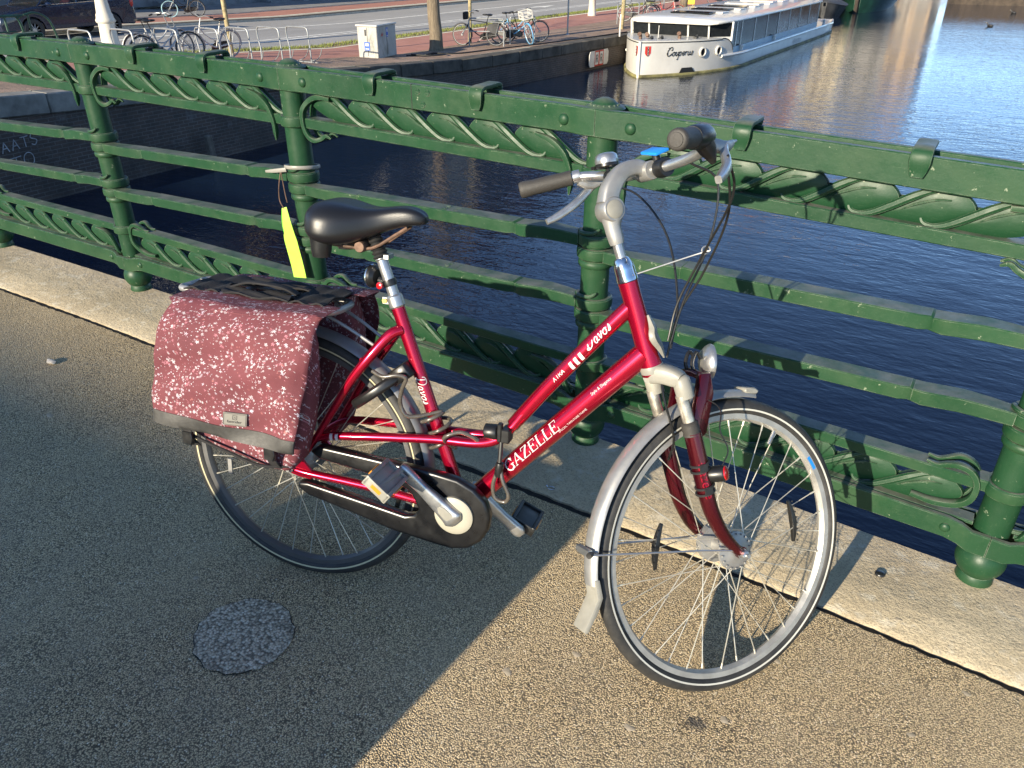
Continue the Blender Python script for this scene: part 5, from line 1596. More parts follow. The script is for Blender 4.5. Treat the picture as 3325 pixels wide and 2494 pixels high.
# ------------------------------------------------------------------ lime strip, wire and cable tie on the post
xB = -PITCH; gB = gz(xB)
mb = MB()
ring = [Vector((xB + 0.066 * math.cos(R(t)), 0.066 * math.sin(R(t)), gB + 0.792 + 0.010 * math.cos(R(t + 60)))) for t in range(0, 360, 15)]
mb.tube(ring, 1.0, n=8, closed=True, flat=(0.007, 0.0016), up=(0, 0, 1))
mb.tube([Vector((xB - 0.02, -0.066, gB + 0.790)), Vector((xB - 0.07, -0.080, gB + 0.782)), Vector((xB - 0.13, -0.07, gB + 0.770))], [0.9, 0.8, 0.5], n=8, flat=(0.009, 0.0014), up=(0, 0, 1))
ct = part(mb, 'cable_tie', MAT['clear_tie'], smooth=60)
tag(ct, 'pale plastic cable tie round a green railing post', 'cable tie')
mb = MB()
wpt = [Vector((xB - 0.045, -0.070, gB + 0.785)), Vector((xB - 0.055, -0.082, gB + 0.72)), Vector((xB - 0.058, -0.084, gB + 0.67)), Vector((xB - 0.040, -0.084, gB + 0.640))]
mb.tube(wpt, 0.0022, n=6, sm=4)
mb.tube([Vector((xB - 0.045, -0.070, gB + 0.785)), Vector((xB - 0.025, -0.082, gB + 0.70)), Vector((xB - 0.018, -0.084, gB + 0.668))], 0.002, n=6, sm=3)
ls = thing('plastic_strip', 'torn lime green plastic strip hanging by a wire from railing post', 'plastic strip', Matrix.Translation((xB - 0.04, -0.08, gB + 0.62)))
def wl(mb, name, mat, **kw): return part(mb, name, mat, ls, WM[ls].inverted(), **kw)
wl(mb, 'wire', MAT['rust'])
mb = MB()
def strip_fn(s, t):
    w_ = 0.010 + 0.022 * min(1, t * 2.2) - (0.004 if 0.28 < t < 0.36 and s < 0.1 else 0)
    x_ = xB - 0.040 + 0.030 * t + (s - 0.5) * 2 * w_
    return Vector((x_, -0.084 - 0.004 * math.sin(5 * t) - 0.003 * math.cos(3 * s), gB + 0.645 - 0.285 * t + 0.006 * (s - 0.5)))
mb.grid(strip_fn, 4, 26, 0.0016, (0, -1, 0))
wl(mb, 'strip', MAT['lime'], smooth=70)
mb = MB()
mb.grid(lambda s, t: Vector((xB - 0.050 - 0.012 * math.sin(3 * t) + (s - 0.5) * 0.016, -0.080 + 0.004 * s, gB + 0.638 - 0.125 * t)), 3, 10, 0.0016, (0, -1, 0))
MAT['lime_dark'] = plain('green_plastic', (0.10, 0.42, 0.03), 0.4)
wl(mb, 'torn_end', MAT['lime_dark'], smooth=70)

# ------------------------------------------------------------------ litter on the pavement
def blob(mb, c, r_, zs, seed, n=14):
    rr = random.Random(seed)
    ph = [rr.uniform(0, 6.28) for _ in range(6)]
    o = len(mb.v)
    vv = []; ff = []
    for i in range(n // 2 + 1):
        t = math.pi * i / (n // 2)
        for k in range(n):
            a = 2 * math.pi * k / n
            q_ = 1 + 0.18 * math.sin(2 * a + ph[0]) + 0.14 * math.sin(3 * a + ph[1] + 2 * t) + 0.12 * math.sin(5 * a + ph[2] - 3 * t)
            vv.append(Vector(c) + Vector((math.sin(t) * math.cos(a) * r_ * q_, math.sin(t) * math.sin(a) * r_ * q_ * 0.7, math.cos(t) * r_ * zs)))
    for i in range(n // 2):
        for k in range(n):
            l = (k + 1) % n
            ff.append((i * n + k, (i + 1) * n + k, (i + 1) * n + l, i * n + l))
    mb.add(vv, ff)
mb = MB(); blob(mb, (0, 0, 0.009), 0.022, 0.45, 3)
o = part(mb, 'crumpled_paper', MAT['shell'], None, T(-2.136, -0.709, gz(-2.136)), smooth=40)
tag(o, 'crumpled pale scrap of paper on the sunlit pavement', 'litter')
mb = MB(); mb.lathe([(0.0125, 0.0), (0.0145, 0.001), (0.0135, 0.006), (0.0115, 0.0075), (0.0, 0.008)], n=20)
o = part(mb, 'bottle_cap', MAT['black_plastic'], None, T(1.029, -0.145, gz(1.029) + 0.004), smooth=50)
tag(o, 'dark bottle cap lying on the concrete edge near railing post', 'bottle cap')
mb = MB(); mb.tube([Vector((0.012 * math.cos(R(t)), 0.008 * math.sin(R(t)), 0.002)) for t in range(0, 360, 30)], 0.0018, n=6, closed=True); mb.tube([Vector((-0.012, 0, 0.002)), Vector((-0.02, 0.004, 0.002))], 0.003, n=6)
o = part(mb, 'pull_tab', MAT['chrome'], None, T(0.040, -0.325, gz(0.04) + 0.004))
tag(o, 'small metal can pull tab on the ground beside the red bicycle', 'pull tab')
# flattened gum spots pressed into the ground
MAT['gum'] = plain('old_gum', (0.42, 0.345, 0.24), 0.9, var=0.25, scale=60)
for k, (x_, y_, r_) in enumerate(((-2.02, -0.99, 0.013), (-1.75, -0.95, 0.016), (0.86, -0.62, 0.010), (1.10, -0.30, 0.010), (1.28, -0.46, 0.011), (0.62, -1.00, 0.013), (-0.60, -1.22, 0.009), (0.42, -0.88, 0.012), (0.30, -1.02, 0.014), (1.18, -0.66, 0.010), (-0.45, -0.17, 0.011), (-2.55, -0.15, 0.010), (0.98, -0.58, 0.007), (0.80, -0.86, 0.012))):
    mb = MB(); blob(mb, (0, 0, 0.0), r_, 0.05, 40 + k, 12)
    o = part(mb, 'gum_spot', MAT['gum'], None, T(x_, y_, gz(x_) + (0.004 if y_ > -0.35 else 0.0)), smooth=60)
    tag(o, 'flat pale blob of old chewing gum stuck to the ground', 'gum', 'gum spots on the pavement')
# concrete block and house row, added unseen behind the photographer to shade the pavement
mb = MB(); mb.box((0, 0, 0.36), (1.06, 0.46, 0.72), taper=0.66)
MAT['cabinet'] = plain('added_block_grey', (0.30, 0.31, 0.30), 0.55, var=0.2, scale=5)
o = part(mb, 'shade_blocker', MAT['cabinet'], None, T(-0.46, -2.60, gz(-0.46)), bevel=0.02)
tag(o, 'tapered grey concrete barrier added out of view to shade the bridge pavement', 'blocker')
# ------------------------------------------------------------------ background: materials
MAT['glass_dark'] = plain('dark_glass', (0.012, 0.014, 0.016), 0.08, 0, var=0.2, Specular_IOR_Level=0.15)
MAT['glass_pale'] = plain('pale_glass', (0.15, 0.125, 0.11), 0.08, 0, var=0.5, scale=1.2, Specular_IOR_Level=0.3)
MAT['car_blue'] = plain('dark_blue_car_paint', (0.006, 0.012, 0.035), 0.25, 0.2, var=0.1, scale=2, Coat_Weight=0.9, Coat_Roughness=0.04)
MAT['galv'] = plain('galvanised_steel', (0.30, 0.31, 0.31), 0.45, 0.6, var=0.15, scale=10)
m = NT('bark')
m.bump(m.noise(9, 6, 0.7, m.coord((3, 3, 0.6))), 0.9, 0.03)
MAT['bark'] = m.out(m.ramp(m.noise(6, 6, 0.7, m.coord((3, 3, 0.5))), [(0.3, (0.085, 0.065, 0.045)), (0.7, (0.22, 0.175, 0.115))]), 0.9)
MAT['pale_bark'] = plain('pale_bark', (0.33, 0.27, 0.14), 0.8, var=0.3, scale=12, bump=0.4, bscale=40)
m = NT('lamp_paint'); MAT['lamp_paint'] = m.out(m.ramp(m.noise(3, 5, 0.6), [(0.3, (0.50, 0.46, 0.37)), (0.7, (0.58, 0.54, 0.45))]), 0.45)
MAT['sign_white'] = plain('sign_white', (0.54, 0.52, 0.47), 0.5, var=0.1, scale=4)
MAT['sign_red'] = plain('sign_red', (0.50, 0.03, 0.02), 0.5, var=0.1)
MAT['sign_black'] = plain('sign_black', (0.012, 0.012, 0.012), 0.5)
MAT['sign_blue'] = plain('sticker_blue', (0.02, 0.09, 0.40), 0.5, var=0.1)
MAT['sign_yellow'] = plain('sign_yellow', (0.62, 0.42, 0.03), 0.5, var=0.1)
MAT['tarp'] = plain('grey_tarpaulin', (0.05, 0.05, 0.05), 0.7, var=0.4, scale=2, bump=0.6, bscale=6)
MAT['boat_green'] = plain('dark_green_boat_paint', (0.012, 0.05, 0.03), 0.35, var=0.3, scale=2)
MAT['wood_brown'] = plain('brown_wood', (0.045, 0.032, 0.022), 0.8, var=0.35, scale=3)
MAT['pile_wood'] = plain('weathered_wood', (0.14, 0.12, 0.095), 0.85, var=0.3, scale=6, bump=0.6, bscale=20)
MAT['skin'] = plain('skin', (0.45, 0.27, 0.19), 0.55, var=0.05)
MAT['grey_trousers'] = plain('grey_trousers', (0.11, 0.11, 0.125), 0.85, var=0.15, scale=5)
MAT['maroon_coat'] = plain('maroon_coat', (0.10, 0.02, 0.03), 0.85, var=0.2)
MAT['hair'] = plain('brown_hair', (0.05, 0.03, 0.018), 0.7)
m = NT('cabinet_concrete')
b_ = m.ramp(m.noise(2.5, 6, 0.7), [(0.3, (0.30, 0.295, 0.27)), (0.7, (0.40, 0.39, 0.36))])
b_ = m.mix(m.ramp(m.noise(5, 6, 0.75, m.coord((1, 1, 0.35))), [(0.5, (0, 0, 0)), (0.68, (0.7, 0.7, 0.7))]), b_, (0.13, 0.13, 0.09))
MAT['cab'] = m.out(b_, 0.75)

# ------------------------------------------------------------------ a person grown from a skeleton
def person(name, label, M, joints, mats, group=None):
    """joints: name -> (pos, radius, parent)"""
    P = thing(name, label, 'person', M, group)
    me = bpy.data.meshes.new('body')
    keys = list(joints)
    me.from_pydata([joints[k][0] for k in keys], [(keys.index(k), keys.index(joints[k][2])) for k in keys if joints[k][2]], [])
    me.update()
    o = link('body', me, mats[0], P)
    o.modifiers.new('skin', 'SKIN')
    if not me.skin_vertices: me.skin_vertices.new() if hasattr(me.skin_vertices, 'new') else None
    bm = bmesh.new(); bm.from_mesh(me)
    lay = bm.verts.layers.skin.verify()
    bm.verts.ensure_lookup_table()
    for i, k in enumerate(keys):
        r_ = joints[k][1]
        bm.verts[i][lay].radius = (r_, r_) if not isinstance(r_, tuple) else r_
        bm.verts[i][lay].use_root = (i == 0)
    bm.to_mesh(me); bm.free()
    o.modifiers.new('sub', 'SUBSURF').levels = 2
    return P
def stand_joints(step=0.16):
    J = {'pelvis': ((0, 0, 0.92), (0.13, 0.10), None), 'waist': ((0, 0, 1.08), (0.125, 0.09), 'pelvis'), 'chest': ((0, 0, 1.30), (0.155, 0.105), 'waist'), 'neck': ((0, 0, 1.47), 0.055, 'chest'), 'head0': ((0.01, 0, 1.56), 0.075, 'neck'), 'head': ((0.015, 0, 1.66), 0.095, 'head0'), 'crown': ((0.01, 0, 1.73), 0.06, 'head')}
    for s_, n_ in ((1, 'l'), (-1, 'r')):
        d = step * s_
        J['hip' + n_] = ((0, 0.09 * s_, 0.88), 0.095, 'pelvis'); J['knee' + n_] = ((d * 0.6 + 0.03, 0.10 * s_, 0.49), 0.068, 'hip' + n_); J['ankle' + n_] = ((d, 0.10 * s_, 0.10), 0.048, 'knee' + n_); J['toe' + n_] = ((d + 0.17, 0.11 * s_, 0.04), 0.038, 'ankle' + n_)
        J['sh' + n_] = ((0, 0.19 * s_, 1.41), 0.062, 'chest'); J['el' + n_] = ((-d * 0.5, 0.25 * s_, 1.13), 0.047, 'sh' + n_); J['wr' + n_] = ((-d * 0.4 + 0.08, 0.25 * s_, 0.88), 0.033, 'el' + n_); J['hand' + n_] = ((-d * 0.4 + 0.11, 0.24 * s_, 0.79), 0.035, 'wr' + n_)
    return J
# pedestrian far behind the car (only the legs reach into the picture)
pd_ = person('person', 'pedestrian in grey trousers and black and white trainers walking past houses', T(-35.3, 22.7, zg(-35, 22.7) + 0.10) @ RZ(95), stand_joints(0.2), [MAT['grey_trousers']])
mb = MB()
for s_ in (1, -1): mb.sphere((0.2 * s_ + 0.06, 0.105 * s_, 0.045), 0.06, 12, (2.2, 0.9, 0.75))
part(mb, 'shoe', MAT['sign_black'], pd_)
mb = MB()
for s_ in (1, -1): mb.sphere((0.2 * s_ + 0.10, 0.105 * s_, 0.025), 0.05, 12, (2.3, 1.0, 0.5))
part(mb, 'shoe_sole', MAT['white'], pd_)
mb = MB(); mb.sphere((0, 0, 1.70), 0.105, 14, (1, 0.9, 0.75)); part(mb, 'hair', MAT['hair'], pd_)
mb = MB(); mb.lathe([(0.19, 0.82), (0.185, 1.05), (0.20, 1.3), (0.13, 1.46), (0.06, 1.5)], n=20); part(mb, 'coat', MAT['black_cloth'], pd_)

# ------------------------------------------------------------------ simple city bicycles
def ring_y(mb, R0, r_, n=28, k=6):
    vv = []
    for i in range(n):
        a = 2 * math.pi * i / n
        for j in range(k):
            b = 2 * math.pi * j / k
            q_ = R0 + r_ * math.cos(b)
            vv.append(Vector((q_ * math.cos(a), r_ * math.sin(b), q_ * math.sin(a))))
    mb.add(vv, [(i * k + j, i * k + (j + 1) % k, ((i + 1) % n) * k + (j + 1) % k, ((i + 1) % n) * k + j) for i in range(n) for j in range(k)])
def simple_bike(label, M, frame_mat, tyre_f, tyre_r, steer=0, crate=None, bag_=None, step=True, guard_mat=None, group=None, lean=4):
    b = thing('parked_bicycle', label, 'bicycle', M @ Matrix.Rotation(R(-lean), 4, 'X'), group)
    guard_mat = guard_mat or frame_mat
    SM = T(0.92, 0, 0.0) @ T(0.10, 0, 0.34) @ Matrix.Rotation(R(-20), 4, 'Y') @ RZ(steer) @ Matrix.Rotation(R(20), 4, 'Y') @ T(-0.06, 0, -0.34)
    for (Mw, ty) in ((T(0, 0, 0.345), tyre_r), (SM @ T(0.14 + 0.04, 0, 0.345), tyre_f)):
        mb = MB(); ring_y(mb, 0.305, 0.010); w = part(mb, 'wheel', MAT['galv'], b, Mw)
        mb = MB(); ring_y(mb, 0.327, 0.0185); part(mb, 'tyre', ty, w)
        mb = MB(); mb.lathe([(0.03, -0.04), (0.035, 0), (0.03, 0.04)], d=(0, 1, 0), n=12)
        for k in range(18):
            a = 2 * math.pi * k / 18
            s_ = 0.03 if k % 2 else -0.03
            mb.tube([Vector((0.03 * math.cos(a + 1.2), s_, 0.03 * math.sin(a + 1.2))), Vector((0.3 * math.cos(a), 0, 0.3 * math.sin(a)))], 0.0016, n=4)
        part(mb, 'spokes', MAT['galv'], w)
        mb = MB(); ringmesh(mb, [(0.358, -0.022), (0.366, 0), (0.358, 0.022), (0.354, 0.0)], 20, 40, 190)
        part(mb, 'mudguard', guard_mat, w)
    mb = MB()
    bb = Vector((0.44, 0, 0.29)); st = Vector((0.28, 0, 0.78)); h0 = Vector((0.93, 0, 0.60)); h1 = Vector((0.87, 0, 0.82))
    mb.tube([bb, st], 0.016, n=10); mb.tube([h0 - Vector((-.01, 0, 0.04)), h1], 0.019, n=10)
    mb.tube([bb, Vector((0.62, 0, 0.36)), h0], 0.018, n=10, sm=4)
    if step: mb.tube([Vector((0.36, 0, 0.52)), Vector((0.55, 0, 0.50)), Vector((0.75, 0, 0.62)), h1 - Vector((0, 0, 0.04))], 0.014, n=10, sm=4)
    else: mb.tube([st - Vector((0, 0, 0.06)), h1 - Vector((0, 0, 0.03))], 0.014, n=10)
    for s_ in (-1, 1):
        mb.tube([bb, Vector((0, s_ * 0.06, 0.345))], 0.010, n=8); mb.tube([st - Vector((0, 0, 0.08)), Vector((0, s_ * 0.06, 0.345))], 0.009, n=8)
    part(mb, 'frame', frame_mat, b)
    mb = MB()
    for s_ in (-1, 1): mb.tube([Vector((-0.035, s_ * 0.05, 0.66)) , Vector((0.05, s_ * 0.055, 0.52)), Vector((0.165, s_ * 0.05, 0.355))], 0.011, n=8, sm=3)
    mb.tube([Vector((-0.045, 0, 0.66)), Vector((-0.16, 0, 1.0))], 0.012, n=8)
    hb = [(-0.34, 0.27, 1.03), (-0.24, 0.26, 1.05), (-0.16, 0.16, 1.07), (-0.14, 0.0, 1.03), (-0.16, -0.16, 1.07), (-0.24, -0.26, 1.05), (-0.34, -0.27, 1.03)]
    mb.tube([Vector(p) for p in hb], 0.011, n=8, sm=4)
    hd_ = part(mb, 'fork_and_bar', MAT['galv'], b, SM @ T(0.06 - 0.04, 0, 0.0))
    mb = MB()
    for s_ in (-1, 1): mb.tube([Vector((-0.34, s_ * 0.27, 1.03)), Vector((-0.24, s_ * 0.262, 1.05))], 0.017, n=8)
    part(mb, 'grip', MAT['black_rubber'], hd_)
    mb = MB()
    mb.sphere((0.20, 0, 0.95), 0.11, 14, (1.0, 0.95, 0.32)); mb.sphere((0.33, 0, 0.955), 0.08, 12, (1.4, 0.42, 0.34)); mb.tube([st, Vector((0.235, 0, 0.93))], 0.012, n=8)
    part(mb, 'saddle', MAT['black_plastic'], b)
    mb = MB()
    mb.prism([(-0.05, 0.33), (0.0, 0.42), (0.42, 0.40), (0.55, 0.33), (0.55, 0.22), (0.44, 0.17), (0.0, 0.27)], -0.075, -0.045, lambda a, c, w_: Vector((a, w_, c)))
    part(mb, 'chain_case', MAT['black_plastic'], b, bevel=0.01)
    mb = MB()
    for s_ in (-1, 1): mb.tube([Vector((0.44, s_ * 0.08, 0.29)), Vector((0.44 + 0.12 * s_, s_ * 0.1, 0.29 - 0.12 * s_))], 0.01, n=8); mb.box((0.44 + 0.12 * s_, s_ * 0.15, 0.29 - 0.12 * s_), (0.08, 0.09, 0.02))
    part(mb, 'crank', MAT['black_plastic'], b)
    mb = MB()
    for s_ in (-1, 1):
        mb.tube([Vector((-0.32, s_ * 0.06, 0.73)), Vector((0.2, s_ * 0.06, 0.73))], 0.008, n=6); mb.tube([Vector((-0.12, s_ * 0.06, 0.73)), Vector((0, s_ * 0.065, 0.345))], 0.006, n=6)
    for x_ in (-0.32, -0.1, 0.1): mb.tube([Vector((x_, -0.06, 0.73)), Vector((x_, 0.06, 0.73))], 0.007, n=6)
    part(mb, 'carrier', guard_mat if guard_mat is not frame_mat else MAT['galv'], b)
    if 'skirt' in label:
        for s_ in (-1, 1):
            mb = MB(); mb.prism([(0.0, 0.36), (0.30, 0.52), (0.24, 0.66), (0.02, 0.71), (-0.10, 0.70)], s_ * 0.055 - 0.004, s_ * 0.055 + 0.004, lambda a, c, w_: Vector((a, w_, c))); part(mb, 'skirt_guard', MAT['tarp'], b)
    if crate:
        mb = MB()
        for z in (0.0, 0.11, 0.22):
            for (c_, s2) in (((0, 0.17, z), (0.36, 0.012, 0.035)), ((0, -0.17, z), (0.36, 0.012, 0.035)), ((0.18, 0, z), (0.012, 0.34, 0.035)), ((-0.18, 0, z), (0.012, 0.34, 0.035))): mb.box(c_, s2)
        for a in (-0.175, 0.175):
            for c_ in (-0.165, 0.165): mb.box((a, c_, 0.11), (0.03, 0.03, 0.26))
        mb.box((0, 0, -0.012), (0.35, 0.33, 0.01))
        part(mb, 'crate', crate, hd_, T(0.12, 0, 0.84))
    if bag_:
        mb = MB(); mb.box((0.0, 0, 0.94), (0.14, 0.26, 0.22)); part(mb, 'front_bag', bag_, hd_, T(0.02, 0, -0.02), bevel=0.03, segs=2)
    return b
def gq(x, y): return T(x, y, zg(x, y))
BK = MAT['black_rubber']
MAT['frame_black'] = plain('black_frame', (0.012, 0.012, 0.013), 0.35); MAT['frame_white'] = plain('white_frame', (0.52, 0.51, 0.46), 0.4, var=0.08)
MAT['frame_grey'] = plain('grey_frame', (0.35, 0.37, 0.38), 0.4, 0.3); MAT['frame_blue'] = plain('light_blue_frame', (0.10, 0.30, 0.50), 0.4)
MAT['tyre_blue'] = plain('pale_blue_tyre', (0.30, 0.52, 0.58), 0.6); MAT['tyre_white'] = plain('white_tyre', (0.62, 0.60, 0.55), 0.6); MAT['frame_brown'] = plain('rust_red_frame', (0.16, 0.045, 0.025), 0.5)
simple_bike('white step-through bicycle with brown rear tyre standing in the hoop rack', gq(-16.0, 9.5) @ RZ(86), MAT['frame_white'], BK, MAT['rust'], 8)
simple_bike('silver grey bicycle with thick black tyres and white chain guard in hoop rack', gq(-15.35, 9.2) @ RZ(87), MAT['frame_grey'], BK, BK, -12, guard_mat=MAT['frame_grey'])
simple_bike('tall white bicycle facing the road with pale grey mudguards and large carrier', gq(-16.95, 12.85) @ RZ(-92), MAT['frame_white'], MAT['frame_grey'], MAT['frame_grey'], 0, guard_mat=MAT['frame_grey'])
simple_bike('dark bicycle with one pale blue tyre parked before the far houses', gq(-31.0, 23.1) @ T(0, 0, 0.055) @ RZ(232), MAT['frame_black'], MAT['tyre_blue'], BK, 5, bag_=None)
simple_bike('bicycle with white tyres leaning before a house wall', gq(-36.1, 35.0) @ T(0, 0, 0.10) @ RZ(215), MAT['frame_black'], MAT['tyre_white'], MAT['tyre_white'], 0)
simple_bike('black city bicycle with black front bag and skirt guard beside the steel rack', gq(-14.05, 21.35) @ RZ(202), MAT['frame_black'], MAT['grip'], MAT['grip'], -6, bag_=MAT['black_cloth'], step=False, guard_mat=MAT['frame_black'])
simple_bike('black bicycle behind the one with the light blue fork, at steel rack', gq(-14.35, 22.5) @ RZ(40), MAT['frame_black'], BK, BK, -6, guard_mat=MAT['frame_black'])
simple_bike('light blue bicycle with a pale front crate facing the canal', gq(-14.45, 22.15) @ RZ(12), MAT['frame_blue'], MAT['frame_blue'], BK, -50, crate=MAT['sign_white'])
simple_bike('black bicycle with red pannier at the steel rack near the white boat', gq(-14.6, 32.8) @ RZ(15), MAT['frame_black'], BK, BK, 10, crate=MAT['black_plastic'])
simple_bike('red framed bicycle at the steel rack near the white boat', gq(-13.6, 33.6) @ RZ(10), MAT['sign_red'], BK, BK, -15, bag_=MAT['black_cloth'])
for k, yb in enumerate((46.4, 48.6, 50.4, 52.3)):
    simple_bike('dark bicycle parked on the quay beyond the yellow sign', gq(-15.2, yb) @ RZ(20 + 30 * k), MAT['frame_black'], BK, BK, 12, group='dark bicycles beyond the yellow sign')

# ------------------------------------------------------------------ bicycle racks
hoop_group = 'galvanised hoops of the bicycle rack'
def hoop_rack(M):
    t = thing('hoop_rack', 'galvanised hoop bicycle stand with curved wheel holder on the quay', 'bicycle rack', M, hoop_group)
    mb = MB()
    mb.tube([Vector(p) for p in ((-0.36, 0, 0.0), (-0.36, 0, 0.10), (-0.37, 0.02, 0.34), (-0.42, 0.03, 0.52), (-0.44, 0.03, 0.70), (-0.40, 0.03, 0.80), (-0.28, 0.02, 0.82), (0.20, 0, 0.82), (0.31, 0, 0.80), (0.35, 0, 0.72), (0.37, 0, 0.40), (0.38, 0, 0.0))], 0.019, n=10, sm=4)
    part(mb, 'hoop', MAT['galv'], t)
    mb = MB()
    mb.tube([Vector(p) for p in ((-0.10, -0.03, 0.02), (0.06, -0.03, 0.06), (0.24, -0.03, 0.16), (0.36, -0.03, 0.34))], 0.012, n=8, sm=4)
    mb.tube([Vector(p) for p in ((0.38, 0.02, 0.04), (0.56, 0.02, 0.08), (0.70, 0.02, 0.20), (0.76, 0.02, 0.34))], 0.012, n=8, sm=4)
    part(mb, 'wheel_holder', MAT['galv'], t)
    mb = MB(); mb.box((0.1, 0, 0.012), (1.1, 0.06, 0.02)); part(mb, 'base_rail', MAT['galv'], t)
    return t
hr = hoop_rack(gq(-15.0, 13.42))
for yb in (12.45, 11.5, 10.62, 9.55, 8.5, 7.6):
    copy_tree(hr, None, gq(-15.0, yb))
def tube_rack(M, label, L=0.85):
    t = thing('tube_rack', label, 'bicycle rack', M)
    mb = MB()
    mb.tube([Vector(p) for p in ((0, 0, 0), (0, 0, 0.72), (0.02, 0, 0.80), (0.10, 0, 0.84), (L - 0.10, 0, 0.84), (L - 0.02, 0, 0.80), (L, 0, 0.72), (L, 0, 0))], 0.024, n=10, sm=3)
    part(mb, 'frame_tube', MAT['sign_white'] if 'cream' in label else MAT['galv'], t)
    mb = MB(); mb.tube([Vector((0, 0, 0.45)), Vector((L, 0, 0.45))], 0.020, n=8); part(mb, 'cross_bar', MAT['galv'], t)
    return t
tube_rack(gq(-14.85, 20.95) @ RZ(25), 'steel tube bicycle rack behind the bicycle with black front bag', 1.15)
tube_rack(gq(-14.0, 22.15) @ RZ(60), 'steel tube bicycle rack beside the light blue bicycle', 0.95)
tube_rack(gq(-14.4, 31.6) @ RZ(20), 'steel tube bicycle rack on the quay beside the bow of the white boat', 0.9)
tube_rack(gq(-14.4, 34.4) @ RZ(20), 'second steel tube bicycle rack beyond the first beside the white boat', 0.9)

# ------------------------------------------------------------------ utility cabinet on the quay
cbt = thing('electric_cabinet', 'grey concrete electric cabinet with blue stickers standing on the quay', 'cabinet', gq(-15.05, 16.55) @ RZ(12))
mb = MB(); mb.box((0, 0, 0.42), (0.62, 1.15, 0.84)); part(mb, 'housing', MAT['cab'], cbt, bevel=0.015)
mb = MB(); mb.box((0, 0, 0.862), (0.68, 1.22, 0.045)); part(mb, 'lid', MAT['sign_white'], cbt, bevel=0.012)
mb = MB(); mb.box((0.312, 0.0, 0.44), (0.006, 0.012, 0.74)); mb.box((0.0, -0.577, 0.44), (0.012, 0.006, 0.74)); part(mb, 'door_seam', MAT['sign_black'], cbt)
mb = MB(); mb.box((-0.02, -0.580, 0.33), (0.17, 0.006, 0.22)); mb.box((0.3135, 0.03, 0.66), (0.006, 0.11, 0.24)); part(mb, 'sticker', MAT['sign_blue'], cbt)
mb = MB(); mb.box((-0.02, -0.584, 0.37), (0.10, 0.004, 0.07)); mb.box((-0.02, -0.584, 0.26), (0.12, 0.004, 0.02)); mb.box((0.317, 0.03, 0.71), (0.004, 0.06, 0.08)); mb.box((0.317, 0.03, 0.57), (0.004, 0.08, 0.02)); part(mb, 'sticker_print', MAT['sign_white'], cbt)
mb = MB(); mb.box((-0.05, -0.580, 0.68), (0.05, 0.006, 0.16)); part(mb, 'vent', MAT['sign_black'], cbt)
mb = MB()
plr = lambda u, v: Vector((0.3145, -0.34 + u, 0.58 + v))
for k in range(5): ribbons(mb, [([(0.015 * k, 0.02 * (k % 2)), (0.04 + 0.02 * k, 0.03), (0.02 + 0.03 * k, 0.06 + 0.02 * (k % 3))], 0.012)], plr, 0.02)
part(mb, 'red_scrawl', MAT['sign_red'], cbt, smooth=0)
# black cable lying on the quay
mb = MB(); rr_ = random.Random(8)
cp_ = [(-14.7, 17.4), (-14.3, 17.9), (-14.5, 18.5), (-13.9, 18.9), (-13.6, 20.3), (-13.3, 21.8), (-13.0, 23.5), (-12.7, 25.6), (-12.4, 28.2)]
mb.tube([Vector((a, b, zq(b) + 0.02)) for a, b in cp_], 0.022, n=6, sm=5)
mb.tube([Vector((a, b, zq(b) + 0.05)) for a, b in ((-14.6, 17.5), (-14.0, 17.7), (-13.9, 18.3), (-14.4, 18.4), (-14.3, 17.8))], 0.02, n=6, sm=5)
o = part(mb, 'power_cable', MAT['sign_black']); tag(o, 'black mooring power cable lying along the quay edge', 'cable')

# ------------------------------------------------------------------ trees
def tree(name, label, M, r0, h, bark, spread, depth=4, seed=1, group=None):
    t = thing(name, label, 'tree', M, group)
    rr = random.Random(seed)
    mb = MB()
    zs = [0, 0.15, 0.6, 1.5, h * 0.35, h * 0.55]
    pts = [Vector((0.05 * math.sin(z * 0.9 + seed) * min(1, z), 0.05 * math.cos(z * 1.1) * min(1, z), z - 0.03)) for z in zs]
    mb.tube(pts, [r0 * 1.25, r0 * 1.05, r0 * 0.97, r0 * 0.92, r0 * 0.75, r0 * 0.5], n=14, sm=3)
    part(mb, 'trunk', bark, t)
    mb = MB()
    def grow(p, d, L, r_, k):
        q_ = p + d * L * 0.5 + Vector((rr.uniform(-1, 1), rr.uniform(-1, 1), rr.uniform(-0.3, 0.6))) * L * 0.07
        e = p + d * L
        mb.tube([p, q_, e], [r_, r_ * 0.82, r_ * 0.62], n=5 if k < depth - 1 else 6, cap=False)
        if k == 0: return
        for _ in range(rr.choice((2, 3, 3))):
            nd = (d + Vector((rr.uniform(-1, 1), rr.uniform(-1, 1), rr.uniform(-0.35, 0.6))) * spread).normalized()
            grow(e if rr.random() < 0.65 else q_, nd, L * rr.uniform(0.58, 0.82), r_ * 0.6, k - 1)
    for k in range(5):
        a = k * 1.26 + seed
        base = Vector((0.05 * math.sin(h * .5), 0, h * (0.36 + 0.045 * k)))
        grow(base, Vector((math.cos(a) * 0.7, math.sin(a) * 0.7, 0.8)).normalized(), h * 0.20, r0 * 0.38, depth)
    part(mb, 'crown', bark, t, smooth=60, fix=False)
    return t
tree('elm_tree', 'thick bare tree trunk with a bark hollow standing beside the electric cabinet', gq(-15.0, 19.3), 0.21, 13, MAT['bark'], 0.75, 4, 3)
tree('young_tree', 'slim pale young tree by the hoop bicycle rack', gq(-17.6, 13.4), 0.065, 7, MAT['pale_bark'], 0.6, 3, 5)
tree('young_tree', 'slim pale young tree behind the bicycle with black front bag', gq(-15.35, 21.7), 0.06, 7, MAT['pale_bark'], 0.6, 3, 6)
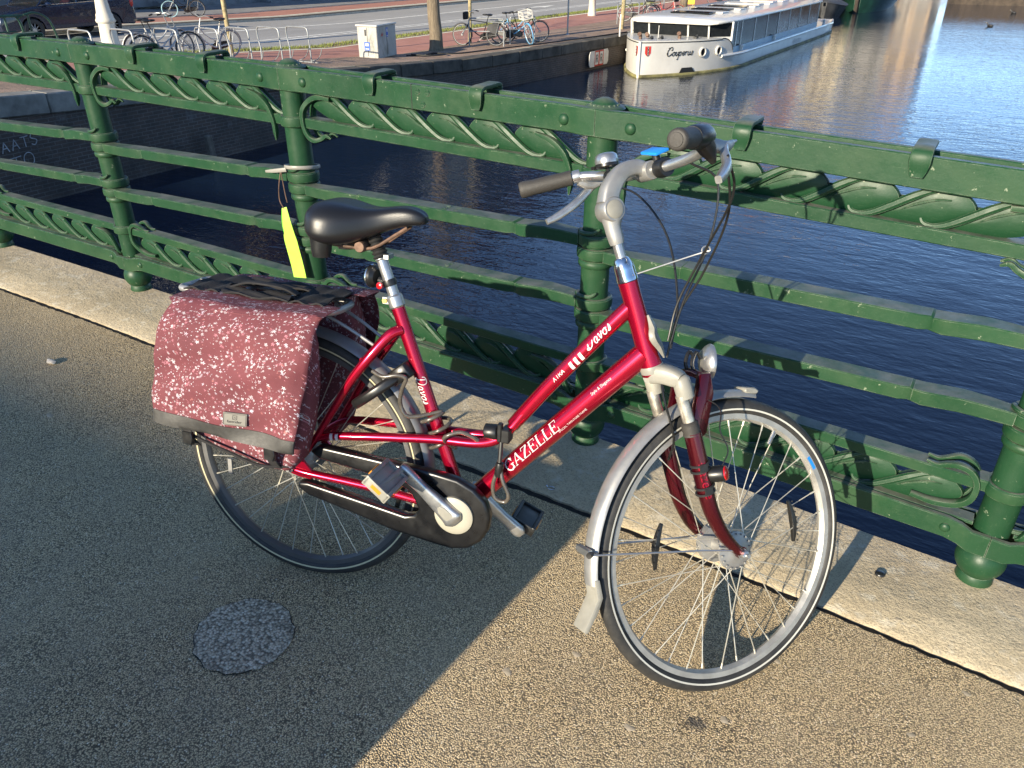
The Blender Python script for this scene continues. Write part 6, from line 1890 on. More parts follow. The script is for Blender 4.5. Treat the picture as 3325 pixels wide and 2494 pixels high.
tree('young_tree', 'slim pale young tree on quay beside the bow of the white boat', gq(-13.2, 29.4), 0.085, 8, MAT['pale_bark'], 0.6, 3, 7)
for k, yb in enumerate((40, 52, 63, 76)):
    tree('elm_tree', 'bare tall canal side elm on the quay beyond the white boat', gq(-14.6, yb), 0.2, 14, MAT['bark'], 0.75, 4, 20 + k, 'elms along the far quay')

# ------------------------------------------------------------------ lamp posts and signs
def lamp_post(M, label, r_=0.205):
    t = thing('lamp_post', label, 'lamp post', M)
    mb = MB()
    mb.lathe([(r_ * 1.35, 0), (r_ * 1.35, 0.10), (r_ * 1.2, 0.16), (r_ * 1.06, 0.70), (r_ * 1.25, 0.73), (r_ * 1.32, 0.78), (r_ * 1.2, 0.83), (r_ * 1.15, 0.86), (r_ * 1.12, 0.93), (r_ * 0.98, 0.98), (r_ * 0.82, 1.3), (r_ * 0.62, 2.2), (r_ * 0.45, 4.5), (r_ * 0.4, 6.0)], n=24)
    part(mb, 'post', MAT['lamp_paint'], t, smooth=50)
    mb = MB(); mb.lathe([(0.06, 6.0), (0.12, 6.05), (0.22, 6.25), (0.24, 6.6), (0.1, 6.75), (0, 6.9)], n=18); part(mb, 'lantern', MAT['frame_black'], t)
    return t
lamp_post(gq(-22.0, 12.75) @ T(0, 0, -0.04), 'cream painted cast iron lamp post standing before the dark blue car')
lamp_post(gq(-17.4, 35.2), 'cream lamp post on the grass verge near the boat bow', 0.15)
sp2 = thing('sign_post', 'thin dark steel sign post on the quay behind the canal edge', 'post', gq(-13.95, 26.2))
mb = MB(); mb.lathe([(0.03, 0), (0.03, 2.4)], n=12); part(mb, 'pole', MAT['galv'], sp2)
mb = MB(); mb.lathe([(0.07, 0), (0.06, 0.03), (0.03, 0.05)], n=12); part(mb, 'foot', MAT['galv'], sp2)
mb = MB(); mb.box((0, 0.03, 2.25), (0.35, 0.02, 0.35)); part(mb, 'plate', MAT['sign_blue'], sp2)
ks = thing('letter_sign', 'yellow sign with black letter K on the quay behind the white boat', 'sign', gq(-15.6, 43.6) @ RZ(20))
mb = MB(); mb.box((0, 0, 0.55), (0.62, 0.03, 0.80)); part(mb, 'plate', MAT['sign_yellow'], ks, bevel=0.01)
mb = MB()
for s_ in (-0.22, 0.22): mb.tube([Vector((s_, 0.03, 0)), Vector((s_, 0.03, 0.9))], 0.02, n=8)
part(mb, 'leg', MAT['galv'], ks)
mb = MB(); word(mb, 'K', BLOCK, lambda u, v: Vector((u, -0.018, v)), 0.42, -0.15, 0.42, seg=0.05); part(mb, 'letter', MAT['sign_black'], ks, smooth=0)
# dark green street railing at the head of the bridge
sr = thing('street_railing', 'dark green street railing with curved end hoops before the dark blue car', 'railing', gq(-21.2, 8.0))
mb = MB(); mb.tube([Vector((0, -3.0, 0.86)), Vector((0, 1.55, 0.86)), Vector((0, 1.80, 0.80)), Vector((0, 1.88, 0.6)), Vector((0, 1.9, 0))], 0.035, n=8, sm=3)
mb.tube([Vector((0, 2.0, 0.86)), Vector((0, 2.3, 0.90)), Vector((0, 2.6, 0.75)), Vector((0, 2.72, 0.4)), Vector((0, 2.75, 0))], 0.03, n=8, sm=3)
for yb in (-2.4, -1.0, 0.4, 1.5, 2.1): mb.tube([Vector((0, yb, 0)), Vector((0, yb, 0.86))], 0.03, n=8)
mb.tube([Vector((0, -3.0, 0.5)), Vector((0, 1.7, 0.5))], 0.02, n=8)
part(mb, 'rail', MAT['boat_green'], sr)
# wooden piles in the water before the wall
for k, (a, b, h_) in enumerate(((-12.5, 8.28, 0.58), (-12.4, 15.0, 0.5))):
    mb = MB(); mb.box((0, 0, 0), (0.13, 0.13, 2.4), Matrix.Rotation(R(3), 4, 'X'))
    o = part(mb, 'mooring_pile', MAT['pile_wood'], None, T(a, b, WATER - 1.2 + h_), bevel=0.02)
    tag(o, ['square weathered wooden pile standing in the water before the brick wall', 'dark wooden pile in the water under the electric cabinet'][k], 'pile')
# graffiti on the quay wall
mb = MB()
mg = lambda u, v: Vector((xq(4.45 + u * 0.5) + 0.034, 4.45 + u * 0.5, -1.40 + 0.05 * u + v * 0.55))
for k, st_ in enumerate(([(0, 0), (0.12, 0.3), (0.24, 0)], [(0.06, 0.12), (0.19, 0.12)], [(0.34, 0), (0.46, 0.3), (0.58, 0)], [(0.40, 0.12), (0.53, 0.12)], [(0.66, 0.3), (0.94, 0.3)], [(0.80, 0.3), (0.80, 0)], [(1.22, 0.27), (1.08, 0.32), (1.02, 0.22), (1.2, 0.12), (1.12, 0.0), (1.0, 0.04)])):
    ribbons(mb, [(st_, 0.03)], mg, 0.05, k == 6)
ribbons(mb, [([(0.78 + 0.17 * math.cos(R(t)), -0.35 + 0.19 * math.sin(R(t))) for t in range(0, 361, 30)], 0.025), ([(0.15, -0.2), (0.55, -0.2)], 0.025), ([(0.36, -0.2), (0.36, -0.5)], 0.025)], mg, 0.05)
MAT['chalk'] = plain('white_spray', (0.34, 0.35, 0.36), 0.8, var=0.3, scale=12)
part_w(mb, 'graffiti', MAT['chalk'], quay, smooth=0)
# white and red panel on the wall
rr2 = thing('wall_panel', 'white panel with red square and letters RR fixed to the quay wall', 'sign', T(xq(25.4) + 0.09, 25.4, -1.93))
mb = MB()
mb.prism([(-0.78, -0.16), (-0.70, -0.26), (0.70, -0.26), (0.78, -0.16), (0.78, 0.16), (0.70, 0.26), (-0.70, 0.26), (-0.78, 0.16)], -0.01, 0.01, lambda a, b, w_: Vector((w_, a, b)))
part(mb, 'board', MAT['sign_white'], rr2)
mb = MB(); mp_ = lambda u, v: Vector((0.014, u, v))
for (a, b) in ((-0.36, 0.0), (0.0, 0.36)):
    ribbons(mb, [([(a, -0.235), (b, -0.235)], 0.05), ([(a, 0.235), (b, 0.235)], 0.05), ([(a + 0.02, -0.24), (a + 0.02, 0.24)], 0.05), ([(b - 0.02, -0.24), (b - 0.02, 0.24)], 0.05)], mp_, 0.1, False)
part(mb, 'red_frame', MAT['sign_red'], rr2, smooth=0)
mb = MB(); mp_ = lambda u, v: Vector((0.016, u, v))
word(mb, 'Q', BLOCK, mp_, 0.26, -0.26, -0.13, seg=0.05); word(mb, 'Q', BLOCK, mp_, 0.26, 0.10, -0.13, seg=0.05)
part(mb, 'letter', MAT['sign_black'], rr2, smooth=0)
# ------------------------------------------------------------------ dark blue car on the road
def see_glass(name, tint, mixf):
    m = NT(name)
    tr = m.n('BsdfTransparent'); tr.inputs[0].default_value = (*tint, 1)
    mx = m.n('MixShader'); mx.inputs[0].default_value = mixf
    m.out((0.02, 0.022, 0.024), 0.05)
    m.set(mx.inputs[1], tr.outputs[0]); m.set(mx.inputs[2], m.b.outputs[0])
    m.set(m.t.nodes['Material Output'].inputs[0], mx.outputs[0])
    return m.m
MAT['car_glass'] = see_glass('car_glass', (0.7, 0.75, 0.75), 0.45)
pitch_ = math.atan(0.92 / 16)
car = thing('parked_car', 'dark blue estate car with chrome window line on the road behind the lamp post', 'car', T(-27.25, 14.45, -1.14) @ RZ(-90))
def arch(cx, r_=0.40, n=10): return [(cx + r_ * math.cos(R(a)), 0.33 + r_ * math.sin(R(a))) for a in [180 - 180 * i / n for i in range(n + 1)]]
low = [(-2.30, 0.30)] + arch(-1.38) + arch(1.40) + [(2.20, 0.26), (2.36, 0.34), (2.40, 0.55), (2.33, 0.74), (2.10, 0.86), (1.55, 0.97), (1.05, 1.03), (0.0, 1.06), (-1.2, 1.10), (-2.0, 1.14), (-2.30, 1.10), (-2.38, 0.92), (-2.42, 0.62), (-2.40, 0.42)]
mb = MB(); mb.prism(low, -0.90, 0.90, lambda a, b, w_: Vector((a, w_ * (1 - 0.10 * max(0, abs(a) - 1.6) / 0.8) * (1.0 - 0.05 * max(0, (b - 0.75)) / 0.4), b)))
body = part(mb, 'body', MAT['car_blue'], car, bevel=0.05, segs=3, smooth=60)
mb = MB()
roof_o = [(0.45, 1.56), (-0.1, 1.62), (-1.0, 1.63), (-1.75, 1.58), (-2.05, 1.50)]
mb.add([Vector((x_, s_ * 0.66, z)) for s_ in (-1, 1) for x_, z in roof_o] + [Vector((x_, s_ * 0.66, z - 0.06)) for s_ in (-1, 1) for x_, z in roof_o],
       [(i, i + 1, i + 6, i + 5) for i in range(4)] + [(10 + i, 15 + i, 16 + i, 11 + i) for i in range(4)] + [(i, 10 + i, 11 + i, i + 1) for i in range(4)] + [(5 + i, 6 + i, 16 + i, 15 + i) for i in range(4)] + [(0, 5, 15, 10), (4, 14, 19, 9)])
part(mb, 'roof', MAT['car_blue'], body, bevel=0.02, smooth=60)
for s_ in (1, -1):
    def sg(x_, z): return Vector((x_, s_ * (0.86 - 0.36 * (z - 1.06) / 1.0), z))
    for nm, q_ in (('front_window', [(1.02, 1.05), (0.42, 1.52), (-0.22, 1.57), (-0.22, 1.07)]), ('rear_window', [(-0.30, 1.07), (-0.30, 1.57), (-1.22, 1.57), (-1.22, 1.10)]), ('quarter_window', [(-1.32, 1.11), (-1.32, 1.56), (-1.80, 1.50), (-2.08, 1.14)])):
        mb = MB(); mb.add([sg(a, b) for a, b in q_], [(0, 1, 2, 3)]); part(mb, nm, MAT['car_glass'], body)
    mb = MB()
    mb.tube([sg(1.10, 1.045), sg(0.3, 1.06), sg(-1.0, 1.095), sg(-2.10, 1.135), sg(-1.85, 1.50), sg(-1.2, 1.585), sg(-0.2, 1.59), sg(0.42, 1.545), sg(1.10, 1.045)], 0.016, n=6)
    part(mb, 'chrome_line', MAT['chrome'], body)
    mb = MB()
    for x_ in (-0.26, -1.27): mb.tube([sg(x_, 1.07), sg(x_, 1.57)], 0.03, n=6)
    mb.tube([sg(1.12, 1.02), sg(0.42, 1.55)], 0.028, n=6); mb.tube([sg(-2.16, 1.13), sg(-1.9, 1.52)], 0.06, n=6)
    part(mb, 'pillar', MAT['car_blue'], body)
    mb = MB(); mb.sphere((0.82, s_ * 1.0, 1.08), 0.11, 12, (0.8, 1.1, 0.65)); part(mb, 'mirror', MAT['car_blue'], body)
    mb = MB(); mb.sphere((2.10, s_ * 0.72, 0.72), 0.15, 14, (1.7, 0.75, 0.62)); part(mb, 'headlight', MAT['chrome'], body)
    mb = MB(); mb.sphere((-2.32, s_ * 0.72, 1.0), 0.13, 12, (0.7, 1.1, 1.5)); part(mb, 'tail_light', MAT['red_lens'], body)
    mb = MB(); mb.tube([Vector((2.30, s_ * 0.55, 0.42)), Vector((2.36, s_ * 0.25, 0.42))], 0.04, n=8); part(mb, 'fog_light', MAT['chrome'], body)
    for x_ in (0.0, -1.05):
        mb = MB(); mb.box((x_, s_ * 0.905, 0.92), (0.18, 0.02, 0.03)); part(mb, 'door_handle', MAT['car_blue'], body, bevel=0.006)
    for x_ in (-1.38, 1.40):
        mb = MB(); mb.lathe([(0.20, -0.11), (0.31, -0.11), (0.34, -0.08), (0.345, 0), (0.34, 0.08), (0.31, 0.11), (0.20, 0.11)], d=(0, 1, 0), n=28, cap=False)
        w = part(mb, 'wheel', MAT['black_rubber'], car, T(x_, s_ * 0.80, 0.345))
        mb = MB()
        mb.lathe([(0.245, 0.07 * s_), (0.225, 0.10 * s_), (0.215, 0.06 * s_)], d=(0, 1, 0), n=24, cap=False)
        for k in range(10):
            a = 2 * math.pi * k / 10
            mb.tube([Vector((0.04 * math.cos(a), 0.09 * s_, 0.04 * math.sin(a))), Vector((0.23 * math.cos(a), 0.075 * s_, 0.23 * math.sin(a)))], [0.018, 0.012], n=6)
        mb.lathe([(0.06, 0.07 * s_), (0.055, 0.105 * s_), (0, 0.11 * s_)], d=(0, 1, 0), n=14)
        part(mb, 'rim', MAT['silver'], w)
        mb = MB(); mb.lathe([(0.24, 0.02 * s_), (0.0, 0.02 * s_)], d=(0, 1, 0), n=20); part(mb, 'brake_disc', MAT['sign_black'], w)
mb = MB(); mb.add([Vector((1.08, -0.78, 1.03)), Vector((1.08, 0.78, 1.03)), Vector((0.46, 0.64, 1.54)), Vector((0.46, -0.64, 1.54))], [(0, 1, 2, 3)]); part(mb, 'windscreen', MAT['car_glass'], body)
mb = MB(); mb.add([Vector((-2.20, -0.74, 1.13)), Vector((-2.20, 0.74, 1.13)), Vector((-2.0, 0.62, 1.50)), Vector((-2.0, -0.62, 1.50))], [(0, 1, 2, 3)]); part(mb, 'rear_screen', MAT['glass_dark'], body)
mb = MB(); mb.box((2.37, 0, 0.60), (0.05, 0.9, 0.16)); part(mb, 'grille', MAT['sign_black'], body, bevel=0.02)
mb = MB(); mb.box((-0.4, 0.38, 0.95), (0.18, 0.48, 0.75), Matrix.Rotation(R(-12), 4, 'Y')); mb.box((-0.4, -0.38, 0.95), (0.18, 0.48, 0.75), Matrix.Rotation(R(-12), 4, 'Y')); part(mb, 'seat', MAT['black_cloth'], car, bevel=0.05)
mb = MB(); mb.box((0.75, 0, 0.97), (0.5, 1.5, 0.14)); part(mb, 'dashboard', MAT['black_plastic'], car, bevel=0.04)
dj = {'pelvis': ((-0.15, 0, 0.62), (0.15, 0.12), None), 'chest': ((-0.27, 0, 1.00), (0.17, 0.11), 'pelvis'), 'neck': ((-0.26, 0, 1.17), 0.055, 'chest'), 'head': ((-0.22, 0, 1.30), 0.10, 'neck'), 'crown': ((-0.23, 0, 1.38), 0.06, 'head')}
for s_, n_ in ((1, 'l'), (-1, 'r')):
    dj['sh' + n_] = ((-0.26, 0.19 * s_, 1.10), 0.065, 'chest'); dj['el' + n_] = ((-0.02, 0.24 * s_, 0.92), 0.05, 'sh' + n_); dj['wr' + n_] = ((0.26, 0.17 * s_, 1.02), 0.036, 'el' + n_); dj['hand' + n_] = ((0.34, 0.15 * s_, 1.06), 0.035, 'wr' + n_)
    dj['hip' + n_] = ((-0.10, 0.10 * s_, 0.60), 0.10, 'pelvis'); dj['knee' + n_] = ((0.38, 0.13 * s_, 0.66), 0.075, 'hip' + n_); dj['ank' + n_] = ((0.75, 0.13 * s_, 0.38), 0.05, 'knee' + n_)
dr = person('person', 'driver in a maroon coat sitting at the wheel of the dark blue car', WM[car] @ T(0.05, 0.38, 0), dj, [MAT['maroon_coat']])
mb = MB(); mb.sphere((-0.20, 0, 1.305), 0.112, 14, (1, 0.85, 1.12)); part(mb, 'face', MAT['skin'], dr)
mb = MB(); mb.sphere((-0.225, 0, 1.35), 0.118, 14, (1, 0.92, 0.9)); part(mb, 'hair', MAT['hair'], dr)

# ------------------------------------------------------------------ white canal tour boat
MAT['boat_white'] = plain('boat_white', (0.56, 0.54, 0.49), 0.35, var=0.07, scale=1.2, Coat_Weight=0.3)
MAT['boat_blue'] = plain('boat_pale_blue', (0.30, 0.42, 0.50), 0.4, var=0.1, scale=2)
BM = T(-10.08, 35.2, WATER) @ RZ(-90)       # local x towards the bow (world -y), local y towards world +x
boat = thing('tour_boat', 'white canal tour boat with glass cabin and black script name on its bow', 'boat', BM)
def hb_(x_):          # half breadth
    t = min(1.0, max(0.0, (x_ - 6.0) / 5.1))
    if x_ < -8.5: return 2.12 - 0.5 * ((-8.5 - x_) / 2.8) ** 2
    return 2.12 * max(0.0, 1 - t ** 1.9) ** 0.9 + (0.012 if t > 0 else 0)
def dk(x_):           # deck height
    if x_ > 8.0: return 1.10 + 0.05 * max(0, (x_ - 9) / 2.2)
    if x_ > 7.25: return 0.56 + 0.54 * math.sqrt(max(0, 1 - ((8.0 - x_) / 0.75) ** 2))
    return 0.52
xs_ = [-11.3, -10.8, -9.5, -7, -4, -1, 2, 4.5, 6, 6.5, 7, 7.2, 7.26, 7.4, 7.6, 7.8, 8.0, 8.4, 8.8, 9.2, 9.6, 10.0, 10.3, 10.6, 10.8, 10.95, 11.05, 11.1]
mb = MB()
vv = []
for x_ in xs_:
    b = hb_(x_); d = dk(x_)
    for s_ in (1, -1):
        vv += [Vector((x_ - 0.06 * (x_ > 10), s_ * b * 0.93, -0.4)), Vector((x_, s_ * b * 0.985, 0.10)), Vector((x_, s_ * b, d - 0.06)), Vector((x_, s_ * b, d)), Vector((x_, s_ * max(0, b - 0.06), d))]
m_ = 10
ff = []
for i in range(len(xs_) - 1):
    for o_ in (0, 5):
        for k in range(4): ff.append((i * m_ + o_ + k, i * m_ + o_ + k + 1, (i + 1) * m_ + o_ + k + 1, (i + 1) * m_ + o_ + k))
    ff.append((i * m_ + 4, i * m_ + 9, (i + 1) * m_ + 9, (i + 1) * m_ + 4))
ff.append((0, 1, 2, 3, 4, 9, 8, 7, 6, 5))
mb.add(vv, ff)
hull = part(mb, 'hull', MAT['boat_white'], boat, smooth=50)
mb = MB()
for s_ in (1, -1):
    mb.tube([Vector((x_, s_ * (hb_(x_) * 0.985 + 0.015), 0.03)) for x_ in xs_], 0.055, n=6)
MAT['waterline'] = plain('stained_waterline', (0.20, 0.18, 0.07), 0.6, var=0.4, scale=2)
part(mb, 'waterline_band', MAT['waterline'], hull)
mb = MB()
for s_ in (1, -1):
    mb.tube([Vector((x_, s_ * (hb_(x_) + 0.03), 0.50)) for x_ in [-11.2, -9, -6, -3, 0, 3, 5, 6.5, 7.4, 8.0]], 0.055, n=8)
part(mb, 'rubbing_strake', MAT['boat_white'], hull)
mb = MB()
for s_ in (1, -1):
    mb.tube([Vector((x_, s_ * (hb_(x_) + 0.006), dk(x_) - 0.055)) for x_ in xs_ if x_ >= 8.0], 0.016, n=6)
    mb.tube([Vector((x_, s_ * (hb_(x_) + 0.006), dk(x_) - 0.012)) for x_ in (7.26, 7.32, 7.4, 7.5, 7.65, 7.8, 8.0)], 0.016, n=6)
part(mb, 'dark_line', MAT['sign_black'], hull)
mb = MB(); mb.tube([Vector((11.06, 0, -0.3)), Vector((11.11, 0, 0.3)), Vector((11.12, 0, 1.14))], 0.05, n=8); part(mb, 'stem_post', MAT['boat_white'], hull)
def side_pt(x_, z, off=0.012):
    b = hb_(x_); db = (hb_(x_ + 0.02) - hb_(x_ - 0.02)) / 0.04
    n_ = Vector((-db, 1, 0)).normalized()
    return Vector((x_, b, z)) + n_ * off
# name on the bow, walking aft along the hull from the stem
x_ = 11.1; sl = 0
tbl = []
while x_ > 7.5:
    nx = x_ - 0.02
    sl += math.hypot(0.02, hb_(nx) - hb_(x_)); x_ = nx; tbl.append((sl, x_))
def at_s(s_):
    for (a, b) in tbl:
        if a >= s_: return b
    return tbl[-1][1]
mb = MB()
word(mb, 'Couperus', SCRIPT, lambda u, v: side_pt(at_s(0.98 + u), 0.64 + v), 0.27, 0, 0, 0.03, 0.25, seg=0.03, wk=1.35)
part(mb, 'name_lettering', MAT['sign_black'], hull, smooth=0)
# the two red shields with three crosses
for s0, w_ in ((0.16, 0.22), (-0.22, 0.2)):
    pm_ = (lambda u, v, s0=s0: side_pt(at_s(max(0.02, s0 + u)), 0.66 + v, 0.010)) if s0 > 0 else (lambda u, v: Vector((1, -1, 1)) * 1 and (lambda p: Vector((p.x, -p.y, p.z)))(side_pt(at_s(0.10 + u), 0.66 + v, 0.010)))
    mb = MB()
    o_ = [(0, 0.32), (0, 0.10), (0.05, 0.03), (w_ / 2, 0.0), (w_ - 0.05, 0.03), (w_, 0.10), (w_, 0.32)]
    mb.add([pm_(a, b) for a, b in o_], [tuple(range(7))])
    sh = part(mb, 'shield', MAT['sign_red'], hull, smooth=0)
    mb = MB()
    pq_ = lambda u, v: pm_(u, v) + (pm_(u, v) - pm_(u, v).xyz * 1) + Vector((0.008, 0.008 if s0 > 0 else -0.008, 0))
    mb.add([pq_(a, b) for a, b in ((w_ * 0.34, 0.31), (w_ * 0.34, 0.015), (w_ * 0.66, 0.015), (w_ * 0.66, 0.31))], [(0, 1, 2, 3)])
    part(mb, 'black_pale', MAT['sign_black'], sh, smooth=0)
    mb = MB()
    pr_ = lambda u, v: pq_(u, v) + Vector((0.006, 0.006 if s0 > 0 else -0.006, 0))
    for k in range(3):
        v0 = 0.035 + 0.095 * k
        for (a, b) in (((0.36, 0.0), (0.64, 0.07)), ((0.36, 0.07), (0.64, 0.0))):
            ribbons(mb, [([(w_ * a[0], v0 + a[1]), (w_ * b[0], v0 + b[1])], 0.022)], pr_, 0.1, False)
    part(mb, 'cross', MAT['white_print'], sh, smooth=0)
for s1 in (8.95, 8.17):
    x_ = s1
    p = side_pt(x_, 0.70, 0.0); nrm = (side_pt(x_, 0.70, 1.0) - p)
    mb = MB(); mb.lathe([(0.17, 0.0), (0.165, 0.05), (0.125, 0.06), (0.115, 0.01)], o=p, d=nrm, n=24, cap=False); ph_ = part(mb, 'porthole', MAT['boat_white'], hull)
    mb = MB(); mb.lathe([(0.125, 0.018), (0, 0.02)], o=p, d=nrm, n=24); part(mb, 'glass', MAT['glass_dark'], ph_)
mb = MB()
o_ = [(9.85, 0.05), (9.75, 0.24), (9.35, 0.24), (9.20, 0.05)]
mb.add([side_pt(a, b, 0.02) for a, b in o_], [(0, 1, 2, 3)]); part(mb, 'thruster_plate', MAT['sign_black'], hull)
# foredeck fittings
mb = MB()
for (a, b, h_) in ((10.3, -0.35, 0.22), (9.4, -0.45, 0.14), (9.2, 0.65, 0.20)): mb.tube([Vector((a, b, 1.08)), Vector((a, b, 1.08 + h_ * 0.7)), Vector((a + 0.10, b, 1.08 + h_))], [0.06, 0.06, 0.075], n=10)
part(mb, 'air_cowl', MAT['rust'], boat)
mb = MB()
for (a, b) in ((10.1, -0.05), (9.8, 0.2), (8.8, 1.1)): mb.box((a, b, 1.12), (0.22, 0.12, 0.08)); mb.sphere((a - 0.1, b, 1.17), 0.06, 8)
part(mb, 'bollard', MAT['sign_black'], boat)
mb = MB(); mb.tube([Vector((9.3, -0.1, 1.08)), Vector((9.3, -0.1, 1.5))], 0.012, n=6); mb.tube([Vector((8.6, -1.9, 1.0)), Vector((8.6, -1.9, 1.75))], 0.03, n=6); part(mb, 'jack_staff', MAT['boat_white'], boat)
# cabin: sill wall, posts, roof; every pane a part
Y0 = 1.93
cab_ = thing  # alias unused
mb = MB()
for s_ in (1, -1):
    mb.box((0.6, s_ * Y0, 0.60), (13.6, 0.05, 0.26))
mb.box((8.05, 0, 0.95), (0.06, 3.3, 0.26)); mb.box((-6.2, 0, 0.62), (0.05, 2 * Y0, 0.30))
wallp = part(mb, 'cabin_wall', MAT['boat_blue'], boat)
mb = MB()
def roofsec(x_, w_, z): return [Vector((x_, -w_, z - 0.07)), Vector((x_, -w_, z)), Vector((x_, -w_ * 0.8, z + 0.07)), Vector((x_, 0, z + 0.11)), Vector((x_, w_ * 0.8, z + 0.07)), Vector((x_, w_, z)), Vector((x_, w_, z - 0.07))]
rs = [(8.35, 1.35, 1.57), (8.2, 1.66, 1.60), (7.6, 1.85, 1.62), (6.9, 2.0, 1.63), (-6.4, 2.0, 1.66)]
vv = [p for r_ in rs for p in roofsec(*r_)]
ff = [(i * 7 + k, i * 7 + k + 1, (i + 1) * 7 + k + 1, (i + 1) * 7 + k) for i in range(len(rs) - 1) for k in range(6)] + [(i * 7 + 6, i * 7, (i + 1) * 7, (i + 1) * 7 + 6) for i in range(len(rs) - 1)] + [tuple(range(7)), tuple(28 + k for k in range(7))]
mb.add(vv, ff)
roofb = part(mb, 'roof', MAT['boat_white'], boat, bevel=0.015, smooth=50)
for k, x_ in enumerate((6.4, 4.2, 2.2, 0.0, -2.2, -4.3)):
    mb = MB(); mb.box((x_, 0.05, 1.76), (0.80, 1.5, 0.05)); part(mb, 'roof_hatch', MAT['glass_dark'] if k < 3 else MAT['boat_white'], roofb, bevel=0.01)
    mb = MB(); mb.box((x_ - 0.95, 0.05, 1.745), (0.75, 1.9, 0.05)); part(mb, 'roof_rail', MAT['boat_white'], roofb, bevel=0.01)
edges = [7.35, 6.9, 6.3, 4.6, 2.9, 1.2, -0.6, -2.4, -4.2, -6.15]
for s_ in (1, -1):
    for k, (a, b) in enumerate(zip(edges, edges[1:])):
        mb = MB(); mb.box(((a + b) / 2, s_ * Y0, 1.15), (a - b - 0.06, 0.02, 0.84)); part(mb, 'window_pane', MAT['glass_pale'] if a < 1.3 else MAT['glass_dark'], boat)
    for x_ in edges:
        mb = MB(); mb.box((x_, s_ * Y0, 1.15), (0.065, 0.06, 0.86)); part(mb, 'window_post', MAT['boat_white'], boat)
# wheelhouse front and side panes
wf = [(-1.62, -0.95), (-0.95, 0.55), (0.55, 1.30)]
for (a, b) in wf:
    mb = MB(); mb.add([Vector((8.06, a + 0.03, 1.10)), Vector((8.06, b - 0.03, 1.10)), Vector((8.16, b - 0.03, 1.50)), Vector((8.16, a + 0.03, 1.50))], [(0, 1, 2, 3)]); part(mb, 'wheelhouse_pane', MAT['glass_dark'], boat)
for a in (-1.65, -0.95, 0.55, 1.32):
    mb = MB(); mb.tube([Vector((8.07, a, 1.06)), Vector((8.17, a, 1.55))], 0.035, n=6); part(mb, 'window_post', MAT['boat_white'], boat)
for s_ in (1, -1):
    mb = MB(); mb.add([Vector((8.02, s_ * 1.38, 1.10)), Vector((7.40, s_ * 1.90, 1.10)), Vector((7.40, s_ * 1.86, 1.52)), Vector((8.08, s_ * 1.36, 1.50))], [(0, 1, 2, 3)]); part(mb, 'wheelhouse_pane', MAT['glass_dark'], boat)
    mb = MB(); mb.add([Vector((8.05, s_ * 1.36, 0.9)), Vector((7.36, s_ * 1.92, 0.55)), Vector((7.36, s_ * 1.92, 1.10)), Vector((8.05, s_ * 1.36, 1.10))], [(0, 1, 2, 3)]); part(mb, 'wheelhouse_side', MAT['boat_white'], boat)
mb = MB(); mb.box((-6.22, 0, 1.15), (0.02, 3.8, 0.84)); part(mb, 'rear_pane', MAT['glass_pale'], boat)
for x_ in (6.3, 1.8, -7.4): 
    mb = MB(); mb.box((x_, 2.02, 0.60), (0.10, 0.10, 0.16)); mb.sphere((x_, 2.02, 0.70), 0.09, 10, (1, 0.8, 0.8)); part(mb, 'side_bollard', MAT['boat_white'], boat)
mb = MB()
font_mesh('Blue boat', 0.30, lambda u, v: side_pt(-1.2 - u * 1.2, 0.16 + v, 0.012), mb)
MAT['faded_grey'] = plain('faded_lettering', (0.36, 0.36, 0.38), 0.5)
part(mb, 'side_lettering', MAT['faded_grey'], hull, smooth=0)

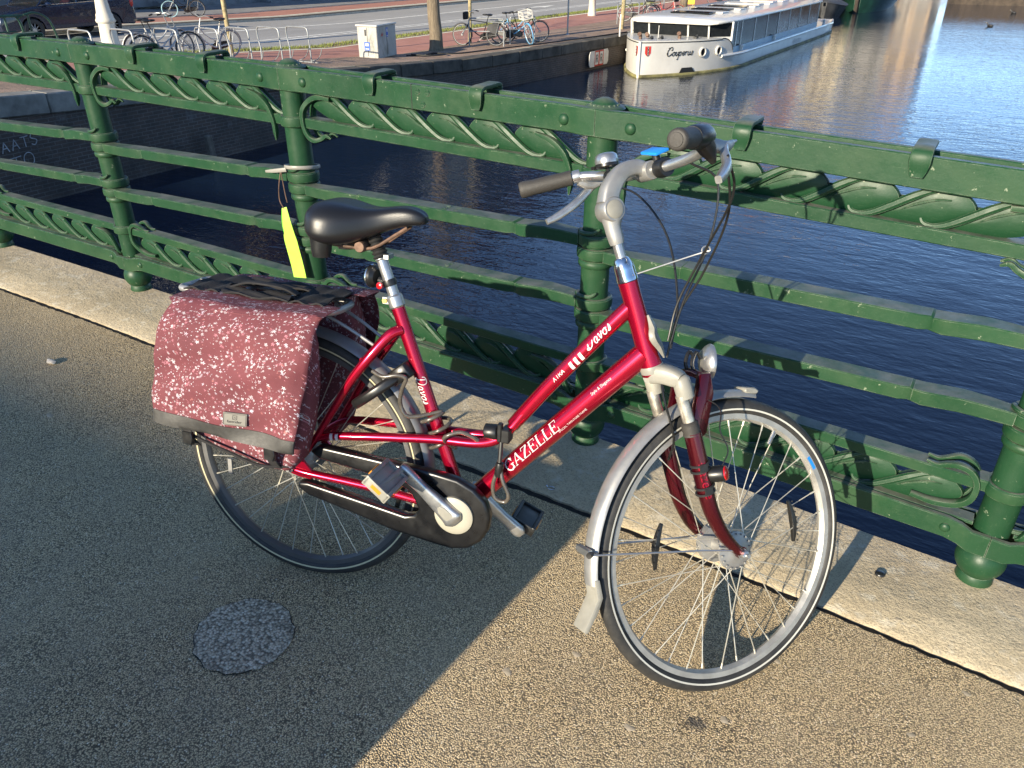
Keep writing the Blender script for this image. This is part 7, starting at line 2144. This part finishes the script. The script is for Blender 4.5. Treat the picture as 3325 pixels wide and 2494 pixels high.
# ------------------------------------------------------------------ smaller moored boats
def small_boat(label, M, L, B, H, hull_mat, cover=None, inside=None, rail=None, sheer=0.25):
    t = thing('moored_boat', label, 'boat', M)
    mb = MB()
    xs2 = [-L / 2 + L * i / 16 for i in range(17)]
    vv = []
    for x_ in xs2:
        k = x_ / (L / 2)
        b = B / 2 * max(0.03, (1 - max(0, k - 0.1) ** 2 / 0.85 ** 1.0 * 1.0)) ** 0.7 if k > 0.1 else B / 2 * (1 - 0.25 * (0.1 - k) ** 2)
        h_ = H + sheer * max(0, k) ** 2
        vv += [Vector((x_ * 0.96, -b * 0.55, -0.25)), Vector((x_, -b, h_)), Vector((x_, -b + 0.06, h_)), Vector((x_ * 0.97, -b * 0.6, h_ - 0.22)), Vector((x_ * 0.97, b * 0.6, h_ - 0.22)), Vector((x_, b - 0.06, h_)), Vector((x_, b, h_)), Vector((x_ * 0.96, b * 0.55, -0.25))]
    mb.add(vv, [(i * 8 + k, i * 8 + k + 1, (i + 1) * 8 + k + 1, (i + 1) * 8 + k) for i in range(16) for k in range(7)] + [tuple(range(8)), tuple(128 + k for k in range(8))])
    h = part(mb, 'hull', hull_mat, t, smooth=50)
    if inside:
        mb = MB()
        for x_ in (-L * 0.22, L * 0.1): mb.box((x_, 0, H - 0.10), (0.35, B * 0.8, 0.05))
        part(mb, 'thwart', inside, t)
        mb = MB(); mb.box((-L * 0.05, 0, H - 0.2), (L * 0.6, B * 0.6, 0.02)); part(mb, 'floor_board', inside, t)
    if cover:
        mb = MB()
        def cv(s_, v_):
            x_ = -L / 2 + L * s_; k = 2 * s_ - 1
            b = (B / 2 + 0.04) * (max(0.03, 1 - max(0, k - 0.1) ** 2 / 0.85) ** 0.7 if k > 0.1 else 1 - 0.25 * (0.1 - k) ** 2)
            y_ = (2 * v_ - 1) * b
            return Vector((x_, y_, H + sheer * max(0, k) ** 2 - 0.02 + 0.42 * (1 - abs(2 * v_ - 1) ** 1.6) * (1 - k * k) ** 0.5 + 0.03 * math.sin(16 * s_) * (1 - abs(2 * v_ - 1))))
        mb.grid(cv, 24, 12); part(mb, 'tarpaulin', cover, t, smooth=70)
    mb = MB(); mb.tube([Vector((x_, 0, 0)) for x_ in (-L * 0.48, -L * 0.52)], 0.06, n=8); part(mb, 'rudder', hull_mat, t)
    return t
MAT['boat_teal'] = plain('teal_grey_boat', (0.10, 0.17, 0.16), 0.45, var=0.2)
small_boat('small open boat with a bright blue floor moored behind the white tour boat', T(-10.9, 50.5, WATER) @ RZ(-80), 3.6, 1.5, 0.45, MAT['boat_teal'], inside=MAT['blue_plastic'])
small_boat('open boat under a dark grey tarpaulin moored behind the small blue boat', T(-10.6, 55.6, WATER) @ RZ(-83), 6.0, 2.3, 0.75, MAT['tarp'], cover=MAT['tarp'])
gb = small_boat('large dark green barge moored behind the tarpaulin boat', T(-9.9, 67.0, WATER) @ RZ(-88), 14, 4.4, 1.25, MAT['boat_green'], sheer=0.6)
mb = MB(); mb.box((-2.0, 0, 1.5), (8, 3.2, 0.9)); part(mb, 'deckhouse', MAT['wood_brown'], gb, bevel=0.05)
mb = MB(); mb.tube([Vector((7.0, 0, 0.0)), Vector((7.2, 0, 1.9))], 0.12, n=8); part(mb, 'stem_post', MAT['wood_brown'], gb)
# coots on the water
for k, (a, b) in enumerate(((-1.11, 53.4), (-0.4, 66.0))):
    t = thing('water_bird', 'small dark coot swimming on the open canal', 'bird', T(a, b, WATER) @ RZ(160), 'coots on the canal')
    mb = MB(); mb.sphere((0, 0, 0.05), 0.11, 12, (1.6, 0.8, 0.7)); mb.tube([Vector((0.12, 0, 0.08)), Vector((0.17, 0, 0.16)), Vector((0.21, 0, 0.20))], [0.05, 0.035, 0.04], n=8); mb.sphere((0.21, 0, 0.205), 0.042, 10); part(mb, 'body', MAT['sign_black'], t)
    mb = MB(); mb.tube([Vector((0.24, 0, 0.205)), Vector((0.29, 0, 0.195))], [0.018, 0.006], n=6); part(mb, 'beak', MAT['white'], t)

# ------------------------------------------------------------------ canal houses
HM = {}
for nm, c in (('dark_brown', (0.060, 0.040, 0.032)), ('red_brown', (0.16, 0.062, 0.042)), ('orange', (0.40, 0.17, 0.09)), ('cream', (0.55, 0.47, 0.33)), ('grey', (0.26, 0.25, 0.235)), ('umber', (0.10, 0.068, 0.050)), ('buff', (0.42, 0.30, 0.19))):
    HM[nm] = plain('facade_' + nm, c, 0.85, var=0.2, scale=0.8, bump=0.2, bscale=12)
MAT['roof_tile'] = plain('roof_tiles', (0.10, 0.055, 0.04), 0.8, var=0.3, scale=2)
MAT['plinth'] = plain('stone_plinth', (0.17, 0.175, 0.18), 0.75, var=0.25, scale=1.5)
mb = MB(); mb.box((0.03, 0, 0), (0.08, 1.15, 1.9)); wf_me = mb.mesh('window', bevel=0.01); wf_me.materials.append(MAT['white'])
mb = MB()
for a in (-0.26, 0.26): mb.box((0.075, a, 0.0), (0.02, 0.46, 1.74))
wp_me = mb.mesh('pane'); wp_me.materials.append(MAT['glass_dark'])
mb = MB(); mb.box((0.02, 0, 0), (0.08, 1.2, 2.4)); dr_me = mb.mesh('door', bevel=0.01); dr_me.materials.append(MAT['frame_black'])
def house(label, M, w_, h_, mat, floors, group=None, gable=True, deep=9, awn=None):
    """facade in the local plane x=0 looking along +x, centred on y"""
    t = thing('canal_house', label, 'house', M, group)
    mb = MB(); mb.box((-deep / 2, 0, h_ / 2), (deep, w_ - 0.03, h_)); part(mb, 'wall', mat, t)
    mb = MB(); mb.box((0.03, 0, 0.45), (0.10, w_ - 0.05, 0.9)); part(mb, 'plinth', MAT['plinth'], t)
    mb = MB()
    if gable: mb.prism([(-w_ / 2, h_), (w_ / 2, h_), (w_ * 0.12, h_ + 3.0), (-w_ * 0.12, h_ + 3.0)], -deep + 0.2, -0.02, lambda a, b, q_: Vector((q_, a, b + 0.003)))
    else: mb.box((-deep / 2 + 0.1, 0, h_ + 0.2), (deep + 0.5, w_, 0.4))
    r_ = part(mb, 'roof', MAT['roof_tile'], t)
    mb = MB(); mb.box((-deep * 0.4, w_ * 0.05, h_ + 3.2 if gable else h_ + 0.9), (0.7, 0.9, 1.2)); part(mb, 'chimney', mat, r_)
    nw = max(2, int(w_ / 1.9))
    fh = (h_ - 1.0) / floors
    for fl_ in range(floors):
        for k in range(nw):
            y_ = -w_ / 2 + w_ * (k + 0.5) / nw
            z_ = 1.0 + fh * (fl_ + 0.5)
            if fl_ == 0 and k == nw - 1:
                link('door', dr_me, None, t, T(0.003, y_, 1.45)); continue
            o = link('window', wf_me, None, t, T(0.003, y_, z_))
            link('pane', wp_me, None, o)
    mb = MB()
    yd = -w_ / 2 + w_ * (nw - 0.5) / nw
    for k in range(3): mb.box((0.25 + 0.14 * (2 - k) * 1.0, yd, 0.04 + 0.08 * k), (0.5 + 0.28 * (2 - k), 1.4, 0.08 + 0.0))
    part(mb, 'doorstep', MAT['plinth'], t)
    if awn:
        mb = MB(); mb.add([Vector((0.05, -w_ * 0.42, 3.3)), Vector((0.05, w_ * 0.42, 3.3)), Vector((1.3, w_ * 0.42, 2.6)), Vector((1.3, -w_ * 0.42, 2.6)), Vector((1.3, w_ * 0.42, 2.35)), Vector((1.3, -w_ * 0.42, 2.35))], [(0, 1, 2, 3), (3, 2, 4, 5)]); part(mb, 'awning', awn, t)
    return t
rh = random.Random(17)
cols = ['dark_brown', 'umber', 'grey', 'red_brown', 'dark_brown', 'umber', 'cream', 'dark_brown', 'red_brown', 'umber', 'grey', 'dark_brown', 'umber', 'red_brown', 'dark_brown']
adj = {'dark_brown': 'dark brown brick', 'umber': 'umber brick', 'grey': 'grey plastered', 'red_brown': 'red brown brick', 'cream': 'cream plastered', 'orange': 'orange brick', 'buff': 'buff brick'}
y = 6.0
for k, c_ in enumerate(cols):
    w_ = rh.uniform(5.6, 7.6)
    hgt = rh.uniform(13.5, 17.5)
    house(f'{adj[c_]} canal house in the row across the road', T(-37.3, y + w_ / 2, zg(-37, y) + 0.10), w_, hgt, HM[c_], 4 if hgt < 16 else 5, 'houses across the road')
    y += w_
# sunlit row closing the view down the canal
x_ = -45.5
for k, (c_, w_, hgt, aw) in enumerate((('buff', 6.5, 17.5, None), ('red_brown', 6, 16.5, None), ('cream', 5.5, 17, None), ('orange', 5.2, 16, None), ('cream', 4.6, 15.5, None), ('grey', 4.8, 15, 'y'), ('buff', 3.6, 10.5, None))):
    house(f'sunlit {adj[c_]} house closing the view down the canal', T(x_ + w_ / 2, 104, -1.3) @ RZ(-90), w_, hgt, HM[c_], 4 if hgt > 11 else 3, 'sunlit houses at the end of the canal', awn=MAT['sign_yellow'] if aw else None)
    x_ += w_
mb = MB(); mb.add([Vector((-60, 96, -1.32)), Vector((60, 96, -1.32)), Vector((60, 130, -1.32)), Vector((-60, 130, -1.32))], [(0, 1, 2, 3)]); mb.add([Vector((-13, 95.97, -3)), Vector((60, 95.97, -3)), Vector((60, 95.97, -1.32)), Vector((-13, 95.97, -1.32))], [(0, 1, 2, 3)])
struct(mb, 'far_quay', MAT['side_paving'], smooth=0)
# timber fender wall of the next bridge
fb = thing('timber_fender', 'brown timber fender wall standing in the far canal', 'fender', T(2, 75.5, WATER))
for k in range(30):
    mb = MB(); mb.box((-7.2 + 0.5 * k, 0.02 * (k % 3), 0.9), (0.498, 0.3, 2.6)); part(mb, 'plank', MAT['wood_brown'], fb)
mb = MB(); mb.box((0, -0.2, 1.6), (15.4, 0.12, 0.25)); part(mb, 'waling', MAT['wood_brown'], fb)
# right bank of the canal
mb = MB(); mb.add([Vector((17, -20, -3)), Vector((17, 96, -3)), Vector((17, 96, -1.2)), Vector((17, -20, -1.2)), Vector((60, 96, -1.2)), Vector((60, -20, -1.2))], [(0, 1, 2, 3), (3, 2, 4, 5)])
struct(mb, 'right_quay', MAT['coping'], smooth=0)
for k, c_ in enumerate(('umber', 'red_brown', 'grey', 'dark_brown', 'buff', 'umber')):
    house(f'{adj[c_]} house on the right bank of the canal', T(34, 42 + 7 * k, -1.2) @ RZ(180), 7, 14 + k % 3, HM[c_], 4, 'houses on the right bank')
# unseen bank, and blocks added behind the photographer whose eaves shade the pavement
mb = MB(); mb.add([Vector((-60, -60, -1.0)), Vector((40, -60, -1.0)), Vector((40, -22, -1.0)), Vector((-60, -22, -1.0)), Vector((-60, -22, -3)), Vector((40, -22, -3))], [(0, 1, 2, 3), (3, 2, 5, 4)])
struct(mb, 'rear_quay', MAT['side_paving'], smooth=0)
SH = 27.0
ex = -0.05 - SH * math.cos(R(SUN_AZ)); ey = -0.95 - SH * math.sin(R(SUN_AZ)); eh = SH * math.tan(R(SUN_EL)) + 0.03
for k in range(4):
    w_ = 9.0
    house('brown brick block added out of view behind the bridge to shade the pavement', T(ex - w_ / 2 - k * w_, ey, -1.0) @ RZ(90), w_, eh + 1.0 - 0.40, HM['umber'], 3, 'added blocks behind the bridge', gable=False)
